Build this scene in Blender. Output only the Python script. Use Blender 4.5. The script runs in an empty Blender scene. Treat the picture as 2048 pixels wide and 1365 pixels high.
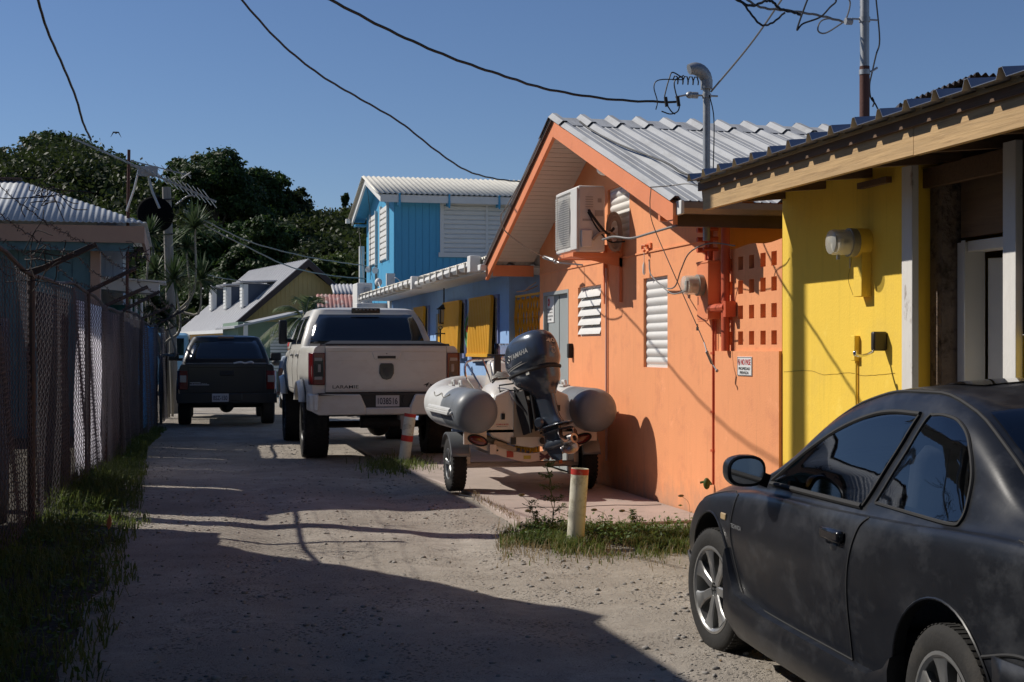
import bpy, bmesh, math, random
import numpy as np
from math import sin, cos, tan, atan, atan2, pi, sqrt, radians as R
from mathutils import Vector, Matrix, noise as mnoise
SC = bpy.context.scene
# ---------------------------------------------------------------- camera, sky, sun, exposure
TH = R(13.3); F = 2844.0; CZ = 1.48
cam_d = bpy.data.cameras.new('camera'); cam = bpy.data.objects.new('camera', cam_d); SC.collection.objects.link(cam)
cam_d.lens = 50.0; cam_d.sensor_width = 36.0; cam_d.shift_y = (700-682.5)/2048.0
cam_d.clip_start = .05; cam_d.clip_end = 2000
cam.location = (0, 0, CZ); cam.rotation_euler = (R(90), 0, -TH)
SC.camera = cam
SUND = Vector((1, -.66, -1.0)).normalized()
w = bpy.data.worlds.new('World'); SC.world = w; w.use_nodes = True
nt = w.node_tree; bg = nt.nodes['Background']; sky = nt.nodes.new('ShaderNodeTexSky')
sky.sky_type = 'NISHITA'; sky.sun_disc = False
sky.sun_elevation = math.asin(-SUND.z); sky.sun_rotation = atan2(-SUND.x, -SUND.y)
sky.altitude = 600; sky.air_density = 1.0; sky.dust_density = .0; sky.ozone_density = 3.5
tn = nt.nodes.new('ShaderNodeVectorMath'); tn.operation = 'MULTIPLY'; tn.inputs[1].default_value = (.98, 1.04, 1.21); nt.links.new(sky.outputs[0], tn.inputs[0]); nt.links.new(tn.outputs[0], bg.inputs[0]); bg.inputs[1].default_value = .063
sl = bpy.data.lights.new('sun', 'SUN'); sl.energy = 4.4; sl.angle = R(.53); sl.color = (1, .94, .85)
so = bpy.data.objects.new('sun', sl); SC.collection.objects.link(so)
so.rotation_euler = SUND.to_track_quat('-Z', 'Y').to_euler(); so.location = (-20, 15, 30)
SC.view_settings.view_transform = 'Standard'; SC.view_settings.look = 'None'
SC.view_settings.exposure = .0; SC.view_settings.gamma = 1; SC.view_settings.use_curve_mapping = False
SC.cycles.max_bounces = 6
# ---------------------------------------------------------------- helpers: where a sight line meets a real plane
SN, CS = sin(TH), cos(TH)
def D(px, py, d):
    l = (px-1024)/F*d
    return Vector((SN*d+CS*l, CS*d-SN*l, CZ+(700-py)/F*d))
def G(px, py, z=0.0): return D(px, py, (CZ-z)*F/(py-700))
def YP(px, X=4.48): return X/tan(TH+atan((px-1024)/F))
def XP(px, Y): return Y*tan(TH+atan((px-1024)/F))
def ZP(py, X, Y): return CZ+(700-py)*(X*SN+Y*CS)/F
rnd = random.Random(7)
def pchip(xs, ys):
    n = len(xs); h = [xs[i+1]-xs[i] for i in range(n-1)]; dl = [(ys[i+1]-ys[i])/h[i] for i in range(n-1)]
    m = [dl[0]]+[0 if dl[i-1]*dl[i] <= 0 else 2*dl[i-1]*dl[i]/(dl[i-1]+dl[i]) for i in range(1, n-1)]+[dl[-1]]
    def f(x):
        x = min(max(x, xs[0]), xs[-1]); i = 0
        while i < n-2 and x > xs[i+1]: i += 1
        t = (x-xs[i])/h[i]; a = 2*t**3-3*t*t+1; b = t**3-2*t*t+t; c = -2*t**3+3*t*t; d = t**3-t*t
        return a*ys[i]+b*h[i]*m[i]+c*ys[i+1]+d*h[i]*m[i+1]
    return f
def crom(pts, k=6):
    P = [Vector(p) for p in pts]; P = [P[0]*2-P[1]]+P+[P[-1]*2-P[-2]]; out = []
    for i in range(1, len(P)-2):
        for j in range(k):
            t = j/k; a, b, c, d = P[i-1], P[i], P[i+1], P[i+2]
            out.append(.5*((2*b)+(c-a)*t+(2*a-5*b+4*c-d)*t*t+(3*b-a-3*c+d)*t**3))
    out.append(P[-2]); return out
# ---------------------------------------------------------------- materials
MATS = {}
def pm(name, col, rough=.75, metal=0., var=.12, vs=2.5, bump=.15, bs=60, col2=None, s2=4., lo=.5, hi=.62, spec=.4, coat=0., stretch=None, trans=0., bd=.01):
    if name in MATS: return MATS[name]
    m = bpy.data.materials.new(name); m.use_nodes = True; n = m.node_tree; N = n.nodes.new; L = n.links.new
    b = n.nodes['Principled BSDF']; b.inputs['Roughness'].default_value = rough; b.inputs['Metallic'].default_value = metal
    b.inputs['Specular IOR Level'].default_value = spec; b.inputs['Coat Weight'].default_value = coat; b.inputs['Coat Roughness'].default_value = .08
    tc = N('ShaderNodeTexCoord'); mp = N('ShaderNodeMapping'); L(tc.outputs['Object'], mp.inputs[0])
    if stretch: mp.inputs['Scale'].default_value = stretch
    nz = N('ShaderNodeTexNoise'); nz.inputs['Scale'].default_value = vs; nz.inputs['Detail'].default_value = 8; nz.inputs['Roughness'].default_value = .65
    L(mp.outputs[0], nz.inputs['Vector'])
    mx = N('ShaderNodeMix'); mx.data_type = 'RGBA'
    mx.inputs['A'].default_value = [max(0, c*(1-2*var)) for c in col]+[1]; mx.inputs['B'].default_value = [min(1, c*(1+2*var)) for c in col]+[1]
    L(nz.outputs['Fac'], mx.inputs['Factor']); out = mx.outputs['Result']
    if col2:
        n2 = N('ShaderNodeTexNoise'); n2.inputs['Scale'].default_value = s2; n2.inputs['Detail'].default_value = 9; n2.inputs['Roughness'].default_value = .7
        L(mp.outputs[0], n2.inputs['Vector']); mr = N('ShaderNodeMapRange'); mr.inputs['From Min'].default_value = lo; mr.inputs['From Max'].default_value = hi
        L(n2.outputs['Fac'], mr.inputs['Value']); m2 = N('ShaderNodeMix'); m2.data_type = 'RGBA'; L(mr.outputs[0], m2.inputs['Factor'])
        L(out, m2.inputs['A']); m2.inputs['B'].default_value = list(col2)+[1]; out = m2.outputs['Result']
    L(out, b.inputs['Base Color'])
    if bump:
        n3 = N('ShaderNodeTexNoise'); n3.inputs['Scale'].default_value = bs; n3.inputs['Detail'].default_value = 6; L(mp.outputs[0], n3.inputs['Vector'])
        bp = N('ShaderNodeBump'); bp.inputs['Strength'].default_value = bump; bp.inputs['Distance'].default_value = bd
        L(n3.outputs['Fac'], bp.inputs['Height']); L(bp.outputs[0], b.inputs['Normal'])
        mr = N('ShaderNodeMapRange'); mr.inputs['To Min'].default_value = max(.03, rough-.12); mr.inputs['To Max'].default_value = min(1, rough+.12)
        L(nz.outputs['Fac'], mr.inputs['Value']); L(mr.outputs[0], b.inputs['Roughness'])
    if trans: b.inputs['Transmission Weight'].default_value = trans
    MATS[name] = m; return m
def leafmat(name, c1, c2, tr=.35):
    if name in MATS: return MATS[name]
    m = bpy.data.materials.new(name); m.use_nodes = True; n = m.node_tree; N = n.nodes.new; L = n.links.new
    b = n.nodes['Principled BSDF']; b.inputs['Roughness'].default_value = .55; b.inputs['Specular IOR Level'].default_value = .3
    g = N('ShaderNodeNewGeometry'); tc = N('ShaderNodeTexCoord'); nz = N('ShaderNodeTexNoise'); nz.inputs['Scale'].default_value = 1.3; L(tc.outputs['Object'], nz.inputs['Vector'])
    ad = N('ShaderNodeMath'); ad.operation = 'MULTIPLY_ADD'; ad.inputs[1].default_value = .5; L(g.outputs['Random Per Island'], ad.inputs[0])
    mr = N('ShaderNodeMapRange'); mr.inputs['From Min'].default_value = .3; mr.inputs['From Max'].default_value = .7; mr.inputs['To Max'].default_value = .5
    L(nz.outputs['Fac'], mr.inputs['Value']); L(mr.outputs[0], ad.inputs[2])
    mx = N('ShaderNodeMix'); mx.data_type = 'RGBA'; mx.inputs['A'].default_value = list(c1)+[1]; mx.inputs['B'].default_value = list(c2)+[1]
    L(ad.outputs[0], mx.inputs['Factor']); L(mx.outputs['Result'], b.inputs['Base Color'])
    t = N('ShaderNodeBsdfTranslucent'); L(mx.outputs['Result'], t.inputs[0]); ms = N('ShaderNodeMixShader'); ms.inputs[0].default_value = tr
    L(b.outputs[0], ms.inputs[1]); L(t.outputs[0], ms.inputs[2]); L(ms.outputs[0], n.nodes['Material Output'].inputs[0])
    MATS[name] = m; return m
def stucco(name, col, stain, dirt=(.20, .15, .11)):
    m = pm(name, col, .85, var=.05, vs=1.3, bump=.3, bs=70, col2=stain, s2=2.2, lo=.52, hi=.8, bd=.007); n = m.node_tree; N = n.nodes.new; L = n.links.new; b = n.nodes['Principled BSDF']
    if 'done' in m: return m
    m['done'] = 1; src = b.inputs['Base Color'].links[0].from_socket; tc = N('ShaderNodeTexCoord'); sp = N('ShaderNodeSeparateXYZ'); L(tc.outputs['Object'], sp.inputs[0])
    def nz(scale, st):
        mp = N('ShaderNodeMapping'); mp.inputs['Scale'].default_value = st; L(tc.outputs['Object'], mp.inputs[0]); x = N('ShaderNodeTexNoise'); x.inputs['Scale'].default_value = scale; x.inputs['Detail'].default_value = 10; x.inputs['Roughness'].default_value = .72; L(mp.outputs[0], x.inputs['Vector']); return x.outputs['Fac']
    def ramp(f, lo, hi, t1=1.):
        x = N('ShaderNodeMapRange'); x.inputs['From Min'].default_value = lo; x.inputs['From Max'].default_value = hi; x.inputs['To Max'].default_value = t1; L(f, x.inputs['Value']); return x.outputs[0]
    def mixc(f, a, c):
        x = N('ShaderNodeMix'); x.data_type = 'RGBA'; L(f, x.inputs['Factor']); L(a, x.inputs['A']); x.inputs['B'].default_value = list(c)+[1]; return x.outputs['Result']
    o = mixc(ramp(nz(3, (6, 6, .35)), .53, .75, .5), src, [c*.72 for c in col]); o = mixc(ramp(nz(4, (1, 1, 1)), .60, .68, .5), o, [min(1, c*1.12+.05) for c in col])
    s_ = N('ShaderNodeMath'); s_.operation = 'MULTIPLY_ADD'; s_.inputs[1].default_value = -1.1; L(sp.outputs['Z'], s_.inputs[0]); L(nz(6, (1, 1, .5)), s_.inputs[2]); o = mixc(ramp(s_.outputs[0], .18, .55, .75), o, dirt)
    L(o, b.inputs['Base Color']); return m
def clearglass(name, tint, gl=1.45):
    if name in MATS: return MATS[name]
    m = bpy.data.materials.new(name); m.use_nodes = True; n = m.node_tree; N = n.nodes.new; L = n.links.new; fr = N('ShaderNodeFresnel'); fr.inputs[0].default_value = gl
    t = N('ShaderNodeBsdfTransparent'); t.inputs[0].default_value = list(tint)+[1]; g = N('ShaderNodeBsdfGlossy'); g.inputs['Roughness'].default_value = .015; g.inputs[0].default_value = (.9, .93, 1, 1); mx = N('ShaderNodeMixShader'); ad = N('ShaderNodeMath'); ad.operation = 'MULTIPLY_ADD'; ad.inputs[1].default_value = 1.0; ad.inputs[2].default_value = .03
    L(fr.outputs[0], ad.inputs[0]); L(ad.outputs[0], mx.inputs[0]); L(t.outputs[0], mx.inputs[1]); L(g.outputs[0], mx.inputs[2]); L(mx.outputs[0], n.nodes['Material Output'].inputs[0]); MATS[name] = m; return m
def woodmat(name, col, dark, axis='Y', sc=1.0, rough=.75):
    if name in MATS: return MATS[name]
    st = {'Y': (18, .9, 18), 'X': (.9, 18, 18), 'Z': (18, 18, .9)}[axis]
    m = pm(name, col, rough, var=.22, vs=2.2*sc, bump=.3, bs=4*sc, col2=dark, s2=3*sc, lo=.52, hi=.75, stretch=st); return m
def plain(name, col, rough=.5, metal=0., spec=.5, coat=0.):
    return pm(name, col, rough, metal, var=.05, bump=0, spec=spec, coat=coat)
# ---------------------------------------------------------------- mesh builder
class MB:
    def __init__(s): s.v = []; s.f = []; s.mi = []; s.m = 0
    def add(s, vs, fs):
        o = len(s.v); s.v += [tuple(v) for v in vs]; s.f += [tuple(i+o for i in f) for f in fs]; s.mi += [s.m]*len(fs); return s
    def bx(s, x0, x1, y0, y1, z0, z1):
        return s.add([(x, y, z) for x in (x0, x1) for y in (y0, y1) for z in (z0, z1)], [(0, 1, 3, 2), (4, 6, 7, 5), (0, 4, 5, 1), (2, 3, 7, 6), (0, 2, 6, 4), (1, 5, 7, 3)])
    def box(s, c, sz, rot=None):
        c = Vector(c); q = rot if rot is not None else Matrix.Identity(3)
        return s.add([c+q@Vector((sx*sz[0]/2, sy*sz[1]/2, sz_*sz[2]/2)) for sx in (-1, 1) for sy in (-1, 1) for sz_ in (-1, 1)], [(0, 1, 3, 2), (4, 6, 7, 5), (0, 4, 5, 1), (2, 3, 7, 6), (0, 2, 6, 4), (1, 5, 7, 3)])
    def beam(s, a, b, w_, h_, up=(0, 0, 1)):
        a = Vector(a); b = Vector(b); d = (b-a).normalized(); r = d.cross(Vector(up)).normalized(); u = r.cross(d)
        vs = [p+r*(sx*w_/2)+u*(sz*h_/2) for p in (a, b) for sx in (-1, 1) for sz in (-1, 1)]
        return s.add(vs, [(0, 1, 3, 2), (4, 6, 7, 5), (0, 4, 5, 1), (2, 3, 7, 6), (0, 2, 6, 4), (1, 5, 7, 3)])
    def tube(s, pts, r, n=8, closed=False):
        P = [Vector(p) for p in pts]; k = len(P); rr = r if isinstance(r, (list, tuple)) else [r]*k
        T = [(P[(i+1) % k if closed else min(i+1, k-1)]-P[(i-1) % k if closed else max(i-1, 0)]).normalized() for i in range(k)]
        u = T[0].cross(Vector((0, 0, 1)));  u = u.normalized() if u.length > 1e-3 else Vector((1, 0, 0)); vs = []
        for i in range(k):
            u = (u-T[i]*u.dot(T[i])).normalized(); w_ = T[i].cross(u)
            vs += [P[i]+(u*cos(2*pi*j/n)+w_*sin(2*pi*j/n))*rr[i] for j in range(n)]
        fs = [(i*n+j, i*n+(j+1) % n, ((i+1) % k)*n+(j+1) % n, ((i+1) % k)*n+j) for i in range(k if closed else k-1) for j in range(n)]
        if not closed: fs += [tuple(range(n)), tuple((k-1)*n+j for j in range(n))]
        return s.add(vs, fs)
    def lathe(s, prof, o, ax, n=24, cap=True):
        o = Vector(o); ax = Vector(ax).normalized(); u = ax.cross(Vector((0, 0, 1)));  u = u.normalized() if u.length > 1e-3 else Vector((1, 0, 0)); w_ = ax.cross(u)
        vs = [o+ax*h+(u*cos(2*pi*j/n)+w_*sin(2*pi*j/n))*r for r, h in prof for j in range(n)]; k = len(prof)
        fs = [(i*n+j, i*n+(j+1) % n, (i+1)*n+(j+1) % n, (i+1)*n+j) for i in range(k-1) for j in range(n)]
        if cap: fs += [tuple(range(n)), tuple((k-1)*n+j for j in range(n))]
        return s.add(vs, fs)
    def prism(s, pts, ext):
        P = [Vector(p) for p in pts]; e = Vector(ext); n = len(P)
        return s.add(P+[p+e for p in P], [tuple(range(n)), tuple(range(n, 2*n))]+[(i, (i+1) % n, n+(i+1) % n, n+i) for i in range(n)])
    def grid(s, fn, us, vs_, cu=False, cv=False):
        nu, nv = len(us), len(vs_); V_ = [fn(u, v) for u in us for v in vs_]
        return s.add(V_, [(i*nv+j, ((i+1) % nu)*nv+j, ((i+1) % nu)*nv+(j+1) % nv, i*nv+(j+1) % nv) for i in range(nu if cu else nu-1) for j in range(nv if cv else nv-1)])
    def ell(s, c, r, n=12, m=8, rot=None):
        c = Vector(c); q = rot if rot is not None else Matrix.Identity(3)
        pts = []
        for i in range(m+1):
            a = pi*i/m
            pts += [c+q@Vector((r[0]*sin(a)*cos(2*pi*j/n), r[1]*sin(a)*sin(2*pi*j/n), r[2]*cos(a))) for j in range(n)]
        return s.add(pts, [(i*n+j, i*n+(j+1) % n, (i+1)*n+(j+1) % n, (i+1)*n+j) for i in range(m) for j in range(n)])
def lin(a, b, n): return [a+(b-a)*i/(n-1) for i in range(n)]
MW = {}
def wm(o): return MW.get(o.name, Matrix.Identity(4))
def put(mb, name, mat, parent=None, world=True, bevel=0., solid=0., ang=35, label=None, flat=False, subsurf=0, weld=True):
    me = bpy.data.meshes.new(name); vs = mb.v
    off = Vector((0, 0, 0))
    if parent is not None and world:
        q = wm(parent).inverted(); vs = [q@Vector(v) for v in vs]
    elif parent is None:
        xs = [v[0] for v in vs]; ys = [v[1] for v in vs]; zs = [v[2] for v in vs]
        off = Vector(((min(xs)+max(xs))/2, (min(ys)+max(ys))/2, min(zs))); vs = [Vector(v)-off for v in vs]
    me.from_pydata([tuple(v) for v in vs], [], mb.f)
    me.polygons.foreach_set('material_index', mb.mi)
    b = bmesh.new(); b.from_mesh(me)
    if weld: bmesh.ops.remove_doubles(b, verts=b.verts, dist=1e-5)
    bmesh.ops.recalc_face_normals(b, faces=b.faces); b.to_mesh(me); b.free()
    for m in (mat if isinstance(mat, (list, tuple)) else [mat]): me.materials.append(m)
    if not flat:
        me.shade_smooth(); me.set_sharp_from_angle(angle=R(ang))
    me.update(); o = bpy.data.objects.new(name, me); SC.collection.objects.link(o); o.location = off
    if parent is not None: o.parent = parent; MW[o.name] = wm(parent)
    if bevel:
        md = o.modifiers.new('bevel', 'BEVEL'); md.width = bevel; md.segments = 2; md.limit_method = 'ANGLE'; md.angle_limit = R(40)
    if solid:
        md = o.modifiers.new('solid', 'SOLIDIFY'); md.thickness = solid; md.offset = 0
    if subsurf:
        md = o.modifiers.new('sub', 'SUBSURF'); md.levels = subsurf; md.render_levels = subsurf
    if label: o['label'] = label
    return o
def putall(mb, name, mat, parent=None, world=True, gap=.02, **kw):
    # one object for each separate piece (islands whose boxes lie closer than gap stay together)
    par = list(range(len(mb.v)))
    def fd(a):
        while par[a] != a: par[a] = par[par[a]]; a = par[a]
        return a
    for f in mb.f:
        for i in f[1:]: par[fd(i)] = fd(f[0])
    isl = {}
    for i in range(len(mb.v)): isl.setdefault(fd(i), []).append(i)
    G_ = [[set(v), [min(mb.v[i][k] for i in v) for k in range(3)], [max(mb.v[i][k] for i in v) for k in range(3)]] for v in isl.values()]; ch = True
    while ch:
        ch = False
        for a in range(len(G_)):
            for b in range(a+1, len(G_)):
                if all(G_[a][1][k]-gap <= G_[b][2][k] and G_[b][1][k]-gap <= G_[a][2][k] for k in range(3)):
                    G_[a] = [G_[a][0] | G_[b][0], [min(G_[a][1][k], G_[b][1][k]) for k in range(3)], [max(G_[a][2][k], G_[b][2][k]) for k in range(3)]]; G_.pop(b); ch = True; break
            if ch: break
    for s, _, _ in G_:
        ids = sorted(s); mp = {i: j for j, i in enumerate(ids)}; m2 = MB(); m2.v = [mb.v[i] for i in ids]; m2.f = [tuple(mp[i] for i in f) for f in mb.f if f[0] in s]; m2.mi = [0]*len(m2.f); put(m2, name, mat, parent, world, **kw)
def thing(name, label, cat, loc=(0, 0, 0), rz=0., group=None):
    o = bpy.data.objects.new(name, None); SC.collection.objects.link(o); o.location = loc; o.rotation_euler = (0, 0, rz); o.empty_display_size = .3
    o['label'] = label; o['category'] = cat
    if group: o['group'] = group
    MW[o.name] = Matrix.Translation(Vector(loc)) @ Matrix.Rotation(rz, 4, 'Z'); return o
def tag(o, label, cat, group=None):
    o['label'] = label; o['category'] = cat
    if group: o['group'] = group
    return o
def struct(o, kind='structure', label=None, cat=None):
    o['kind'] = kind
    if label: o['label'] = label
    if cat: o['category'] = cat
    return o
def dup(root, loc, rz=None, label=None, scale=None):
    r = root.copy(); SC.collection.objects.link(r); r.location = loc
    if rz is not None: r.rotation_euler = (0, 0, rz)
    if scale: r.scale = scale
    if label: r['label'] = label
    for ch in root.children:
        c = ch.copy(); SC.collection.objects.link(c); c.parent = r
        for g in ch.children:
            d = g.copy(); SC.collection.objects.link(d); d.parent = c
    return r
def npmesh(name, verts, faces, mat, parent=None, k=4, loc=(0, 0, 0)):
    me = bpy.data.meshes.new(name); verts = np.asarray(verts, dtype=np.float32).reshape(-1, 3); faces = np.asarray(faces, dtype=np.int32).reshape(-1, k)
    me.vertices.add(len(verts)); me.vertices.foreach_set('co', verts.ravel()); me.loops.add(faces.size); me.loops.foreach_set('vertex_index', faces.ravel())
    me.polygons.add(len(faces)); me.polygons.foreach_set('loop_start', np.arange(0, faces.size, k, dtype=np.int32)); me.polygons.foreach_set('loop_total', np.full(len(faces), k, dtype=np.int32))
    me.update(calc_edges=True); me.materials.append(mat); o = bpy.data.objects.new(name, me); SC.collection.objects.link(o); o.location = loc
    if parent is not None: o.parent = parent; MW[o.name] = wm(parent)
    return o
def text(s, h, o, u, v, mat, parent, name='lettering', ext=.0015, width=None, align='CENTER', world=True, shear=0.):
    c = bpy.data.curves.new('t', 'FONT'); c.body = s; c.size = 1.; c.extrude = 0; c.align_x = align; c.align_y = 'CENTER'; c.shear = shear; c.offset = .012
    t = bpy.data.objects.new('t', c); SC.collection.objects.link(t); bpy.context.view_layer.update()
    me = bpy.data.meshes.new_from_object(t.evaluated_get(bpy.context.evaluated_depsgraph_get())); bpy.data.objects.remove(t); bpy.data.curves.remove(c)
    co = [x.co.copy() for x in me.vertices]; x0 = min(p.x for p in co); x1 = max(p.x for p in co); y0 = min(p.y for p in co); y1 = max(p.y for p in co)
    sy = h/(y1-y0); sx = sy if not width else width/(x1-x0); cx = (x0+x1)/2; cy = (y0+y1)/2
    u = Vector(u).normalized(); v = Vector(v).normalized(); n = u.cross(v); o = Vector(o)
    mb = MB(); pts = [o+u*((p.x-cx)*sx)+v*((p.y-cy)*sy) for p in co]; k = len(pts)
    mb.add([p+n*ext for p in pts], [tuple(f.vertices) for f in me.polygons]); bpy.data.meshes.remove(me)
    return put(mb, name, mat, parent, world, flat=True)
# colours shared
BLK = plain('black_rubber', (.018, .018, .019), .8); DK = plain('dark_metal', (.03, .03, .032), .45, .3)
STEEL = pm('galvanized_steel', (.36, .37, .38), .5, .65, var=.15, vs=9, bump=.05, bs=30, col2=(.22, .2, .18), s2=5, lo=.55, hi=.75)
WHT = pm('white_paint', (.72, .71, .68), .55, var=.05, vs=4, bump=.06, bs=50, col2=(.45, .42, .37), s2=6, lo=.62, hi=.8)
CHROME = plain('chrome', (.7, .7, .7), .15, 1.)
WIRE = plain('cable_black', (.015, .015, .016), .6); WIREG = plain('cable_grey', (.2, .19, .18), .6)
GLASSD = pm('tinted_glass', (.006, .008, .011), .04, var=0, bump=0, spec=.8, coat=.6)
# ================================================================ SETTING
def groundmat():
    m = bpy.data.materials.new('dirt_gravel'); m.use_nodes = True; n = m.node_tree; N = n.nodes.new; L = n.links.new; b = n.nodes['Principled BSDF']
    b.inputs['Roughness'].default_value = .95; b.inputs['Specular IOR Level'].default_value = .15
    tc = N('ShaderNodeTexCoord')
    def noise(s, d=8, r=.6):
        x = N('ShaderNodeTexNoise'); x.inputs['Scale'].default_value = s; x.inputs['Detail'].default_value = d; x.inputs['Roughness'].default_value = r; L(tc.outputs['Object'], x.inputs['Vector']); return x.outputs['Fac']
    def ramp(f, lo, hi):
        x = N('ShaderNodeMapRange'); x.inputs['From Min'].default_value = lo; x.inputs['From Max'].default_value = hi; L(f, x.inputs['Value']); return x.outputs[0]
    def mix(f, a, bb):
        x = N('ShaderNodeMix'); x.data_type = 'RGBA'; L(f, x.inputs['Factor'])
        for k, q in (('A', a), ('B', bb)):
            if isinstance(q, tuple): x.inputs[k].default_value = q+(1,)
            else: L(q, x.inputs[k])
        return x.outputs['Result']
    c = mix(ramp(noise(.7), .35, .65), (.31, .27, .225), (.50, .45, .385))
    c = mix(ramp(noise(5, 10, .75), .42, .68), c, (.34, .30, .255))
    v = N('ShaderNodeTexVoronoi'); v.inputs['Scale'].default_value = 34; L(tc.outputs['Object'], v.inputs['Vector'])
    v2 = N('ShaderNodeTexVoronoi'); v2.inputs['Scale'].default_value = 90; L(tc.outputs['Object'], v2.inputs['Vector'])
    st = ramp(v.outputs['Distance'], .34, .22); msk = ramp(noise(1.6, 6), .46, .62)
    mm = N('ShaderNodeMath'); mm.operation = 'MULTIPLY'; L(st, mm.inputs[0]); L(msk, mm.inputs[1])
    c = mix(mm.outputs[0], c, (.13, .125, .12))
    st2 = ramp(v2.outputs['Distance'], .3, .15); m3 = N('ShaderNodeMath'); m3.operation = 'MULTIPLY'; L(st2, m3.inputs[0]); L(ramp(noise(3), .4, .6), m3.inputs[1])
    c = mix(m3.outputs[0], c, (.22, .2, .175)); L(c, b.inputs['Base Color'])
    h = N('ShaderNodeMath'); h.operation = 'ADD'; L(noise(14, 12, .75), h.inputs[0]); L(m3.outputs[0], h.inputs[1])
    h2 = N('ShaderNodeMath'); h2.operation = 'ADD'; L(h.outputs[0], h2.inputs[0]); L(mm.outputs[0], h2.inputs[1])
    bp = N('ShaderNodeBump'); bp.inputs['Strength'].default_value = 1.0; bp.inputs['Distance'].default_value = .02; L(h2.outputs[0], bp.inputs['Height']); L(bp.outputs[0], b.inputs['Normal'])
    return m
GM = groundmat()
def gz(x, y):
    if abs(x) > 12 or y > 60 or y < -4: return 0
    f = max(0, 1-max(abs(x-1.5)-4.5, 0)/4)
    return f*(.028*mnoise.noise(Vector((x*.55, y*.35, 0)))+.014*mnoise.noise(Vector((x*2.1, y*1.7, 3)))+.007*mnoise.noise(Vector((x*6, y*5, 8)))-(.022*math.exp(-((x-.75-.1*sin(y*.5))/.22)**2)+.022*math.exp(-((x-2.1-.1*sin(y*.5))/.22)**2)) * (1 if y < 17 else max(0, 1-(y-17)/3)))-.004*0
def span(a, b, s): return [a+(b-a)*i/int(round((b-a)/s)) for i in range(int(round((b-a)/s)))]
xs = [-6]+span(-3, 5, .07)+[5, 8, 14]
ys = [-20, -8, -2]+span(1, 22, .08)+span(22, 40, .4)+[40, 50, 66]
yg = MB(); yg.grid(lambda x, y: Vector((x, y, -.10)), [-700, -60, -6.1, 14, 60, 700], [-100, -20, 66, 200, 900])
struct(put(yg, 'yard_ground', pm('yard_earth', (.07, .075, .035), .95, var=.3, vs=.3, bump=.4, bs=5)), 'structure')
mb = MB(); mb.grid(lambda x, y: Vector((x, y, gz(x, y))), xs, ys)
struct(put(mb, 'ground', GM, ang=180))
# concrete apron under the boat trailer
conc = pm('apron_concrete', (.42, .345, .30), .85, var=.14, vs=2.2, bump=.25, bs=90, col2=(.24, .19, .16), s2=3, lo=.55, hi=.72)
mb = MB()
def slabz(x, y): return .034+.002*mnoise.noise(Vector((x*2, y*2, 0)))
pts = [(2.78, 11.62), (3.25, 11.34), (4.47, 11.42), (4.47, 15.5), (4.47, 21), (2.62, 21), (2.66, 17.6), (2.9, 14.2)]
mb.prism([(x, y, -.05) for x, y in pts], (0, 0, .084))
struct(put(mb, 'apron', conc, bevel=.012))
mb = MB(); mb.tube([(2.8+.05*sin(i*2.1), 13.4+.25*i, .035+.001) for i in range(7)], .004, 4); mb.tube([(3.0+i*.2, 12.6+.05*sin(i*1.7), .0355) for i in range(8)], .004, 4)
struct(put(mb, 'apron_joint', DK))
# hills behind the houses
hm = pm('hill_earth', (.035, .045, .02), .95, var=.4, vs=.2, bump=.4, bs=2)
SKY = pchip([-400, 0, 130, 250, 330, 450, 560, 700, 850, 1100, 1500, 2600], [330, 322, 300, 330, 400, 420, 440, 440, 460, 500, 540, 600])
def hill(px, d):
    top = (700-SKY(px))/F*128+CZ
    t = min(max((d-68)/58, 0), 1); t = t*t*(3-2*t)
    return -.3+(top-3.2)*t
mb = MB(); pxs = lin(-900, 3000, 60); ds = lin(66, 230, 30)
def hp(px, d):
    p = D(px, 700, d); z = hill(px, min(d, 128))+.8*mnoise.noise(Vector((p.x*.05, p.y*.05, 0)))*min(1, (d-66)/20)
    if d > 132: z -= (d-132)*.25
    return Vector((p.x, p.y, z))
mb.grid(hp, pxs, ds); struct(put(mb, 'hill', hm, ang=180))
# small stones on the lane
def stones(n, seed):
    rg = np.random.default_rng(seed); ico = bmesh.new(); bmesh.ops.create_icosphere(ico, subdivisions=1, radius=1); bv = np.array([v.co[:] for v in ico.verts]); bf = np.array([[v.index for v in f.verts] for f in ico.faces]); ico.free()
    V_, F_ = [], []
    for i in range(n):
        t = rg.random(); y = 3+20*t**1.5; x = rg.uniform(-.8, 3.4)
        if mnoise.noise(Vector((x*.9, y*.6, 5))) < -.02 and rg.random() < .8: continue
        if x > 2.75 and y > 11.2: continue
        r = .003+.014*rg.random()**5
        if rg.random() < .006: r *= 2
        sc = np.array([r*rg.uniform(.8, 1.6), r*rg.uniform(.8, 1.6), r*rg.uniform(.4, .8)]); a = rg.uniform(0, 6.28); q = np.array([[cos(a), -sin(a), 0], [sin(a), cos(a), 0], [0, 0, 1]])
        V_.append((bv*(1+.18*rg.standard_normal((len(bv), 1)))*sc)@q.T+np.array([x, y, gz(x, y)+r*.15])); F_.append(bf+len(bv)*(len(V_)-1))
    return np.concatenate(V_), np.concatenate(F_)
stm = pm('stone_grey', (.29, .27, .245), .9, var=.4, vs=11, bump=.2, bs=80)
v_, f_ = stones(15000, 3); struct(npmesh('gravel', v_, f_, stm, k=3), 'stuff', 'loose grey gravel scattered over the dirt lane', 'gravel')
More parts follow.
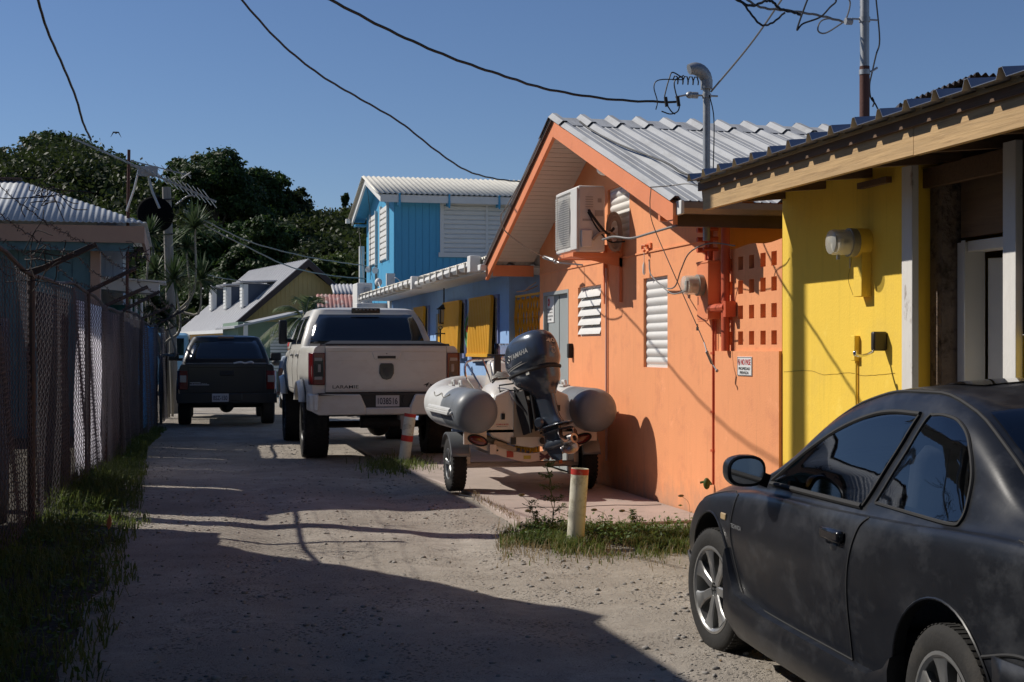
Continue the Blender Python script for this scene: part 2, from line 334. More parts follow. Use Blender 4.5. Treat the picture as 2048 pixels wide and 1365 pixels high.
# dark soil verge under the fence
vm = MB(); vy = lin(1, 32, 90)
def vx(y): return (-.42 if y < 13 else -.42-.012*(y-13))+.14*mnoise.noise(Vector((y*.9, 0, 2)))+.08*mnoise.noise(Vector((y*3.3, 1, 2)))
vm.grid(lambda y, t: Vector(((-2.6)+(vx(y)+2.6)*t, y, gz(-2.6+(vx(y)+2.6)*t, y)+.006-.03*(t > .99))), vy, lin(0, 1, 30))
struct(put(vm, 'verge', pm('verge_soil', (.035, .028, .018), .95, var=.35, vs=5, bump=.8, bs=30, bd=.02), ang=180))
# ---------------------------------------------------------------- foliage tools
def leaves(cent, nrm, size, rg, asp=.45):
    n = len(cent); a = rg.standard_normal((n, 3)); t = np.cross(nrm, a); t /= np.linalg.norm(t, axis=1, keepdims=True)+1e-9; b = np.cross(nrm, t); b /= np.linalg.norm(b, axis=1, keepdims=True)+1e-9
    s = (size*rg.uniform(.6, 1.3, n))[:, None]; V_ = np.stack([cent-t*s, cent-b*s*asp, cent+t*s, cent+b*s*asp], 1); return V_.reshape(-1, 3), np.arange(4*n).reshape(-1, 4)
def crown(blobs, n, size, seed, asp=.45):
    rg = np.random.default_rng(seed); vol = np.array([b[3]*b[4]*b[5] for b in blobs])**.66; cnt = (n*vol/vol.sum()).astype(int); C, Nn = [], []
    for b, c in zip(blobs, cnt):
        # sub clumps on the blob surface
        k = max(8, int(c/55)); d = rg.standard_normal((k, 3)); d /= np.linalg.norm(d, axis=1, keepdims=True); d[:, 2] = np.abs(d[:, 2])*rg.choice([1, 1, -.6], k)
        rr = rg.uniform(.72, 1.08, (k, 1)); cc = np.array(b[:3])+d*rr*np.array(b[3:6]); idx = rg.integers(0, k, c); o = rg.standard_normal((c, 3))*np.array(b[3:6])*.13; p = cc[idx]+o
        nn = d[idx]*.9+rg.standard_normal((c, 3))*.6+np.array([0, 0, .35]); nn /= np.linalg.norm(nn, axis=1, keepdims=True); C.append(p); Nn.append(nn)
    return leaves(np.concatenate(C), np.concatenate(Nn), size, rg, asp)
def grassmesh(pts, hts, seed, wd=.006, lean=.5):
    rg = np.random.default_rng(seed); n = len(pts); pts = np.asarray(pts); h = np.asarray(hts)[:, None]; a = rg.uniform(0, 6.28, n); d = np.stack([np.cos(a), np.sin(a), np.zeros(n)], 1)
    s = np.stack([-np.sin(a), np.cos(a), np.zeros(n)], 1)*wd; l = rg.uniform(.1, 1, (n, 1))*lean; up = np.array([0, 0, 1.])
    m = pts+d*h*l*.35+up*h*.6; t = pts+d*h*l+up*h*(1-.35*l); V_ = np.stack([pts-s, pts+s, m+s*.7, m-s*.7, t], 1).reshape(-1, 3)
    b = np.arange(n)[:, None]*5; f1 = np.concatenate([b, b+1, b+2], 1); f2 = np.concatenate([b, b+2, b+3], 1); f3 = np.concatenate([b+3, b+2, b+4], 1); return V_, np.concatenate([f1, f2, f3])
LM = [leafmat('leaf_dark', (.018, .038, .010), (.058, .10, .022)), leafmat('leaf_mid', (.018, .042, .009), (.06, .105, .022)), leafmat('leaf_olive', (.022, .034, .010), (.055, .075, .02)), leafmat('leaf_light', (.05, .085, .02), (.13, .17, .04))]
BARK = pm('bark', (.09, .07, .05), .9, var=.3, vs=6, bump=.6, bs=14, stretch=(3, 3, .6))
def tree(px, py, d, rpx, hpx, label, tone, seed, n=9000, name='broadleaf_tree', lsz=.16):
    k = d/F; c = D(px, py, d); r = rpx*k; h = hpx*k; z0 = max(-.2, hill(px, d) if d > 72 else -.05); base = Vector((c.x, c.y, min(z0, c.z-h)))
    t = thing(name, label, 'tree', base, 0, 'trees on the hill behind the houses'); rg = random.Random(seed); bl = []
    for i in range(14):
        a = rg.uniform(0, 6.28); q = rg.uniform(.15, .68); zz = rg.uniform(-.95, .62); s = rg.uniform(.34, .58)
        bl.append((cos(a)*q*r, sin(a)*q*r, c.z-base.z+zz*h, s*r, s*r, s*h*.8))
    bl.append((0, 0, c.z-base.z, r*.6, r*.6, h*.62))
    v_, f_ = crown(bl, n, lsz, seed, .5); npmesh('crown', v_, f_, LM[tone], t)
    m = MB(); zt = c.z-base.z
    m.tube([(0, 0, -.3), (.1*r, 0, zt*.3), (0, .08*r, zt*.6), (.05*r, 0, zt)], [.045*h+.12, .04*h+.08, .03*h+.05, .03], 8)
    for i in range(5):
        b = bl[i]; m.tube([(0, 0, zt*.35+.05*i*zt), (b[0]*.5, b[1]*.5, (zt*.4+b[2])/2+.1*h), (b[0], b[1], b[2])], [.02*h+.05, .012*h+.03, .015], 6)
    put(m, 'trunk', BARK, t, world=False); return t
TR = [
 (30, 345, 150, 75, 48, 'low dark tree on the hill above the left corrugated roof', 0), (150, 330, 138, 85, 62, 'tall rounded dark tree on the hill crest above the grey antenna boom', 0),
 (235, 372, 120, 70, 55, 'bushy green tree right of the rusty antenna mast base', 1), (95, 400, 115, 90, 50, 'wide olive tree just above the ridge of the teal house', 2),
 (285, 395, 112, 62, 48, 'mid green tree left of the big dark round tree', 1), (435, 372, 106, 108, 82, 'big dense dark round tree, largest crown on the hillside', 0),
 (365, 350, 116, 45, 40, 'dark crown joined to the left flank of the big round tree', 0), (520, 400, 124, 70, 60, 'dark green crown behind the right flank of the big round tree', 0),
 (420, 500, 88, 100, 78, 'green tree with sunlit top below the big round tree', 1), (520, 520, 84, 82, 90, 'dark tree directly behind the peak of the dormer house', 0),
 (575, 425, 130, 58, 62, 'feathery olive tree on the skyline right of the big tree', 2), (628, 455, 138, 55, 52, 'olive tree stepping down the skyline toward the blue house', 2),
 (685, 470, 150, 55, 55, 'pale olive tree near the blue house gable', 2), (745, 470, 160, 60, 60, 'olive tree half hidden behind the blue house', 2),
 (610, 535, 100, 70, 52, 'brown green tree above the right slope of the dormer house', 2), (690, 545, 92, 55, 36, 'light green leafy tree beside the blue house corner', 3),
 (330, 600, 80, 90, 85, 'dark tree in shade behind the wooden pole', 0), (225, 470, 90, 62, 42, 'yellow green tree behind the end of the corrugated roof', 3), (690, 402, 165, 9, 16, 'tiny conical dark tree on the skyline beside the blue roof', 0),
 (440, 590, 76, 75, 50, 'dark low tree behind the three dormers', 0), (15, 440, 125, 80, 55, 'dark tree behind the left end of the corrugated roof', 0)]
for i, (px, py, d, rp, hp_, lab, tone) in enumerate(TR): tree(px, py, d, rp, hp_, lab, tone, 50+i, n=(2500 if rp < 20 else 26000), lsz=.00155*d*(.6 if rp < 20 else 1))
rg = np.random.default_rng(5); C = []
for i in range(760):
    px = rg.uniform(-300, 1150); d = rg.uniform(72, 134); p = D(px, 700, d); z = hill(px, d); r = rg.uniform(1.6, 3.6); k = 420
    q = rg.standard_normal((k, 3)); q /= np.linalg.norm(q, axis=1, keepdims=True); q[:, 2] = np.abs(q[:, 2]); C.append(np.array([p.x, p.y, z+.5])+q*r*rg.uniform(.7, 1.05, (k, 1))*np.array([1, 1, 1.1]))
C = np.concatenate(C); nn = rg.standard_normal(C.shape)+np.array([0, 0, .8]); nn /= np.linalg.norm(nn, axis=1, keepdims=True); v_, f_ = leaves(C, nn, .21, rg, .6)
struct(npmesh('forest_undergrowth', v_, f_, LM[2]), 'stuff', 'mass of scrub and low trees covering the hillside', 'forest')

rgl = np.random.default_rng(21); C = []
for i in range(260):
    t = rgl.random(); y_ = 3.2+16*t**1.4; x_ = rgl.choice([rgl.uniform(-.4, .5), rgl.uniform(.3, 4.2)]); C.append((x_, y_, gz(x_, y_)+.006+(.036 if x_ > 2.8 and y_ > 11.4 else 0)))
nn = rgl.standard_normal((len(C), 3))*.25+np.array([0, 0, 1.]); v_, f_ = leaves(np.array(C), nn, .017, rgl, .42); struct(npmesh('leaf_litter', v_, f_, leafmat('dead_leaf', (.08, .045, .02), (.26, .17, .08), .1)), 'stuff', 'small dead leaves scattered over the lane', 'leaves')
# ================================================================ ORANGE HOUSE
stucO = stucco('orange_stucco', (.84, .345, .155), (.64, .245, .125), (.42, .25, .17))
orgP = pm('orange_trim', (.80, .27, .12), .6, var=.06, vs=3, bump=.15, bs=40, col2=(.62, .20, .10), s2=5, lo=.6, hi=.75)
orgD = pm('red_orange_pipe', (.55, .10, .04), .55, var=.08, vs=5, bump=.1)
galv = pm('roof_galvanized', (.40, .41, .42), .62, .0, var=.16, vs=3, bump=.05, bs=20, col2=(.27, .27, .27), s2=2.2, lo=.5, hi=.72, stretch=(3, .5, 1))
soff = pm('soffit_board', (.62, .56, .50), .7, var=.04, bump=0)
def wall_yz(mb, x0, x1, y0, y1, top, holes, bottom=0.):
    ys_ = sorted(set([y0, y1]+[h for H in holes for h in H[:2]]+[p for p in getattr(top, 'br', []) if y0 < p < y1]))
    for a, b in zip(ys_, ys_[1:]):
        hs = sorted([(H[2], H[3]) for H in holes if H[0] <= a+1e-6 and H[1] >= b-1e-6]); z = bottom; seg = []
        for h0, h1 in hs: seg.append((z, h0, z, h0)); z = h1
        seg.append((z, top(a), z, top(b)))
        for za, zb, zc, zd in seg:
            if zb-za < 1e-4 and zd-zc < 1e-4: continue
            mb.add([(x0, a, za), (x0, b, zc), (x0, b, zd), (x0, a, zb), (x1, a, za), (x1, b, zc), (x1, b, zd), (x1, a, zb)], [(0, 1, 2, 3), (4, 5, 6, 7), (0, 1, 5, 4), (3, 2, 6, 7), (0, 3, 7, 4), (1, 2, 6, 5)])
PK, ZR = 14.6, 3.93; EY, EZ = 10.86, 2.68; NY, NZ = 18.0, 2.56
def otop(y):
    return (EZ+(ZR-EZ)*(y-EY)/(PK-EY) if y < PK else NZ+(ZR-NZ)*(NY-y)/(NY-PK))-.05
otop.br = [PK]
WX = 4.48
oh = thing('orange_house', 'orange stucco house with a grey ribbed metal gable roof facing the lane', 'house', (WX, 14.4, 0))
HO = {'door': (16.07, 17.24, 0, 2.19), 'w1': (YP(1202), YP(1156), 1.63, 2.19), 'w2': (YP(1335), YP(1287), 1.31, 2.18), 'v': (13.77, 14.52, 2.62, 3.18)}
mb = MB(); wall_yz(mb, WX, WX+.16, 11.36, 17.42, otop, list(HO.values()))
mb.add([(WX+.165, 11.4, 0), (9.5, 11.4, 0), (9.5, 11.4, 2.75), (WX+.165, 11.4, 2.75), (WX+.165, 11.55, 0), (9.5, 11.55, 0), (9.5, 11.55, 2.75), (WX+.165, 11.55, 2.75)], [(0, 1, 2, 3), (4, 5, 6, 7), (0, 1, 5, 4), (3, 2, 6, 7), (0, 3, 7, 4), (1, 2, 6, 5)])
mb.bx(WX+.165, 9.5, 17.3, 17.41, 0, 2.5); mb.bx(WX-.012, WX+.1, 11.37, 17.41, 2.425, 2.44)
put(mb, 'wall', stucO, oh, flat=True)
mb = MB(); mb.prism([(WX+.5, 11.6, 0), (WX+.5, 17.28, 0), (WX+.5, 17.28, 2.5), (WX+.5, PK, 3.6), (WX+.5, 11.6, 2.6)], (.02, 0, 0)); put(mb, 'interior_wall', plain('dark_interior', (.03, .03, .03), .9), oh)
# corrugated sheets: ribs run along v
def ribbed(mb, o, u, v, n, pitch, h, base=.11, topw=.03, minor=True, u_end=None):
    o, u, v = Vector(o), Vector(u).normalized(), Vector(v); nn = u.cross(v).normalized();  nn = nn if nn.z > 0 else -nn; pr = []
    for i in range(n):
        s = i*pitch; a, b = base/2, topw/2
        pr += [(s-a, 0), (s-b, h), (s+b, h), (s+a, 0)]
        if minor: pr += [(s+pitch*.36, 0), (s+pitch*.37, h*.16), (s+pitch*.40, h*.16), (s+pitch*.41, 0), (s+pitch*.6, 0), (s+pitch*.61, h*.16), (s+pitch*.64, h*.16), (s+pitch*.65, 0)]
    P = [o+u*s+nn*q for s, q in pr]; k = len(P); mb.add(P+[p+v for p in P], [(i, i+1, k+i+1, k+i) for i in range(k-1)]); return nn
X0 = 3.86
mb = MB(); ribbed(mb, (X0+.06, EY-.02, EZ), (1, 0, 0), (0, PK-EY+.02, ZR-EZ), 19, .31, .04); put(mb, 'roof', galv, oh, solid=.004, flat=True)
mb = MB(); ribbed(mb, (X0+.06, NY+.02, NZ), (1, 0, 0), (0, PK-NY-.02, ZR-NZ), 19, .31, .04); put(mb, 'roof', galv, oh, solid=.004, flat=True)
mb = MB()
for sy, ez, ey in ((-1, EZ, EY), (1, NZ, NY)):
    L_ = abs(PK-ey); f = .42/L_; ribbed(mb, (X0+.05, PK+sy*.42, ZR-(ZR-ez)*f+.012), (1, 0, 0), (0, -sy*.42, (ZR-ez)*f+.006), 19, .31, .045, base=.13, topw=.045, minor=False)
put(mb, 'ridge_cap', galv, oh, solid=.004, flat=True)
# rake boards, drip edge, soffit
mb = MB()
def board(xa, xb, y0, z0, y1, z1, hgt): mb.prism([(xa, y0, z0), (xa, y1, z1), (xa, y1, z1-hgt), (xa, y0, z0-hgt)], (xb-xa, 0, 0))
board(3.90, 3.94, EY+.0, EZ-.02, PK, ZR-.02, .17); board(3.90, 3.94, PK, ZR-.02, NY-.02, NZ-.02, .16)
mb.bx(3.945, WX-.005, 17.72, 17.76, 2.42, 2.56); mb.bx(3.945, 4.1, 11.0, 11.04, 2.53, 2.66); mb.bx(3.945, WX-.005, 11.3, 11.35, 2.56, 2.76)
put(mb, 'rake_board', orgP, oh, flat=True)
mb = MB(); mb.beam((3.885, PK, ZR+.01), (3.885, NY+.05, NZ-.02), .03, .07); put(mb, 'drip_edge', pm('rusty_edge', (.09, .06, .05), .8, var=.4, vs=8), oh)
mb = MB(); 
for ya, za, yb, zb in ((PK, ZR, NY-.25, NZ+.1), (EY+.15, EZ+.05, PK, ZR)):
    n_ = 34
    for i in range(n_):
        a, b = i/n_, (i+.93)/n_; mb.add([(x, ya+(yb-ya)*t, za+(zb-za)*t-.055) for t in (a, b) for x in (3.942, WX-.002)], [(0, 1, 3, 2)])
        c = (i+1)/n_; mb.add([(x, ya+(yb-ya)*t, za+(zb-za)*t-.05) for t in (b, c) for x in (3.942, WX-.002)], [(0, 1, 3, 2)])
put(mb, 'soffit', soff, oh, solid=.003, flat=True)
# gutter and eave beam on the near side
mb = MB(); pr = [(-.0, .0), (.0, -.07), (-.03, -.10), (-.09, -.10), (-.12, -.06), (-.12, -.01), (-.11, -.01), (-.11, -.055), (-.085, -.09), (-.03, -.09), (-.01, -.06), (-.01, 0)]
mb.prism([(3.96, EY+.02+a, EZ-.005+b) for a, b in pr], (5.2, 0, 0)); put(mb, 'gutter', pm('gutter_tan', (.30, .24, .20), .4, .2, var=.1, vs=5, bump=.05), oh)
mb = MB(); mb.bx(3.93, 3.958, EY-.11, EY+.02, EZ-.115, EZ); put(mb, 'gutter_cap', WHT, oh, bevel=.006)
mb = MB(); mb.bx(3.95, 9.2, EY+.03, EY+.07, EZ-.2, EZ-.02); put(mb, 'eave_beam', pm('dark_wood', (.09, .055, .04), .8, var=.2, vs=6), oh)
mb = MB(); mb.prism([(3.9, 17.9, 2.5), (3.9, 18.05, 2.5), (3.9, 18.07, 2.58), (3.9, 17.88, 2.58)], (-.09, 0, 0)); put(mb, 'downspout', WHT, oh, bevel=.01)
# door
greyP = pm('grey_door_paint', (.33, .36, .36), .5, var=.04, bump=.08)
y0, y1, z0, z1 = HO['door']
mb = MB(); mb.bx(WX+.05, WX+.09, y0+.03, y1-.03, .04, z1-.04); ym = YP(1111)
dr = put(mb, 'door', greyP, oh)
mb = MB(); mb.bx(WX+.046, WX+.0495, ym-.006, ym+.006, .05, z1-.05); put(mb, 'door_gap', BLK, dr)
mb = MB(); mb.bx(WX-.004, WX+.12, y0, y0+.035, .03, z1); mb.bx(WX-.004, WX+.12, y1-.035, y1, .03, z1); mb.bx(WX-.003, WX+.12, y0, y1, z1-.04, z1+.002); put(mb, 'door_frame', greyP, oh)
mb = MB(); mb.box((WX-.03, YP(1145), ZP(702, WX, YP(1145))), (.06, .07, .17)); put(mb, 'lock_box', BLK, oh, bevel=.012)
# windows
def louvres(mb, x, y0, y1, z0, z1, n, dep=.07, tilt=.6):
    hz = (z1-z0)/n
    for i in range(n):
        zc = z0+hz*(i+.5); pts = []
        for t in lin(-1, 1, 7): pts.append((x-dep*.5*(1-t)*.9+.01*cos(t*1.5)*-1, y0, zc-hz*.52+hz*1.0*(t+1)/2*1.0))
        q = [(a[0]+.008, a[1], a[2]) for a in reversed(pts)]; mb.prism(pts+q, (0, y1-y0, 0))
def jal(root, y0, y1, z0, z1, n, dep, lab, split=True, closed=False):
    fr = MB(); t = .022; x = WX+.03
    fr.bx(x, x+.05, y0, y0+t, z0, z1); fr.bx(x, x+.05, y1-t, y1, z0, z1); fr.bx(x, x+.05, y0+t, y1-t, z1-t, z1); fr.bx(x, x+.05, y0+t, y1-t, z0, z0+t)
    if split: fr.bx(x-.0, x+.045, (y0+y1)/2-.008, (y0+y1)/2+.008, z0+t, z1-t)
    f = put(fr, 'window', WHT, root, flat=True, label=lab)
    m_ = MB(); hz = (z1-z0-2*t)/n
    for i in range(n):
        zc = z0+t+hz*(i+.5); pts = [(x+.03-dep*(1-k/6)+.012*sin(pi*k/6)*-1, zc-hz*(.5-.02)+hz*1.04*k/6) for k in range(7)]
        if closed: pts = [(x+.012-.020*sin(pi*k/6), zc-hz*.5+hz*k/6) for k in range(7)]
        q = [(a+.006, b+.004) for a, b in reversed(pts)]; m_.prism([(a, y0+t, b) for a, b in pts+q], (0, y1-y0-2*t, 0))
    put(m_, 'louvre_slats', WHT, f, ang=50)
    if not closed:
        b = MB(); b.bx(x+.1, x+.105, y0-.05, y1+.05, z0-.05, z1+.05); put(b, 'pane', plain('window_dark', (.02, .025, .03), .2), f)
    return f
a = HO['w1']; jal(oh, a[0], a[1], a[2], a[3], 5, .07, 'small open jalousie window')
a = HO['w2']; jal(oh, a[0], a[1], a[2], a[3], 10, .04, 'tall closed white louvre window', split=False, closed=True)
a = HO['v']; jal(oh, a[0], a[1], a[2], a[3], 7, .04, 'louvred gable vent', split=False, closed=True)
# floodlight, hook and insulator
mb = MB(); mb.tube([(WX, 14.1, 3.42), (WX-.1, 14.1, 3.4)], .02); mb.ell((WX-.16, 14.12, 3.36), (.085, .085, .075)); put(mb, 'flood_light', WHT, oh)
yh = YP(1300); zh = ZP(492, WX, yh)
mb = MB(); mb.tube([(WX+.01, yh, zh), (WX-.05, yh, zh), (WX-.06, yh+.05, zh+.01), (WX-.05, yh+.08, zh-.03), (WX-.05, yh+.02, zh-.05)], .014); mb.box((WX-.01, yh, zh), (.02, .13, .05)); put(mb, 'wall_hook', orgP, oh)
mb = MB(); mb.tube([(WX-.05, yh+.03, zh-.02), (WX-.05, yh+.03, zh-.16)], .004); mb.lathe([(.008, 0), (.016, .02), (.016, .09), (.007, .12)], (WX-.05, yh+.03, zh-.28), (0, 0, 1), 10); put(mb, 'insulator', WHT, oh)
# conduits on the wall
yc = YP(1216)
mb = MB(); mb.tube([(WX-.018, yc, .3), (WX-.018, yc, 2.35)], .013); putall(mb, 'conduit', pm('pinkish_conduit', (.62, .42, .36), .6), oh)
yr = YP(1431)
mb = MB(); mb.tube([(WX-.02, yr, .33), (WX-.02, yr, 1.8)], .012); mb.tube([(WX-.018, yr-.045, .95), (WX-.018, yr-.05, 1.8)], .008)
for z in (1.45, .95, .62): mb.box((WX-.02, yr, z), (.035, .05, .02))
putall(mb, 'conduit', orgD, oh)
mb = MB(); mb.tube([(WX-.03, yr+.02, .33), (WX-.04, yr+.05, .36), (WX-.1, yr+.1, .34)], .01); mb.ell((WX-.08, yr, .34), (.03, .03, .05)); put(mb, 'sprout', LM[3], oh)
# meter and its box (weatherhead comes up from it)
def meter(root, X, y, z, r=.085, dep=.15, lab=None):
    m_ = MB(); m_.lathe([(r*1.05, 0), (r*1.08, .02), (r*1.08, .05), (r*.98, .052)], (X, y, z), (-1, 0, 0), 28); ring = put(m_, 'meter', pm('meter_grey', (.30, .29, .26), .5, .3), root, label=lab)
    m_ = MB(); m_.lathe([(r*.97, .05), (r*.97, dep), (r*.9, dep+.02), (r*.6, dep+.03), (.001, dep+.032)], (X, y, z), (-1, 0, 0), 28, cap=False)
    g = bpy.data.materials.get('meter_glass')
    if not g:
        g = bpy.data.materials.new('meter_glass'); g.use_nodes = True; b = g.node_tree.nodes['Principled BSDF']; b.inputs['Base Color'].default_value = (.8, .78, .70, 1); b.inputs['Roughness'].default_value = .12; b.inputs['Alpha'].default_value = .42
    put(m_, 'glass_dome', g, ring)
    m_ = MB(); m_.lathe([(r*.80, 0), (r*.80, dep*.62)], (X-.045, y, z), (-1, 0, 0), 24); put(m_, 'meter_body', pm('meter_body', (.55, .52, .44), .5, var=.1, vs=12), ring)
    m_ = MB(); m_.box((X-dep*.62-.05, y, z+.02), (.004, r*.8, .03)); m_.box((X-dep*.6, y-r*.82, z), (.04, .01, .022)); m_.lathe([(r*.45, 0), (r*.45, .003)], (X-dep*.62-.045, y, z-.025), (-1, 0, 0), 16); putall(m_, 'dial', BLK, ring)
    m_ = MB(); m_.box((X-.05, y-.03, z-r-.05), (.006, .004, .07)); m_.box((X-.12, y, z-r-.012), (.02, .014, .03)); putall(m_, 'seal_tag', STEEL, ring)
mb = MB(); mb.bx(4.37, WX+.01, 11.30, 11.56, 1.74, 2.22); mb.bx(4.365, WX, 11.29, 11.57, 2.215, 2.235); mb.bx(4.372, 4.38, 11.32, 11.54, 1.72, 1.745); put(mb, 'meter_box', orgP, oh, bevel=.006)
meter(oh, 4.37, 11.43, 2.03)
mb = MB(); mb.tube([(4.41, 11.36, 2.2), (4.41, 11.33, 2.62)], .026); mb.tube([(4.42, 11.46, 2.2), (4.42, 11.45, 2.62)], .018)
for z in (2.33, 2.42, 2.5): mb.tube([(4.33, 11.45, z), (4.46, 11.45, z)], .022, 8); mb.tube([(4.33, 11.3, z), (4.46, 11.3, z)], .016, 8)
put(mb, 'service_pipes', orgD, oh)
mb = MB(); q = lin(0, 1, 2); mb.tube([(4.40, 11.32, 1.83), (4.40, 10.98, 1.83)], [.034, .034]); mb.ell((4.40, 11.32, 1.83), (.034, .034, .034)); mb.bx(4.38, 4.47, 10.93, 10.99, 1.75, 1.88); put(mb, 'conduit_stub', orgD, oh)
mb = MB(); mb.tube([(4.43, YP(1451, 4.43), 1.47), (4.43, YP(1451, 4.43), 2.62)], .036, 14); put(mb, 'corner_pipe', orgD, oh)
mb = MB(); py_ = 11.52; mb.box((4.36, 11.52, 1.66), (.012, .03, .03)); mb.tube([(4.36, py_-.01, 1.67), (4.36, py_-.01, 1.70), (4.36, py_+.01, 1.70), (4.36, py_+.01, 1.67)], .003, 5); put(mb, 'padlock', DK, oh)
# screen block wall with low wall
sw = thing('screen_block_wall', 'orange wall pierced with rows of small square openings next to the yellow building', 'wall', (4.5, 10.7, 0))
mb = MB(); flat_ = lambda y: 1.47
wall_yz(mb, 4.455, 4.62, 10.04, 11.357, flat_, []); put(mb, 'low_wall', stucO, sw, flat=True)
Ys = [YP(p) for p in (1460, 1481, 1503, 1526, 1548)]; Zs = [2.185, 1.99, 1.785, 1.575]; hol = [(y-.052, y+.052, z-.055, z+.055) for y in Ys for z in Zs]
mb = MB(); wall_yz(mb, 4.48, 4.58, 10.04, 11.36, lambda y: 2.32+.01*sin(y*9), hol, bottom=1.465); put(mb, 'pierced_panel', stucO, sw, flat=True)
mb = MB(); mb.bx(4.66, 4.7, 10.04, 11.34, 1.3, 2.30); put(mb, 'backing', pm('red_brown_backing', (.30, .045, .02), .9), sw)
sg = thing('no_entry_sign', 'small white sign reading NO PASE PROPIEDAD PRIVADA on the orange low wall', 'sign', (4.45, 10.8, 1.2))
ya, yb = YP(1505, 4.455), YP(1476, 4.455); za, zb = ZP(753, 4.455, ya), ZP(714, 4.455, ya)
mb = MB(); mb.bx(4.448, 4.454, ya, yb, za, zb); put(mb, 'panel', plain('sign_white', (.75, .75, .74), .5), sg, bevel=.002)
RED = plain('sign_red', (.55, .03, .03), .5); BLKI = plain('sign_black', (.02, .02, .02), .5)
ul, vl = (0, -1, 0), (0, 0, 1); W_ = yb-ya; H_ = zb-za; ymid = (ya+yb)/2
text('NO PASE', H_*.30, (4.4475, ymid-W_*.10, za+H_*.72), ul, vl, RED, sg, width=W_*.66); text('PROPIEDAD', H_*.15, (4.4475, ymid, za+H_*.38), ul, vl, BLKI, sg, width=W_*.78); text('PRIVADA', H_*.15, (4.4475, ymid, za+H_*.17), ul, vl, BLKI, sg, width=W_*.6)
mb = MB(); c_ = Vector((4.446, ymid+W_*.36, za+H_*.72)); mb.tube([c_+Vector((0, cos(a), sin(a)*1.4))*.018 for a in lin(0, 2*pi*15/16, 16)], .0025, 4, closed=True); mb.beam(c_+Vector((0, .012, .017)), c_-Vector((0, .012, .017)), .004, .003); put(mb, 'emblem', RED, sg)
mb = MB(); g_ = .004
for a in ((ya+g_, yb-g_, za+g_, za+g_*1.8), (ya+g_, yb-g_, zb-g_*1.8, zb-g_), (ya+g_, ya+1.8*g_, za+g_, zb-g_), (yb-1.8*g_, yb-g_, za+g_, zb-g_)): mb.bx(4.4465, 4.448, *a)
put(mb, 'border', BLKI, sg)
# door warning sign
s2 = thing('camera_warning_sign', 'narrow white security camera sign with a red round emblem on the grey door', 'sign', (4.52, YP(1099), 1.5))
ya, yb = YP(1109, 4.53), YP(1090, 4.53); za, zb = ZP(645, 4.53, ya), ZP(592, 4.53, ya)
mb = MB(); mb.bx(WX+.04, WX+.048, ya, yb, za, zb); put(mb, 'panel', plain('sign_white', (.75, .75, .74), .5), s2)
W_ = yb-ya; H_ = zb-za; ymid = (ya+yb)/2; xs_ = WX+.0395
for i, (t_, wf) in enumerate((('ESTA PROPIEDAD', .8), ('BAJO VIGILANCIA', .8), ('CAMARAS DE SEGURIDAD', .85), ('LAS 24 HRS', .55))): text(t_, H_*.075, (xs_, ymid, za+H_*(.50-.13*i)), ul, vl, BLKI, s2, width=W_*wf)
mb = MB(); mb.lathe([(.05, 0), (.05, .002)], (xs_, ymid, za+H_*.77), (-1, 0, 0), 20); put(mb, 'emblem', RED, s2); text('NO', .035, (xs_-.003, ymid, za+H_*.77), ul, vl, plain('sign_white', (.75, .75, .74), .5), s2)
# ================================================================ AIR CONDITIONER
ac = thing('air_conditioner', 'white outdoor air conditioner unit on a bracket high on the orange gable wall', 'air conditioner', (4.1, 14.3, 2.46))
acW = pm('ac_white', (.66, .64, .60), .5, var=.04, vs=5, bump=.04, col2=(.5, .46, .4), s2=4, lo=.62, hi=.8)
mb = MB(); mb.bx(3.975, 4.26, 13.89, 14.70, 2.48, 3.15); put(mb, 'casing', acW, ac, bevel=.018)
mb = MB(); mb.bx(3.955, 3.974, 13.885, 14.12, 2.50, 3.13); mb.bx(3.958, 3.974, 14.12, 14.70, 3.10, 3.135); mb.bx(3.958, 3.974, 14.12, 14.70, 2.495, 2.53); mb.bx(3.958, 3.974, 14.68, 14.705, 2.53, 3.10); put(mb, 'front_panel', acW, ac, bevel=.008)
mb = MB()
for i in range(24): y = 14.13+i*.0235; mb.bx(3.948, 3.951, y, y+.004, 2.54, 3.09)
for i in range(23): z = 2.55+i*.0235; mb.bx(3.944, 3.9475, 14.13, 14.68, z, z+.004)
put(mb, 'grille', acW, ac, flat=True)
mb = MB(); mb.lathe([(.24, 0), (.24, .006)], (3.9725, 14.4, 2.81), (-1, 0, 0), 32); put(mb, 'fan_opening', plain('fan_dark', (.03, .035, .06), .6), ac)
mb = MB(); mb.bx(4.0, 4.12, 13.865, 13.889, 2.52, 2.70); put(mb, 'valve_cover', acW, ac, bevel=.01)
mb = MB()
for i in range(5): mb.bx(4.05, 4.13, 13.886, 13.8885, 2.93+i*.025, 2.938+i*.025)
mb.bx(4.18, 4.22, 13.886, 13.8885, 2.98, 3.02); mb.bx(4.15, 4.24, 13.886, 13.8885, 2.84, 2.90); mb.bx(4.02, 4.13, 13.886, 13.8885, 2.79, 2.81); putall(mb, 'rating_plate', plain('label_grey', (.38, .36, .34), .6), ac)
mb = MB(); mb.tube(crom([(4.08, 13.87, 2.90), (4.1, 13.84, 2.85), (4.2, 13.83, 2.72), (4.28, 13.85, 2.66), (4.35, 13.88, 2.72)], 5), .014); mb.tube(crom([(4.07, 13.87, 2.88), (4.14, 13.84, 2.74), (4.24, 13.84, 2.62), (4.33, 13.9, 2.58), (4.44, 13.8, 2.58)], 5), .008); put(mb, 'power_cable', BLK, ac)
mb = MB(); ins = pm('pipe_insulation', (.36, .28, .22), .9, bump=.3)
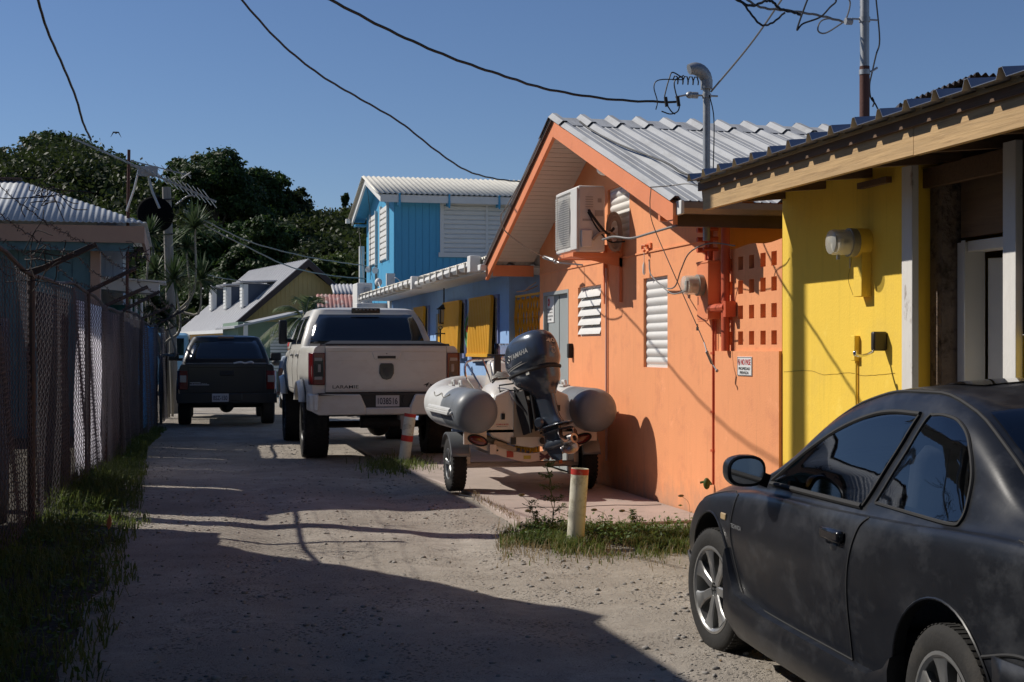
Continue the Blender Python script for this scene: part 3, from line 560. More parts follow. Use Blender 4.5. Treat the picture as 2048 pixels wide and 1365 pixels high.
for k in range(3):
    c = Vector((4.37, 13.92+.03*k, 2.66+.03*k)); mb.tube([c+Vector((.07*cos(a)*(1 if k != 1 else .8), -.02*k, .16*sin(a))) for a in lin(0, 2*pi*19/20, 20)], .018, 8, closed=True)
mb.tube(crom([(4.12, 13.87, 2.6), (4.18, 13.84, 2.66), (4.3, 13.86, 2.67), (4.42, 13.9, 2.6), (4.42, 13.95, 2.5)], 5), .018); put(mb, 'refrigerant_line', ins, ac)
mb = MB()
for y in (14.02, 14.56): mb.beam((3.95, y, 2.455), (WX, y, 2.455), .045, .045); mb.bx(WX-.035, WX-.001, y-.02, y+.02, 1.97, 2.6)
mb.prism([(3.97, 14.0, 2.43), (WX, 14.0, 2.43), (WX, 14.0, 2.33)], (0, .006, 0)); mb.bx(3.95, WX-.04, 14.045, 14.535, 2.44, 2.476); putall(mb, 'bracket', orgP, ac, flat=True)
# ================================================================ SERVICE MASTS
def bands(mb, x, y, z, r): mb.lathe([(r*1.12, 0), (r*1.12, .035)], (x, y, z), (0, 0, 1), 16)
ms = thing('service_mast', 'galvanized electrical mast with curved weatherhead above the orange house eave', 'electrical mast', (4.36, 11.3, 2.6))
mx_, my_ = XP(1413, 11.3), 11.3; zt = ZP(165, mx_, my_)
mb = MB(); mb.tube([(mx_, my_, 2.4), (mx_, my_, zt)], .031, 14); put(mb, 'pipe', STEEL, ms)
mb = MB(); q = [Vector((mx_, my_, zt))+Vector((-.11*(1-cos(a)), 0, .11*sin(a))) for a in lin(0, 2.0, 9)]; mb.tube(q, [.045, .052, .054, .055, .056, .056, .054, .05, .045], 14); mb.lathe([(.05, -.06), (.052, .02)], (mx_, my_, zt), (0, 0, 1), 14); put(mb, 'weatherhead', STEEL, ms)
mb = MB(); zi = ZP(192, mx_, my_); bands(mb, mx_, my_, zi-.02, .035); mb.tube([(mx_+.1, my_, zi), (mx_-.1, my_, zi)], .008); mb.tube([(mx_-.08, my_, zi), (mx_-.13, my_, zi)], .028, 8); mb.ell((mx_-.15, my_, zi), (.035, .03, .03)); mb.tube([(mx_-.18, my_, zi), (mx_-.27, my_+.02, zi-.02)], .008); put(mb, 'insulator_clamp', STEEL, ms)
mb = MB(); hx = Vector((mx_-.2, my_, zt+.02))
mb.tube([hx+Vector((-.04+.12*t/24, .03*cos(t*1.25), .035*sin(t*1.25)))*1.0+Vector((-.05+.004*t, 0, -.01)) for t in range(25)], .006, 5)
mb.tube(crom([hx+Vector(p) for p in ((-.0, 0, 0), (-.1, 0, .05), (-.13, 0, .0), (-.16, 0, -.1), (-.17, 0, -.18), (-.12, 0, -.27), (-.08, 0, -.3))], 5), .006, 5)
mb.tube(crom([hx+Vector(p) for p in ((.0, .01, .03), (-.08, .01, -.02), (-.07, .01, -.12), (-.04, .01, -.2), (-.05, .01, -.27), (-.12, 0, -.3), (-.2, 0, -.28))], 5), .006, 5)
mb.tube(crom([hx+Vector(p) for p in ((-.02, -.01, -.01), (-.22, -.01, -.02), (-.27, -.01, -.08), (-.24, -.01, -.2), (-.25, 0, -.27))], 5), .005, 5)
for p in ((-.165, 0, -.16), (-.055, .01, -.15)): mb.tube([hx+Vector(p), hx+Vector(p)+Vector((.012, 0, -.08))], .016, 8)
mb.tube(crom([(mx_+.01, my_-.04, zi), (mx_+.05, my_-.04, zi-.2), (mx_+.045, my_-.04, zi-.6), (mx_+.04, my_-.03, 2.75)], 6), .005, 5)
put(mb, 'service_wires', WIRE, ms)
m2_ = thing('utility_mast', 'tall steel pipe mast, grey above and rusty red below, rising behind the plank fascia', 'electrical mast', (XP(1729, 9.4), 9.4, 2.3))
ax_, ay_ = XP(1729, 9.4), 9.4; zr_ = ZP(150, ax_, ay_)
mb = MB(); mb.tube([(ax_, ay_, zr_-.01), (ax_, ay_, 5.4)], .033, 14); put(mb, 'upper_pipe', STEEL, m2_)
mb = MB(); mb.tube([(ax_, ay_, 2.3), (ax_, ay_, zr_+.06)], .036, 14); put(mb, 'lower_pipe', pm('rusty_pipe', (.10, .045, .035), .75, .2, var=.3, vs=8, bump=.2), m2_)
mb = MB(); bands(mb, ax_, ay_, ZP(150, ax_, ay_), .036); zi = ZP(45, ax_, ay_); bands(mb, ax_, ay_, zi, .036); mb.tube([(ax_-.1, ay_, zi+.02), (ax_+.1, ay_, zi+.02)], .007); mb.tube([(ax_-.1, ay_, zi), (ax_-.15, ay_, zi)], .026, 8); mb.tube([(ax_+.04, ay_-.02, ZP(150, ax_, ay_)+.02), (ax_+.09, ay_-.02, ZP(147, ax_, ay_)+.04)], .008); putall(mb, 'clamp', STEEL, m2_)
mb = MB(); mb.tube(crom([D(a, b, 10.3) for a, b in ((1748, -40), (1752, 0), (1759, 80), (1752, 110), (1744, 145), (1739, 170), (1741, 195), (1750, 208), (1756, 220))], 5), .006, 5); mb.tube(crom([D(a, b, 10.3) for a, b in ((1744, 195), (1748, 205), (1745, 214))], 3), .006, 5); put(mb, 'loose_cable', WIRE, m2_)
# ================================================================ YELLOW BUILDING
yelS = stucco('yellow_stucco', (.90, .61, .075), (.80, .55, .09), (.35, .27, .12))
yb_ = thing('yellow_building', 'bright yellow building with an exposed plank fascia and open doorway', 'house', (4.6, 8, 0))
YE = YP(1825)   # end of yellow wall
mb = MB(); mb.bx(4.48, 4.76, YE, 10.03, 0, 2.7); mb.bx(4.48, 4.76, 4.2, YP(2042), 0, 1.56); mb.bx(4.77, 9.4, 9.85, 10.02, 0, 2.55); put(mb, 'wall', yelS, yb_, flat=True)
mb = MB(); cr = crom([(4.4785, YP(p), ZP(z, 4.48, YP(p))) for p, z in ((1568, 744), (1620, 742), (1650, 750), (1700, 746), (1730, 752), (1790, 747))], 8)
mb.tube([p+Vector((0, 0, .004*mnoise.noise(Vector((p.y*40, 0, 0))))) for p in cr], .0016, 4); mb.tube(crom([(4.4785, YP(p), ZP(z, 4.48, YP(p))) for p, z in ((1706, 590), (1697, 560), (1702, 530), (1704, 510))], 6), .0016, 4); put(mb, 'crack', plain('crack_dark', (.30, .19, .02), .9), yb_)
rough_c = pm('rough_concrete', (.20, .155, .125), .95, var=.3, vs=5, bump=.9, bs=25, col2=(.06, .045, .035), s2=8, lo=.5, hi=.62, bd=.02)
mb = MB(); mb.bx(4.60, 4.765, YE-.003-.14, YE-.003, 0, 2.62)
mb.bx(4.48, 4.76, 4.2, YP(2042)-.002, 1.563, 2.6); put(mb, 'concrete_pier', rough_c, yb_, flat=True)
mb = MB(); DY0 = YP(2012, 4.7)-.12; mb.bx(4.72, 4.745, DY0, YE-.16, 2.17, 2.66); put(mb, 'plywood_panel', woodmat('plywood_brown', (.20, .13, .08), (.10, .06, .04), 'Y', .5), yb_)
mb = MB(); j0 = YE-.15-.09; mb.bx(4.70, 4.84, j0, YE-.15, .1, 2.14); mb.bx(4.715, 4.84, DY0, j0, 2.08, 2.145); mb.bx(4.70, 4.84, DY0-.08, DY0, .1, 2.14); mb.bx(4.69, 4.70, j0-.01, j0+.03, .1, 2.15); fr_ = put(mb, 'door_frame', WHT, yb_, bevel=.004)
ang_ = R(27); hx_, hy_ = 4.85, j0-.03; dd = Vector((sin(ang_), -cos(ang_), 0)); n_ = Vector((cos(ang_), sin(ang_), 0))
mb = MB(); q = Matrix(((dd.x, n_.x, 0), (dd.y, n_.y, 0), (0, 0, 1))); mb.box(Vector((hx_, hy_, 1.07))+dd*.42, (.84, .04, 1.94), q); dr = put(mb, 'door', WHT, yb_, bevel=.003)
mb = MB()
for z0_, z1_ in ((.25, .95), (1.1, 1.9)):
    for zc, hh, uc, ww in (((z0_+z1_)/2, z1_-z0_, .10, .015), ((z0_+z1_)/2, z1_-z0_, .74, .015), (z0_, .015, .42, .62), (z1_, .015, .42, .62)): mb.box(Vector((hx_, hy_, zc))+dd*uc-n_*.021, (ww, .01, hh), q)
putall(mb, 'door_moulding', WHT, dr)
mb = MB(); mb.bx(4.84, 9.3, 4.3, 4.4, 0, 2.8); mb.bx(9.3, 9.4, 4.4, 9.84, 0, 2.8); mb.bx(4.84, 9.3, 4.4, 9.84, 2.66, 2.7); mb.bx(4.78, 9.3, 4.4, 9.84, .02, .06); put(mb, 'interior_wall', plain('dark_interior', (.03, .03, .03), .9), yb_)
postW = pm('weathered_white_post', (.68, .66, .62), .7, var=.06, vs=6, bump=.3, bs=30, col2=(.28, .23, .19), s2=7, lo=.6, hi=.68, stretch=(1, 1, .35))
for pa, pb, xx in ((1803, 1824, 4.41), (2005, 2031, 4.43)):
    ya, yb2 = YP(pb, xx), YP(pa, xx); w2 = .085
    mb = MB(); mb.bx(xx, xx+.045, ya+.0, yb2, 0, 2.62); put(mb, 'post', postW, yb_, bevel=.004)
# roof of the yellow building
woodF = woodmat('fascia_wood', (.50, .33, .16), (.26, .15, .07), 'Y', 1.0, .7); FX = 3.9; FY1 = YP(1402, FX)
mb = MB(); mb.prism([(FX, FY1, 2.75), (FX, FY1-.05, 2.54), (FX, 7.02, 2.54), (FX, 7.02, 2.75)], (.04, 0, 0)); mb.prism([(FX+.0015, 7.018, 2.75), (FX+.0015, 7.018, 2.537), (FX+.0015, 3.4, 2.537), (FX+.0015, 3.4, 2.75)], (.04, 0, 0)); put(mb, 'fascia', woodF, yb_, flat=True)
mb = MB(); mb.bx(FX-.022, FX-.0005, 3.4, FY1+.01, 2.69, 2.757); put(mb, 'roof_batten', woodmat('batten_wood', (.15, .09, .055), (.08, .045, .03), 'Y'), yb_, flat=True)
mb = MB(); sl_ = .085
for y in lin(3.8, 10.0, 10): mb.beam((FX+.045, y, 2.645), (8.8, y, 2.645+sl_*4.9), .05, .14)
mb.bx(4.55, 4.60, 3.8, 10.1, 2.49, 2.61); mb.bx(4.42, 4.46, 8.3, 8.7, 2.55, 2.59); putall(mb, 'rafter', woodmat('rafter_wood', (.16, .095, .05), (.08, .045, .03), 'X'), yb_, flat=True)
mb = MB(); ribbed(mb, (FX-.12, 3.3, 2.760), (0, 1, 0), (5.3, 0, sl_*5.3), 24, .2985, .05, base=.085, topw=.03, minor=False); put(mb, 'roof', pm('roof_metal_blue', (.34, .36, .42), .35, .6, var=.1, vs=4, bump=0), yb_, solid=.003, flat=True)
mb = MB()
for i in range(24): y = 3.3+i*.2985; mb.prism([(FX-.045, y-.04, 2.758), (FX-.045, y-.014, 2.808), (FX-.045, y+.014, 2.808), (FX-.045, y+.04, 2.758)], (.02, 0, 0))
mb.bx(FX-.040, FX-.0235, 3.3, 10.15, 2.74, 2.7585); put(mb, 'rib_end_strip', pm('rib_end_tan', (.36, .27, .15), .8), yb_, flat=True)  # tan pieces set back inside the hollow rib ends
# meter, box, lever on the yellow wall
ym_, zm_ = YP(1733), ZP(486, WX, YP(1733))
mb = MB(); mb.bx(4.41, 4.481, ym_-.065, ym_+.05, zm_-.36, zm_-.04); mb.lathe([(.095, 0), (.095, .085)], (4.481, ym_, zm_), (-1, 0, 0), 24); put(mb, 'meter_box', yelS, yb_, bevel=.004)
meter(yb_, 4.395, ym_-.0, zm_, .088, .155)
mb = MB(); yk = YP(1716); mb.box((4.46, yk, ZP(697, WX, yk)), (.04, .055, .17)); putall(mb, 'junction_box', yelS, yb_, bevel=.004)
mb = MB(); mb.tube([(4.467, yk, ZP(720, WX, yk)), (4.467, yk, .5)], .009); putall(mb, 'conduit', yelS, yb_)
lv = thing('wall_lever', 'black plastic housing with a chrome crank handle on the yellow wall', 'lever', (4.45, YP(1772), 1.4))
yl = YP(1772); zl = ZP(683, WX, yl)
mb = MB(); mb.box((4.43, yl, zl), (.1, .045, .125)); put(mb, 'housing', plain('brown_black', (.03, .025, .022), .4), lv, bevel=.012)
mb = MB(); mb.tube(crom([(4.39, yl, zl-.065), (4.35, yl, zl-.085), (4.30, yl, zl-.095), (4.27, yl, zl-.09), (4.262, yl, zl-.075)], 4), [.009]*17, 8); mb.ell((4.262, yl, zl-.078), (.014, .014, .02)); put(mb, 'handle', CHROME, lv)
# dark rusty roof behind
rr = thing('rusty_roof_shed', 'shed with a dark rusty corrugated roof rising above the plank fascia roof', 'shed', (9.4, 9.5, 0))
mb = MB(); A_ = D(1803, 213, 12.2); B_ = D(1955, 152, 12.6); u_ = (B_-A_); nrib = 14; p_ = u_.length/nrib
mb2 = MB(); vv = Vector((2.2, .5, -.25)); ribbed(mb, A_, u_, Vector((.8, 2.0, .1)), nrib+1, p_, .03, base=p_*.9, topw=p_*.15, minor=False)
ribbed(mb, B_, Vector((1, -.35, -.09)), Vector((.8, 2.0, .1)), 12, p_, .03, base=p_*.9, topw=p_*.15, minor=False); put(mb, 'roof', pm('rusty_roof', (.06, .05, .05), .7, .3, var=.4, vs=4), rr, solid=.004, flat=True)
mb = MB(); nv_ = Vector((.4, 1., 0)).normalized()*.1+Vector((0, .2, 0)); C_ = B_+Vector((1, -.35, -.09))*1.3
mb.prism([A_+nv_-Vector((0, 0, .05)), B_+nv_-Vector((0, 0, .05)), C_+nv_-Vector((0, 0, .05)), Vector((C_.x, C_.y, 0))+nv_, Vector((B_.x, B_.y, 0))+nv_, Vector((A_.x, A_.y, 0))+nv_][:3]+[Vector((C_.x, C_.y, 2.2))+nv_, Vector((A_.x, A_.y, 2.2))+nv_], (.3, 1.6, 0)); put(mb, 'wall', rough_c, rr, flat=True)
# ================================================================ PURPLE-BLUE HOUSE
stucP = stucco('periwinkle_stucco', (.29, .47, .77), (.24, .32, .54))
PX = 4.6
ph = thing('periwinkle_house', 'low periwinkle blue house with mustard shutters and a white gutter', 'house', (PX, 24, 0))
PY0, PY1 = YP(1018, PX), 31.2
wins = [(YP(b, PX), YP(a, PX), ZP(zb, PX, YP((a+b)/2, PX)), ZP(zt, PX, YP((a+b)/2, PX))) for a, b, zt, zb in ((946, 998, 600, 711), (893, 933, 609, 707), (834, 859, 619, 700))]
dorp = (YP(887, PX), YP(872, PX), 0, ZP(627, PX, YP(880, PX)))
mb = MB(); wall_yz(mb, PX, PX+.18, PY0, PY1, lambda y: 2.55, wins+[dorp]); mb.bx(PX+.005, PX+2.4, PY0-.004, PY0+.15, 0, 2.549); mb.bx(PX+2.2, PX+2.4, 17.45, PY0-.001, 0, 2.55); put(mb, 'wall', stucP, ph, flat=True)
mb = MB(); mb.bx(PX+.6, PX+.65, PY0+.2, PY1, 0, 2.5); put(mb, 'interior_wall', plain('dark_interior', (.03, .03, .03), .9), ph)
mus = pm('mustard_paint', (.76, .40, .03), .5, var=.05, vs=4, bump=.06)
for y0, y1, z0, z1 in wins:
    mb = MB(); t = .05
    mb.bx(PX-.03, PX+.02, y0-t, y0, z0-t, z1+t); mb.bx(PX-.03, PX+.02, y1, y1+t, z0-t, z1+t); mb.bx(PX-.03, PX+.02, y0, y1, z1, z1+t); mb.bx(PX-.05, PX+.02, y0-.05, y1+.05, z0-t-.03, z0)
    f = put(mb, 'window', plain('window_trim_blue', (.16, .20, .38), .6), ph)
    mb = MB(); mb.bx(PX+.04, PX+.045, y0, y1, z0, z1); put(mb, 'pane', plain('frosted_pane', (.5, .5, .5), .3), f)
    mb = MB()
    for k in range(7):
        z = z0+(z1-z0)*k/6; mb.tube([(PX+.0, y0, z), (PX+.0, y0+.25, z)], .008, 5)
    for k in range(3): mb.tube([(PX+.0, y0+.02+.09*k, z0), (PX+.0, y0+.02+.09*k, z1)], .007, 5)
    putall(mb, 'window_grille', WHT, f)
    # storm shutter held out in front
    mb = MB(); sy0, sy1 = y0+.2, y1-.12; n = 13; p_ = (sy1-sy0)/n; pts = []
    for k in range(n):
        a = sy0+k*p_; pts += [(a, 0), (a+p_*.25, .028), (a+p_*.6, .028), (a+p_*.85, 0)]
    pts.append((sy1, 0)); zt_, zb_ = z1+.03, z0+.0; xt, xb = PX-.06, PX-.10
    P = [(xb-h, y, zb_) for y, h in pts]; Q = [(xt-h, y, zt_) for y, h in pts]; k = len(P); mb.add(P+Q, [(i, i+1, k+i+1, k+i) for i in range(k-1)])
    sh = put(mb, 'shutter', mus, ph, solid=.004, flat=True)
    mb = MB(); mb.beam((xt-.01, sy0-.01, zt_), (xt-.01, sy1+.01, zt_), .05, .035); mb.beam((xb-.01, sy0-.01, zb_), (xb-.01, sy1+.01, zb_), .06, .05); mb.beam((xt, sy0-.005, zt_), (xb, sy0-.005, zb_), .03, .05); mb.beam((xt, sy1, zt_), (xb, sy1, zb_), .03, .05)
    putall(mb, 'shutter_frame', mus, sh, flat=True)
mb = MB(); mb.bx(PX+.03, PX+.07, dorp[0], dorp[1], 0, dorp[3]); put(mb, 'door', mus, ph)
# soffit, roof, gutter
mb = MB(); mb.bx(3.96, PX+.6, 17.96, 30.9, 2.545, 2.575); mb.bx(3.93, 3.96, 17.96, 30.9, 2.50, 2.66); mb.bx(PX-.05, PX+2.4, 30.9, 31.3, 2.2, 2.62); put(mb, 'soffit', WHT, ph)
creamR = pm('cream_roof_metal', (.66, .63, .54), .55, .1, var=.08, vs=3, bump=.05, col2=(.35, .30, .24), s2=5, lo=.6, hi=.75)
mb = MB(); ribbed(mb, (3.9, 17.98, 2.66), (0, 1, 0), (4.2, 0, .72), 100, .13, .03, base=.11, topw=.03, minor=False); put(mb, 'roof', creamR, ph, solid=.004)
mb = MB()
for a, b in ((18.55, 22.9), (23.1, 30.3)):
    N_ = 24; pts = [Vector((3.87, a+(b-a)*i/N_, 2.60-.05*((b-a)*i/N_)/(b-a)-.03*abs(sin(i*.9))*.4)) for i in range(N_+1)]
    V_ = []
    for p in pts:
        for ox, oz in ((.03, .05), (-.08, .05), (-.09, .0), (-.05, -.045), (.03, -.05)): V_.append(p+Vector((ox, 0, oz)))
    mb.add(V_, [(i*5+j, i*5+(j+1) % 5, (i+1)*5+(j+1) % 5, (i+1)*5+j) for i in range(N_) for j in range(5)])
gt = put(mb, 'gutter', WHT, ph)
mb = MB()
for i in range(22): y = 18.7+i*.54; mb.bx(3.765, 3.90, y, y+.025, 2.515, 2.645)
putall(mb, 'gutter_strap', pm('strap_cream', (.5, .47, .4), .7), gt)
mb = MB(); mb.bx(3.74, 3.92, 22.93, 23.07, 2.46, 2.68); mb.bx(3.76, 3.9, 18.3, 18.5, 2.50, 2.72); putall(mb, 'gutter_box', WHT, gt, bevel=.01)
# lantern
lt = thing('wall_lantern', 'black lantern with pale panes hanging by the mustard door', 'lantern', (4.4, YP(888, 4.4), 2.3))
c = D(888, 631, 24.6); mb = MB(); s = .075
for sx in (-1, 1):
    for sy in (-1, 1): mb.bx(c.x+sx*s-.008, c.x+sx*s+.008, c.y+sy*s-.008, c.y+sy*s+.008, c.z-.13, c.z+.1)
mb.bx(c.x-s, c.x+s, c.y-s, c.y+s, c.z-.15, c.z-.13); mb.prism([(c.x-.11, c.y-.11, c.z+.1), (c.x+.11, c.y-.11, c.z+.1), (c.x+.11, c.y+.11, c.z+.1), (c.x-.11, c.y+.11, c.z+.1)], (0, 0, .02)); mb.lathe([(.11, .12), (.03, .19)], c, (0, 0, 1), 4); mb.tube([c+Vector((0, 0, .17)), (c.x, c.y, 2.55)], .012); put(mb, 'lantern_frame', BLK, lt)
mb = MB(); mb.bx(c.x-s+.01, c.x+s-.01, c.y-s+.01, c.y+s-.01, c.z-.12, c.z+.09); put(mb, 'lantern_glass', plain('frosted_pane', (.5, .5, .5), .3), lt)
# oval medallion and anchor
md = thing('wall_medallion', 'round painted wall medallion with a green and red motif between two mustard shutters', 'medallion', (PX-.02, YP(943, PX), 1.7))
ymd, zmd = YP(943, PX), ZP(665, PX, YP(943, PX))
mb = MB(); mb.lathe([(.34, 0), (.34, .03), (.30, .045)], (PX, ymd, zmd), (-1, 0, 0), 32); put(mb, 'plaque', pm('plaque_cream', (.5, .45, .32), .7, col2=(.3, .25, .15), s2=9), md)
mb = MB(); mb.tube([(PX-.05, ymd+.22*cos(a), zmd+.24*sin(a)) for a in lin(-2.2, 2.2, 14)], .02, 5); mb.ell((PX-.05, ymd+.02, zmd-.02), (.015, .11, .15)); put(mb, 'green_motif', plain('motif_green', (.12, .35, .12), .6), md)
mb = MB(); mb.ell((PX-.06, ymd+.03, zmd+.05), (.02, .05, .06)); mb.tube([(PX-.052, ymd+.27*cos(a), zmd+.28*sin(a)) for a in lin(2.0, 4.2, 9)], .014, 5); put(mb, 'red_motif', RED, md)
an = MB(); ca = D(881, 677, 24.4); 
an.tube([ca+Vector((0, 0, .15)), ca-Vector((0, 0, .14))], .014, 6); an.tube([ca+Vector((-.08, .03, .08)), ca+Vector((.08, -.03, .08))], .012, 6); an.tube([ca+Vector((.13*sin(a), -.04*sin(a), -.14*cos(a)+.0)) for a in lin(-1.2, 1.2, 9)], .014, 6); an.tube([ca+Vector((.03*cos(a), 0, .18+.03*sin(a))) for a in lin(0, 5.6, 9)], .008, 5, closed=True); an.tube([ca-Vector((0, 0, .13)), Vector((ca.x, ca.y, .9)), Vector((ca.x, ca.y, 0))], .012, 6)
tag(put(an, 'anchor_ornament', BLK), 'small black anchor ornament standing before the mustard door', 'ornament')
# folding gate
fg = thing('folding_gate', 'mustard folding scissor gate between the periwinkle wall and the orange house', 'gate', (4.62, 18.5, 0))
gy0, gy1 = 17.43, PY0-.02; gz0, gz1 = .1, 2.18
for sgn in (0, 1):
    mb = MB(); n = 13; st = (gy1-gy0)/n; zz = gz0
    for i in range(n+1):
        y = gy0+i*st; hgt = gz1-gz0; seg = 8; pts = []
        for k in range(seg+1): pts.append((4.68+.012*sgn, min(max(y+(st*.5 if (k+sgn) % 2 else -st*.5), gy0), gy1), gz0+hgt*k/seg))
        for a, b in zip(pts, pts[1:]): mb.beam(a, b, .008, .022, (1, 0, 0))
    put(mb, 'lattice', mus, fg, flat=True)
mb = MB()
for i in range(9): y = gy0+(gy1-gy0)*i/8; mb.beam((4.70, y, gz0-.05), (4.70, y, gz1+.02+(.04 if i > 4 else 0)), .02, .02, (1, 0, 0))
mb.beam((4.70, gy0, gz1+.05), (4.70, gy1, gz1+.05), .03, .03); put(mb, 'gate_bars', mus, fg, flat=True)
br = MB(); b0 = D(1035, 584, 18.3); 
br.tube(crom([D(1033, 584, 18.3), D(1050, 582, 18.3), D(1062, 578, 18.4), D(1075, 572, 18.5)], 4), .008, 5); br.tube(crom([D(1050, 582, 18.3), D(1058, 575, 18.3), D(1072, 565, 18.3)], 4), .006, 5)
tag(put(br, 'dry_branch', pm('dry_twig', (.45, .36, .26), .8)), 'bare dry forked twig caught above the folding gate', 'branch')
# white box wall at far end of the gutter
wb = thing('white_utility_wall', 'white block wall with a grey breaker box at the far end of the periwinkle house', 'wall', (4.0, 31.5, 0))
mb = MB(); x0_, x1_ = XP(714, 31.5), XP(745, 31.5); mb.bx(x0_, x1_, 31.5, 32.3, 0, ZP(566, x0_, 31.5)); mb.bx(x0_-.03, x1_+.3, 31.3, 31.498, 0, ZP(607, x0_, 31.5)); put(mb, 'block', WHT, wb, bevel=.02)
mb = MB(); bx_ = XP(735, 31.48); mb.bx(bx_-.06, bx_+.06, 31.44, 31.498, ZP(588, bx_, 31.5), ZP(576, bx_, 31.5)); mb.tube(crom([(bx_, 31.46, 2.6), (bx_-.03, 31.45, 2.4), (bx_+.08, 31.46, 2.3)], 4), .01, 5); put(mb, 'breaker_box', STEEL, wb)
# ================================================================ BLUE TWO-STOREY HOUSE
blueW = pm('blue_boards', (.085, .37, .60), .6, var=.08, vs=2, bump=.1, bs=30, col2=(.07, .29, .48), s2=2, lo=.5, hi=.8, stretch=(3, 3, .5))
BXc, BYn, BYf = 5.2, 34.5, 39.6
bh = thing('blue_house', 'two-storey turquoise blue board house with a cream corrugated roof', 'house', (BXc, 37, 0))
ZE = 5.28; BP = (BYn+BYf)/2; ZRb = 6.0
mb = MB(); mb.prism([(BXc, BYn, 0), (BXc, BYf, 0), (BXc, BYf, ZE-.1), (BXc, BP, ZRb-.1), (BXc, BYn, ZE-.1)], (9, 0, 0))
k = 0
y = BYn+.02
while y < BYf-.05:
    mb.bx(BXc-.012, BXc-.001, y, y+.15, 0, ZE+.0-.05+(ZRb-ZE)*(1-abs(y+.075-BP)/(BP-BYn))*.96); y += .17
x = BXc+.02
while x < BXc+8.8: mb.bx(x, x+.155, BYn-.012, BYn-.001, 0, ZE-.02); x += .17
put(mb, 'wall', blueW, bh, flat=True)
mb = MB(); oX = 4.78
for ya, za, yb2, zb2 in ((BYn-.35, ZE-.03, BP, ZRb), (BYf+.45, ZE-.12, BP, ZRb)):
    dy = yb2-ya; ribbed(mb, (oX, ya, za), (1, 0, 0), (0, dy, zb2-za), 76, .13, .028, base=.115, topw=.02, minor=False)
put(mb, 'roof', creamR, bh, solid=.006)
mb = MB()
mb.prism([(oX+.03, BYn-.33, ZE-.05), (oX+.03, BP, ZRb-.03), (oX+.03, BP, ZRb-.2), (oX+.03, BYn-.33, ZE-.22)], (.05, 0, 0)); mb.prism([(oX+.03, BYf+.43, ZE-.14), (oX+.03, BP, ZRb-.03), (oX+.03, BP, ZRb-.2), (oX+.03, BYf+.43, ZE-.31)], (.05, 0, 0))
mb.bx(oX+.08, BXc+9, BYn-.33, BYn-.29, ZE-.22, ZE-.04); mb.bx(oX-.12, oX+.0, BYf+.35, BYf+.55, ZE-.24, ZE-.12); put(mb, 'fascia', WHT, bh, flat=True)
mb = MB(); mb.bx(oX+.08, BXc+9, BYn-.29, BYn-.01, ZE-.13, ZE-.11)
put(mb, 'soffit', WHT, bh, flat=True)
mb = MB()
for px in (799, 898, 998, 1100): xx = XP(px, BYn-.3); mb.bx(xx-.025, xx+.025, BYn-.36, BYn-.015, ZE-.28, ZE-.16); mb.bx(xx-.02, xx+.02, BYn-.362, BYn-.331, ZE-.34, ZE-.0)
mb.bx(oX+.09, BXc-.014, BYf+.0, BYf+.4, ZE-.35, ZE-.30); mb.prism([(oX+.085, BYf+.4, ZE-.2), (oX+.085, BP, ZRb-.09), (oX+.085, BYn-.28, ZE-.1), (oX+.085, BYn-.28, ZE-.12), (oX+.085, BP, ZRb-.11), (oX+.085, BYf+.4, ZE-.22)], (.32, 0, 0)); putall(mb, 'eave_bracket', blueW, bh, flat=True)
wx0, wx1 = XP(887, BYn), XP(1058, BYn); wz0, wz1 = ZP(508, BXc+3, BYn), ZP(405, BXc+3, BYn)
mb = MB(); t = .09
mb.bx(wx0-t, wx0, BYn-.06, BYn-.013, wz0-t, wz1+t); mb.bx(wx1, wx1+t, BYn-.06, BYn-.013, wz0-t, wz1+t); mb.bx(wx0, wx1, BYn-.06, BYn-.013, wz1, wz1+t); mb.bx(wx0-.13, wx1+.13, BYn-.08, BYn-.013, wz0-t-.02, wz0-.001); mb.bx(wx0-.13, wx1+.13, BYn-.075, BYn-.013, wz1+t, wz1+t+.03); mb.bx((wx0+wx1)/2-.03, (wx0+wx1)/2+.03, BYn-.062, BYn-.013, wz0, wz1)
f = put(mb, 'window', WHT, bh, flat=True)
mb = MB(); n = 11
for i in range(n):
    z = wz0+(wz1-wz0)*i/n; h = (wz1-wz0)/n; mb.prism([(wx0, BYn-.014, z+h*.98), (wx0, BYn-.045, z+h*.75), (wx0, BYn-.045, z+.02), (wx0, BYn-.014, z+.0)], (wx1-wx0, 0, 0))
put(mb, 'louvre_slats', WHT, f, flat=True)
for pa, pb, zt_, zb_ in ((742, 753, 430, 530), (763, 776, 413, 520)):
    ya, yb2 = YP(pb, BXc-.03), YP(pa, BXc-.03); z0, z1 = ZP(zb_, BXc, (ya+yb2)/2), ZP(zt_, BXc, (ya+yb2)/2)
    mb = MB(); n = 9
    for i in range(n):
        z = z0+(z1-z0)*i/n; h = (z1-z0)/n; mb.prism([(BXc-.02, ya, z+h*.98), (BXc-.07, ya, z+h*.7), (BXc-.07, ya, z+.01), (BXc-.02, ya, z)], (0, yb2-ya, 0))
    mb.bx(BXc-.08, BXc-.015, ya-.06, ya, z0-.05, z1+.05); mb.bx(BXc-.08, BXc-.015, yb2, yb2+.06, z0-.05, z1+.05); put(mb, 'shutter', WHT, bh, flat=True)
mb = MB(); ya = YP(756, BXc); mb.bx(BXc-.015, BXc-.012, ya-.03, ya+.5, 2.8, 5.1); put(mb, 'door_gap', DK, bh)
for px, py in ((738, 540), (752, 542)):
    c = D(px, py, YP(px, BXc)*CS+BXc*SN-.5); mb = MB(); mb.lathe([(.09, .06), (.08, 0), (.03, -.02)], c, (-.5, -.8, .1), 14); mb.tube([c, c+Vector((.3, .2, -.1))], .02, 6); putall(mb, 'lamp_head', WHT, bh)
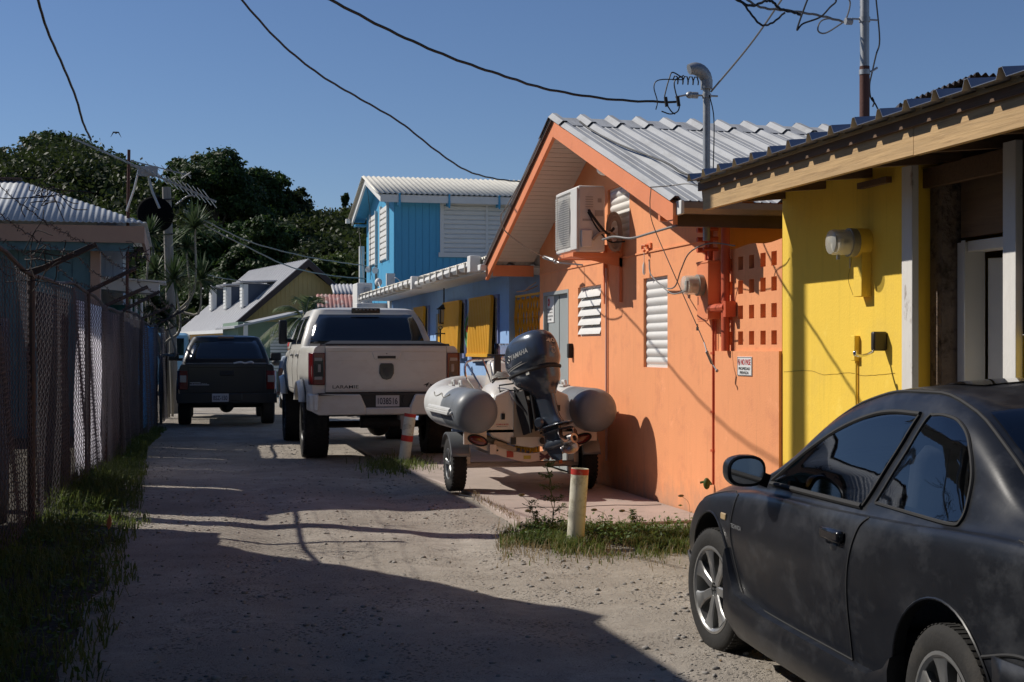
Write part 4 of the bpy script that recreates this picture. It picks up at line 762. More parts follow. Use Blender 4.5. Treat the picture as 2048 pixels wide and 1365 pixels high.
mb = MB(); c = D(757, 565, 34.3); mb.ell(c, (.09, .09, .1)); c = D(781, 560, 33.7); mb.box(c, (.2, .1, .3)); mb.tube(crom([D(757, 565, 34.2), D(762, 577, 34), D(772, 577, 33.8), D(780, 566, 33.7), D(790, 556, 33.6), D(800, 564, 33.6), D(796, 577, 33.6)], 5), .012, 5); putall(mb, 'junction_box', WHT, bh)
mb = MB(); mb.bx(BXc-.16, BXc-.02, 40.0, 40.15, 3.0, 4.4); put(mb, 'water_pipe', WHT, bh)
mb = MB(); mb.tube([D(716, 440, 40.3), D(722, 500, 40), D(728, 560, 39)], .008, 4); mb.tube([D(733, 365, 37), D(741, 430, 37), D(741, 560, 37)], .007, 4); put(mb, 'drop_cable', WIRE, bh)
# ================================================================ FAR HOUSES
yel2 = pm('far_yellow_boards', (.66, .46, .2), .75, var=.08, vs=2, bump=.1); grR = pm('far_roof_grey', (.42, .42, .43), .5, .2, var=.1, vs=1, bump=.05, bs=8, stretch=(1, 6, 1))
brn = plain('far_brown_trim', (.06, .035, .03), .7)
ap = D(617, 520, 50); az = R(11.7)
dh = thing('dormer_house', 'yellow gabled house with three dormers on its pale grey roof', 'house', (ap.x, ap.y, 0), az)
hz_, ew, ez = ap.z, 2.75, 2.25; Ln = 8.2
P_ = lambda x, y, z: Vector((x, y, z))
mb = MB(); mb.prism([P_(-ew+.25, .35, 0), P_(3.0, .35, 0), P_(3.0, .35, ez), P_(0, .35, hz_-.25), P_(-ew+.25, .35, ez)], (0, Ln-.7, 0))
for i in range(34): x = -2.5+i*.16; mb.bx(x, x+.012, .335, .349, 0, max(.2, hz_-.3-abs(x)*(hz_-ez)/ew))
put(mb, 'wall', yel2, dh, world=False, flat=True)
mb = MB()
for sg_, zz in ((-1, ez), (1, ez)):
    mb.add([P_(0, 0, hz_), P_(0, Ln, hz_), P_(sg_*ew*1.05, Ln, zz-.1), P_(sg_*ew*1.05, 0, zz-.1)], [(0, 1, 2, 3)])
    for i in range(28):
        y = Ln*i/28+.05; mb.beam(P_(0, y, hz_+.01), P_(sg_*ew*1.05, y, zz-.09), .03, .03)
put(mb, 'roof', grR, dh, world=False, solid=.05, flat=True)
mb = MB()
for sg_ in (-1, 1): mb.prism([P_(0, -.04, hz_+.02), P_(sg_*ew*1.06, -.04, ez-.1), P_(sg_*ew*1.06, -.04, ez-.32), P_(0, -.04, hz_-.24)], (0, .05, 0)); mb.prism([P_(0, 0, hz_-.06), P_(sg_*ew, 0, ez-.1), P_(sg_*ew, 0, ez-.14), P_(0, 0, hz_-.1)], (0, .34, 0))
put(mb, 'barge_board', brn, dh, world=False, flat=True)
mb = MB(); mb.bx(-ew*1.05-.12, -ew*1.05, 0, Ln, ez-.2, ez-.08); put(mb, 'gutter', WHT, dh, world=False)
def rz_(x): return hz_-abs(x)*(hz_-ez+.1)/(ew*1.05)
navy = plain('dormer_slate', (.07, .085, .12), .7); 
for i, y in enumerate((1.15, 3.6, 5.9)):
    xf = -2.0; zt_ = rz_(-.95)+.05; mb = MB(); mb.prism([P_(xf, y, rz_(xf)), P_(-.9, y, zt_-.05), P_(xf, y, zt_-.05)], (0, .42, 0)); d_ = put(mb, 'dormer', navy, dh, world=False, flat=True)
    mb = MB(); 
    mb.bx(xf-.04, xf-.005, y+.02, y+.40, rz_(xf)+.05, zt_-.08)
    for k in range(9): z = rz_(xf)+.08+k*.12; mb.bx(xf-.06, xf-.04, y+.03, y+.39, z, min(z+.09, zt_-.08))
    mb.bx(xf-.03, xf+.14, y-.02, y-.002, rz_(xf)+.1, zt_-.08); put(mb, 'dormer_window', WHT, d_, world=False, flat=True)
    mb = MB(); ribbed(mb, (xf-.2, y-.15, zt_-.03), (0, 1, 0), (1.6, 0, .08), 9, .13, .035, base=.11, topw=.03, minor=False); put(mb, 'dormer_roof', grR, d_, world=False, solid=.03, flat=True)
mb = MB(); mb.bx(.25, 2.4, .25, .335, 2.25, 3.35); w_ = put(mb, 'window', brn, dh, world=False)
mb = MB(); 
for x0_, x1_ in ((.33, .85), (.93, 1.5), (1.6, 2.3)):
    for k in range(8): mb.bx(x0_, x1_, .22, .24, 2.33+k*.12, 2.42+k*.12)
put(mb, 'louvre_slats', plain('far_grey', (.38, .4, .42), .6), w_, world=False)
mb = MB(); mb.bx(-ew*.9, -1.0, -.2, .33, 0, 1.9); mb.bx(-2.2, -1.6, -.3, -.21, 1.75, 2.0); put(mb, 'porch_wall', pm('far_yellow_plaster', (.62, .45, .12), .8), dh, world=False)
# green porch house
c = D(560, 640, 44); gp = thing('green_porch_house', 'pale green house with a low grey porch roof in front of the dormer house', 'house', (c.x, c.y, 0), R(6))
mb = MB(); mb.bx(-1.2, 3.2, .6, 4, 0, 2.35); put(mb, 'wall', pm('far_green', (.17, .24, .18), .8, var=.1), gp, world=False)
mb = MB(); mb.prism([P_(-1.4, 0, 2.2), P_(1.0, 0, 2.75), P_(3.6, 0, 2.2), P_(3.6, 0, 2.14), P_(1.0, 0, 2.69), P_(-1.4, 0, 2.14)], (0, 4.3, 0)); put(mb, 'roof', grR, gp, world=False, flat=True)
mb = MB()
for x in (-1.1, .35, 1.2, 2.3): mb.bx(x, x+.12, .05, .17, 0, 2.3)
for k in range(14): mb.bx(-.2, .6, .57, .595, .8+k*.1, .88+k*.1); mb.bx(.9, 1.6, .57, .595, .8+k*.1, .88+k*.1)
put(mb, 'louvre_window', WHT, gp, world=False)
mb = MB(); mb.bx(.55, .85, .3, .35, .6, 2.0); put(mb, 'panel', pm('aqua_panel', (.25, .5, .5), .6), gp, world=False)
# red roofed shed
c = D(690, 600, 46); rh = thing('red_roof_house', 'small house with a faded red corrugated roof behind the palm', 'house', (c.x, c.y, 0), R(-3))
redR = pm('faded_red_roof', (.34, .16, .14), .7, var=.15, vs=3, col2=(.4, .35, .33), s2=4)
mb = MB(); mb.bx(-.5, 4, .3, 3, 0, 2.7); put(mb, 'wall', pm('far_green', (.20, .32, .24), .8), rh, world=False)
mb = MB(); ribbed(mb, (-.8, -.1, 2.55), (1, 0, 0), (0, 1.6, .75), 36, .13, .04, base=.11, topw=.03, minor=False); put(mb, 'roof', redR, rh, world=False, solid=.01)
mb = MB(); ribbed(mb, (-.2, 2.2, 3.35), (1, 0, 0), (0, 1.6, .4), 30, .13, .04, base=.11, topw=.03, minor=False); put(mb, 'upper_roof', grR, rh, world=False, solid=.01)
# ================================================================ LEFT SIDE HOUSE
tealW = pm('teal_boards', (.075, .15, .18), .75, var=.1, vs=2, bump=.1, col2=(.06, .12, .15), s2=3); pink = pm('faded_pink_trim', (.34, .23, .18), .75, var=.08, vs=4, bump=.1)
HY = 25.0
th_ = thing('teal_house', 'weathered teal board house with a white corrugated roof behind the fence', 'house', (-3, HY, 0))
ex1 = XP(294, HY-.4); ez_ = ZP(447, ex1, HY-.4); wx1_ = XP(200, HY)
mb = MB(); mb.bx(-9, XP(181, HY), HY, HY+5, 0, ez_-.25); x = -9
while x < XP(181, HY)-.2: mb.bx(x, x+.2, HY-.014, HY-.001, 0, ez_-.25); x += .215
put(mb, 'wall', tealW, th_, flat=True)
mb = MB(); mb.bx(XP(181, HY)+.001, wx1_, HY-.03, HY+.4, 0, ez_-.25); mb.bx(-9, ex1-.04, HY-.38, HY-.33, ez_-.33, ez_-.05); mb.bx(ex1-.09, ex1-.04, HY-.33, HY+5, ez_-.33, ez_-.06); put(mb, 'fascia', pink, th_)
mb = MB(); mb.bx(-9, XP(268, HY), HY-.32, HY-.28, ez_-.47, ez_-.332); put(mb, 'eave_trim', tealW, th_)
whR = pm('white_roof_metal', (.50, .52, .53), .6, .0, var=.1, vs=2, bump=.05, col2=(.3, .32, .34), s2=2, lo=.5, hi=.8)
n = 44; zr2 = ez_+.95
mb = MB(); A0 = Vector((ex1, HY-.42, ez_)); pts = []
K = n*16
for i in range(K+1):
    s = i/8*.1; zw = .008*sin(i/8*2*pi); x = ex1-s; hip = min(1, s/2.3)   # hip end on the lane side
    pts.append((Vector((x, HY-.42, ez_+zw)), Vector((x, HY-.42+2.6*hip, ez_+zw+(zr2-ez_)*hip))))
k = len(pts); mb.add([p for p, _ in pts]+[q for _, q in pts], [(i, i+1, k+i+1, k+i) for i in range(k-1)])
mb.add([(ex1, HY-.42, ez_), (ex1, HY+5.2, ez_), (ex1-2.3, HY+2.18, zr2), (-9, HY+5.2, ez_), (-9, HY+2.18, zr2)], [(0, 1, 2), (1, 3, 4, 2)]); put(mb, 'roof', whR, th_, solid=.006)
mb = MB(); mb.beam((ex1-2.25, HY+2.18, zr2+.03), (-9, HY+2.18, zr2+.03), .22, .03); put(mb, 'ridge_cap', pm('rusty_edge', (.09, .06, .05), .8), th_)
sh_ = thing('green_porch_shed', 'low shed with pale boards above a small white porch roof and dark green wall', 'shed', (-.8, HY+3, 0))
mb = MB(); yv = HY+3.2; mb.bx(XP(195, yv), XP(246, yv), yv, yv+2, 2.3, 4.05); x = XP(195, yv)
while x < XP(246, yv)-.08: mb.bx(x, x+.13, yv-.012, yv-.001, 2.35, 4.04); x += .145
put(mb, 'upper_wall', pm('pale_boards', (.42, .48, .56), .7), sh_, flat=True)
mb = MB(); mb.bx(XP(190, yv), XP(275, yv), yv-.6, yv+1.5, 0, 2.32); x = XP(190, yv)
while x < XP(275, yv)-.2: mb.bx(x, x+.2, yv-.614, yv-.601, 0, 2.3); x += .22
put(mb, 'lower_wall', pm('dark_green_boards', (.015, .11, .105), .7, var=.1), sh_, flat=True)
mb = MB(); ya = yv-1.6; xa, xb_ = XP(196, ya), XP(318, ya); za, zb = ZP(556, xa, ya), ZP(566, xb_, ya); mb.prism([(xa, ya, za), (xb_, ya, zb), (xb_, ya, zb-.2), (xa, ya, za-.2)], (0, 1.6, .02)); mb.prism([(xa, ya-.06, za+.03), (xb_+.12, ya-.06, zb+.03), (xb_+.12, ya-.06, zb-.0), (xa, ya-.06, za)], (0, 1.7, .02)); put(mb, 'porch_roof', WHT, sh_, flat=True)
mb = MB()
for px in (262, 272, 283): xx = XP(px, ya+.1); mb.tube([(xx, ya+.1, 0), (xx, ya+.1, 2.4)], .025, 8)
putall(mb, 'porch_post', WHT, sh_)
# unseen house and added canopy, roof outlines shaped to shade the lane
pl = pm('neighbour_plaster', (.40, .36, .30), .85)
nb = thing('neighbour_house', 'flat roofed plaster house left of the lane, beyond the picture edge', 'house', (-4, 4, 0))
mb = MB(); RZ = 3.5; rp = [(-3.7-.5, 14.9), (-3.7, 14.2), (-2.2, 11.72), (-1.40, 10.4), (-1.24, 10.1), (-1.17, 9.9), (-1.27, 9.75), (-1.2, -3), (-9, -3), (-9, 14.9)]
mb.prism([(x, y, RZ-.15) for x, y in rp], (0, 0, .15)); put(mb, 'roof', galv, nb, flat=True)
mb = MB(); mb.prism([(x, y, 0) for x, y in ((-4.4, 13.6), (-2.2, 9.4), (-2.1, -2.5), (-8.5, -2.5), (-8.5, 13.6))], (0, 0, RZ-.151)); put(mb, 'wall', pl, nb, flat=True)
n2 = thing('shade_canopy', 'unseen tall metal canopy on steel posts, added to shade the lane', 'canopy', (-3.6, 19.6, 0))  # canopy added out of view to cast shade on the lane
mb = MB(); mb.bx(-4.75, -2.70, 16.7, 23.2, 5.4, 5.5); put(mb, 'roof', galv, n2, flat=True)
for x_, y_ in ((-4.2, 17.2), (-3.05, 17.2), (-4.2, 21.9), (-3.05, 21.9)): mb = MB(); mb.tube([(x_, y_, 0), (x_, y_, 5.4)], .04, 8); put(mb, 'post', STEEL, n2)
for i, (x, y, s) in enumerate(((-7, -9, 1.2), (1.5, -13, 1.4), (9, -9, 1.1), (-12, 2, 1.2))):  # unseen trees, added to block sky light around the camera
    t = thing('broadleaf_tree', ('broad tree behind the flat roofed neighbour', 'tallest broad tree behind the camera position', 'unseen broad tree added behind the yellow building yard to block sky light', 'broad tree west of the flat roofed neighbour')[i], 'tree', (x, y, 0), 0, 'yard trees out of view'); v_, f_ = crown([(0, 0, 6*s, 4*s, 4*s, 3*s), (2*s, 1, 4*s, 3*s, 3*s, 2.4*s), (-2.4*s, -1, 4*s, 3*s, 3*s, 2.4*s)], 5000, .34, 90+i, .6); npmesh('crown', v_, f_, LM[1], t); mb = MB(); mb.tube([(0, 0, -.1), (.2, .1, 3*s), (0, 0, 6*s)], [.35, .25, .1], 8); put(mb, 'trunk', BARK, t, world=False)
up = thing('utility_pole', 'tall wooden utility pole beside the fence, left of the picture', 'pole', (-1.9, 13.96, 0))
mb = MB(); mb.tube([(-1.9, 13.96, -.2), (-1.9, 13.96, 8.6)], [.15, .11], 12); put(mb, 'shaft', BARK, up)
# ================================================================ CHAIN LINK FENCE
def fx(y): return -1.75+.05*y
fen = thing('chain_link_fence', 'rusty dark chain link fence with barbed wire arms along the left side of the lane', 'fence', (fx(15), 15, 0))
def ftop(y): return 2.12+.07*max(0, min(1, (13-y)/2))+.05*sin(y*.9)-.012*(y-12)
fm = pm('fence_wire', (.11, .10, .112), .6, .2, var=.3, vs=6, bump=0)
V_, F_ = [], []; sp = .066; y = 4.0; o = 0; i = 0
while y < 32:
    top = ftop(y)-.02; n = int(top/(sp*.55)); r = .0034
    ks = np.arange(n+1); zz = .03+ks*sp*.55; alt = ((ks+i) % 2)*2-1; yy = y+alt*sp*.5+.006*np.sin(zz*7+y); wob = .035*np.sin(y*1.3+zz*1.1)+.018*np.sin(y*4.1+zz*2.3)+.006*alt*0
    xx = -1.75+.05*yy+.004*alt*(1 if i % 2 else -1)+wob
    ring = np.array([(r, 0, 0), (0, r*1.2, 0), (-r, 0, 0), (0, -r*1.2, 0)]); P = np.stack([xx, yy, zz], 1)[:, None, :]+ring[None]; V_.append(P.reshape(-1, 3))
    b = np.arange(n)[:, None]*4; F_ += [np.concatenate([o+b+j, o+b+(j+1) % 4, o+b+4+(j+1) % 4, o+b+4+j], 1) for j in range(4)]; o += (n+1)*4; y += sp; i += 1
npmesh('wire_mesh', np.concatenate(V_)-np.array([fx(15), 15, 0]), np.concatenate(F_), fm, fen)
rust = pm('rusty_post', (.06, .052, .052), .7, .3, var=.3, vs=8, bump=.2, bs=30, col2=(.09, .055, .04), s2=6)
tips = []
for k, y in enumerate((4.3, 8.3, 12.35, 16.5, 18.4, 20.8, 24.4, 28.2, 31.5)):
    mb = MB(); x = fx(y); mb.tube([(x-.03, y, 0), (x-.03, y, ftop(y)+.02)], .032, 10); p = put(mb, 'post', rust, fen)
    if y < 10: tips.append((Vector((x-.03, y, ftop(y)+.02)), Vector((x+.3, y, ftop(y)+.2)))); continue
    a = Vector((x-.03, y, ftop(y)+.02)); b = a+Vector((.52, -.02, .26+.03*sin(k*3))); mb = MB(); mb.beam(a, b, .05, .045); put(mb, 'barbed_wire_arm', rust, fen, bevel=.004); tips.append((a, b))
mb = MB(); mb.tube([(fx(y)-.03, y, ftop(y)+.02+.015*sin(y*3)) for y in lin(4, 31.8, 60)], .019, 8); put(mb, 'top_rail', rust, fen)
mb = MB(); rb_ = random.Random(4)
for f in (.35, .68, .97):
    for (a0, b0), (a1, b1) in zip(tips, tips[1:]):
        p, q = a0.lerp(b0, f), a1.lerp(b1, f); L_ = (q-p).length; n = max(4, int(L_/.13)); sagc = .02+.08*rb_.random(); pts = []
        for i in range(n+1):
            t = i/n; c = p.lerp(q, t)+Vector((rb_.uniform(-.008, .008), 0, -sagc*4*t*(1-t)+rb_.uniform(-.008, .008))); pts.append(c)
            if i % 1 == 0:
                for s_ in (-1, 1):
                    d = Vector((rb_.uniform(-1, 1), rb_.uniform(-.5, .5), rb_.uniform(-1, 1))).normalized()*.022; mb.tube([c-d, c+d], .0022, 3)
        mb.tube(pts, .003, 4)
put(mb, 'barbed_wire', rust, fen)
# tangle of vine and wire on top of the first arms
mb = MB()
for (c0, n_, sp_) in ((D(88, 385, 13.0), 26, .16), (D(75, 520, 11.4), 22, .2), (D(268, 505, 16.6), 24, .12)):
    for i in range(n_):
        p = c0+Vector((rb_.gauss(0, sp_*.5), rb_.gauss(0, sp_), rb_.gauss(0, sp_*.35))); q = p+Vector((rb_.gauss(0, sp_*.7), rb_.gauss(0, sp_*.8), rb_.gauss(0, sp_*.6))); m = (p+q)/2+Vector((rb_.gauss(0, .05), rb_.gauss(0, .05), rb_.gauss(0, .05))); mb.tube(crom([p, m, q], 4), .0045, 4)
tag(put(mb, 'dry_vine', pm('dry_vine', (.04, .032, .03), .9)), 'tangles of dead vine caught on the barbed wire arms', 'vine')
# sheets and boards behind the fence; the dark left ones stand in for shade
def sheet(y0, y1, h, mat, name, lab, cat, off=.16, wav=.02, n=14):
    mb = MB(); mb.grid(lambda u, v: Vector((fx(u)-off+wav*sin(u*17+v*2), u, v)), lin(y0, y1, n), lin(.02, h, 6)); o_ = put(mb, name, mat, None, solid=.012, ang=60); tag(o_, lab, cat, 'sheets and boards behind the fence'); return o_
tr = bpy.data.materials.new('translucent_sheet'); tr.use_nodes = True; n_ = tr.node_tree; t_ = n_.nodes.new('ShaderNodeBsdfTranslucent'); t_.inputs[0].default_value = (.88, .86, .9, 1); ms_ = n_.nodes.new('ShaderNodeMixShader'); ms_.inputs[0].default_value = .85
n_.links.new(n_.nodes['Principled BSDF'].outputs[0], ms_.inputs[1]); n_.links.new(t_.outputs[0], ms_.inputs[2]); n_.links.new(ms_.outputs[0], n_.nodes['Material Output'].inputs[0]); n_.nodes['Principled BSDF'].inputs['Base Color'].default_value = (.7, .68, .7, 1)
db = pm('dark_shade_boards', (.022, .021, .026), .85, var=.3, vs=3, bump=.2, stretch=(1, 6, .6)); db2 = pm('grey_boards', (.10, .09, .11), .85, var=.2, vs=3, bump=.2, stretch=(1, 6, .6))
sheet(5.0, 9.83, 2.0, db, 'board_screen', 'dark board screen added for the shade behind the nearest stretch of fence', 'board')
sheet(9.85, 12.9, 1.75, pm('dull_blue_shade_panel', (.05, .07, .11), .8, var=.3, vs=2), 'board_screen', 'dull dark blue panel added for the shade behind the fence', 'board', .3)  # dark blue colour stands in for the shaded depth behind the mesh
sheet(14.05, 16.33, 2.03, db, 'board_screen', 'dark boards added for the shade just left of the bright white sheet', 'board', .22)
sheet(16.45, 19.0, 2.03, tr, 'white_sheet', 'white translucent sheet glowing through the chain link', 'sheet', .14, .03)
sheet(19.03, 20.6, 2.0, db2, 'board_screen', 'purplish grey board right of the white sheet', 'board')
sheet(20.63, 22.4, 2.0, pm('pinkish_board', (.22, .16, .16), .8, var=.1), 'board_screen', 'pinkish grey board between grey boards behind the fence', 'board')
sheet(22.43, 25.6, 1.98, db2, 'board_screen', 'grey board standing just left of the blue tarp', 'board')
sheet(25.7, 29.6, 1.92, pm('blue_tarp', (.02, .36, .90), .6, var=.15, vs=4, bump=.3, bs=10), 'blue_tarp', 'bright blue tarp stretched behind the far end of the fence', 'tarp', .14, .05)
# ================================================================ POLES, DISH, ANTENNA
greyw = woodmat('grey_pole_wood', (.20, .18, .16), (.08, .07, .06), 'Z')
wp = D(340, 700, 33); pz = D(333, 375, 33).z
t = thing('wooden_pole', 'weathered grey wooden pole rising among the spiky plants', 'pole', (wp.x, wp.y, 0)); mb = MB(); top_ = D(333, 375, 33); mb.tube([D(348, 870, 33), D(341, 600, 33), top_], [.13, .115, .10], 10); put(mb, 'shaft', greyw, t)
mb = MB()
for py in (400, 470, 640): q = D(336, py, 32.85); mb.tube([q+Vector((-.1, 0, 0)), q+Vector((.14, 0, .02))], .02, 6)
putall(mb, 'bolt', DK, t)
rp_ = D(258, 300, 24); t = thing('antenna_mast', 'thin rusty pipe mast beside the teal house eave', 'mast', (rp_.x, rp_.y, 0)); mb = MB(); mb.tube([(rp_.x-.03, rp_.y, 0), (rp_.x-.03, rp_.y, 2.6), (rp_.x, rp_.y, rp_.z)], .026, 8); put(mb, 'pipe', pm('rusty_pipe', (.10, .045, .035), .75, .2), t)
al = pm('aluminium', (.42, .42, .42), .4, .7, var=.1, vs=8, bump=0)
t = thing('tv_antenna', 'grey rooftop television antenna leaning across the trees', 'antenna', D(285, 340, 23.6)); mb = MB()
b0, b1 = D(146, 277, 23.6), D(300, 345, 23.6); mb.beam(b0, b1, .04, .03); bb0, bb1 = D(262, 330, 23.5), D(432, 404, 23.5); mb.beam(bb0, bb1, .035, .035); bc0, bc1 = D(262, 322, 23.8), D(382, 352, 23.8); mb.beam(bc0, bc1, .02, .02); put(mb, 'boom', al, t)
mb = MB()
for i in range(14):
    c = bb0.lerp(bb1, .12+.062*i); l = .10+.012*i; mb.tube([c+Vector((-.5*l, -l*2.6, .3*l)), c+Vector((.5*l, l*2.6, -.3*l))], .008, 5)
for i in range(5):
    c = b0.lerp(b1, .5+.1*i); mb.tube([c+Vector((-.1, -.5, .0)), c+Vector((.1, .5, 0))], .008, 5)
for i in range(6):
    c = bc0.lerp(bc1, .3+.13*i); mb.tube([c+Vector((-.05, -.25, .03)), c+Vector((.05, .25, -.03))], .006, 5)
mb.tube([D(362, 358, 23.5), D(380, 346, 23.5)], .012, 6); put(mb, 'elements', al, t)
mb = MB(); mb.tube([D(278, 338, 23.6), D(268, 380, 23.6), D(253, 423, 23.6)], .018, 6); mb.tube([D(296, 350, 23.6), D(305, 385, 23.6), D(319, 417, 23.6)], .022, 6); mb.tube(crom([D(393, 392, 23.5), D(375, 393, 23.5), D(353, 409, 23.6)], 4), .014, 6); mb.box(D(297, 343, 23.55), (.3, .1, .16)); put(mb, 'mast_stay', al, t)
t = thing('satellite_dish', 'large dark satellite dish seen from behind next to the wooden pole', 'satellite dish', D(310, 430, 31)); c = D(310, 430, 31); mb = MB(); ax = Vector((.2, .95, .35)).normalized()
mb.lathe([(.001, -.10), (.12, -.09), (.24, -.05), (.36, .0), (.40, .03)], c, ax, 28, cap=False); put(mb, 'reflector', plain('dish_black', (.004, .004, .005), .9, spec=.05), t, solid=.012)
mb = MB(); mb.tube([c-ax*.1, c-ax*.25+Vector((0, 0, -.1)), Vector((c.x, c.y-.2, 0))], .03, 8); put(mb, 'mount', DK, t)
# ================================================================ WIRES
def wire(pts, r, lab, m=WIRE, k=8, twist=True):
    P = crom([D(*p) for p in pts], k); mb = MB()
    if twist: P = [p+Vector((0, 0, .004*sin(i*1.7)*r/.012)) for i, p in enumerate(P)]
    mb.tube(P, r, 6); return tag(put(mb, 'overhead_wire', m), lab, 'wire', 'overhead wires')
wire([(560, -45, 9.5), (660, 0, 9.8), (780, 62, 10.3), (900, 115, 10.7), (1010, 153, 11.1), (1100, 180, 11.5), (1230, 200, 11.8), (1352, 205, 12.0)], .0105, 'thick black service drop sagging to the weatherhead mast')
wire([(450, -40, 12), (483, 0, 12.3), (560, 85, 13), (640, 150, 13.7), (720, 198, 14.5), (800, 245, 15.3), (870, 300, 16), (930, 340, 16.8), (985, 357, 17.6), (1040, 364, 18.4)], .010, 'black twisted wire running down to the left rake of the orange roof')
wire([(65, -40, 11.5), (76, 0, 11.8), (95, 62, 12.2), (125, 130, 13), (152, 196, 14), (166, 245, 15), (182, 280, 16)], .012, 'black wire dropping at the left of the sky')
wire([(1600, -60, 10.5), (1563, 0, 10.9), (1500, 90, 11.5), (1422, 184, 12.0)], .008, 'straight grey guy wire rising from the weatherhead mast', WIREG, twist=False)
wire([(368, 420, 33), (420, 447, 34), (500, 484, 35.5), (600, 511, 37), (680, 525, 38), (733, 532, 39)], .016, 'upper grey wire from the wooden pole to the blue house', WIREG)
wire([(368, 424, 33), (430, 462, 34), (500, 497, 35), (580, 534, 36.5), (660, 551, 38), (733, 558, 39)], .016, 'lower grey wire from the wooden pole to the blue house', WIREG)
wire([(395, 545, 32), (440, 556, 36), (480, 562, 42), (540, 570, 48)], .012, 'thin grey wire from the spiky plants toward the dormer house', WIREG)
wire([(1105, 522, 16.3), (1060, 500, 16), (1010, 462, 15.6), (1002, 432, 15.2), (1012, 415, 15.1), (1060, 330, 15)], .007, 'thin wire crossing under the left rake of the orange house', WIREG, twist=False)
wire([(1470, -25, 10.4), (1500, 4, 10.4), (1530, 17, 10.4), (1580, 22, 10.4), (1640, 32, 10.4), (1690, 45, 10.4)], .009, 'grey messenger wire meeting the tall pole at the top right', WIREG)
wire([(1440, -10, 10.3), (1480, 2, 10.3), (1500, 26, 10.3), (1522, 50, 10.3), (1545, 46, 10.3), (1570, 25, 10.3)], .008, 'black loop hanging from the cable bundle above the grey mast')
wire([(1460, -8, 10.35), (1500, 12, 10.35), (1530, 3, 10.35), (1545, 4, 10.35), (1560, 18, 10.35), (1590, 26, 10.35), (1604, 32, 10.35)], .010, 'black cable bundle crossing the top right of the sky')
wire([(1618, -8, 10.2), (1608, 18, 10.2), (1594, 60, 10.2), (1606, 48, 10.2), (1640, 35, 10.2), (1660, 15, 10.2), (1672, 3, 10.2), (1665, -10, 10.2)], .007, 'black jumper wire dipping beside the tall pole', twist=False)
wire([(1686, -10, 10.3), (1700, 5, 10.3), (1692, 38, 10.3), (1676, 52, 10.3), (1650, 67, 10.3), (1636, 62, 10.3), (1640, 45, 10.3), (1655, 38, 10.3), (1675, 41, 10.3)], .006, 'pale looped jumper wire by the tall pole clamp', WIREG, twist=False)
wire([(1205, 480, 13.6), (1228, 474, 13.2), (1262, 477, 12.9), (1300, 467, 12.5), (1345, 454, 12.1), (1400, 440, 11.7)], .011, 'grey cable running along the orange gable to the gutter', WIREG, twist=False)
wire([(1302, 378, 11.3), (1300, 410, 11.6), (1306, 450, 12.0), (1342, 535, 11.9), (1392, 648, 11.8), (1408, 685, 11.75)], .004, 'thin stay wire slanting down across the orange wall', WIREG, twist=False)
wire([(1300, 375, 11.3), (1340, 372, 11.2), (1372, 368, 11.0), (1400, 372, 10.9)], .005, 'short wire from the orange rake corner to the plank fascia', WIREG, twist=False)
wire([(1298, 520, 13.0), (1302, 550, 12.6), (1330, 575, 12.2), (1350, 573, 12.0), (1362, 540, 11.9), (1380, 505, 11.8), (1420, 487, 11.6), (1470, 492, 11.4)], .006, 'grey looping wire from the wall hook to the meter pipes', WIREG, twist=False)
wire([(1322, 572, 12.2), (1345, 588, 12.0), (1370, 583, 11.7)], .006, 'short drooping wire reaching the left electric meter', WIREG, twist=False)
wire([(1159, 243, 14.5), (1185, 262, 14.3), (1240, 290, 13.6), (1330, 325, 12.6), (1362, 345, 12.2), (1400, 355, 11.9)], .009, 'black wire lying across the ribbed orange house roof', twist=False)
mb = MB(); tb = [D(1408, 685, 11.75), D(1414, 705, 11.7), D(1424, 728, 11.7), D(1434, 742, 11.65)]
mb.tube(tb[:2], .006, 5); mb.tube(tb[1:3], .013, 6); mb.tube(tb[2:], .006, 5); mb.ell(tb[1], (.014, .01, .014)); mb.ell(tb[3], (.014, .01, .014)); tag(put(mb, 'turnbuckle', STEEL), 'steel turnbuckle anchoring the thin stay wire to the orange wall', 'turnbuckle')
# anchor hook of the wire near the AC
mb = MB(); a = D(1088, 515, 16.35); b = D(1108, 521, 16.2); mb.tube([a, b], .022, 8); mb.tube([b, D(1118, 526, 16.1), Vector((WX-.01, D(1135, 530, 16.0).y, D(1135, 530, 16.0).z))], .01, 6); mb.ell(D(1112, 524, 16.15), (.03, .02, .025)); tag(put(mb, 'cable_clamp', STEEL), 'steel cable clamp hooked to the orange gable left of the air conditioner', 'clamp')
bd = MB(); c = D(232, 266, 60); bd.ell(c, (.05, .12, .045)); 
for s in (-1, 1): bd.prism([c+Vector((0, -.06, .02)), c+Vector((s*.12, -.03, .02)), c+Vector((s*.22, .04, -.20)), c+Vector((s*.1, .05, -.01)), c+Vector((0, .06, 0))], (0, 0, .02))
tag(put(bd, 'flying_bird', BLK), 'small dark bird flying above the antenna boom', 'bird')
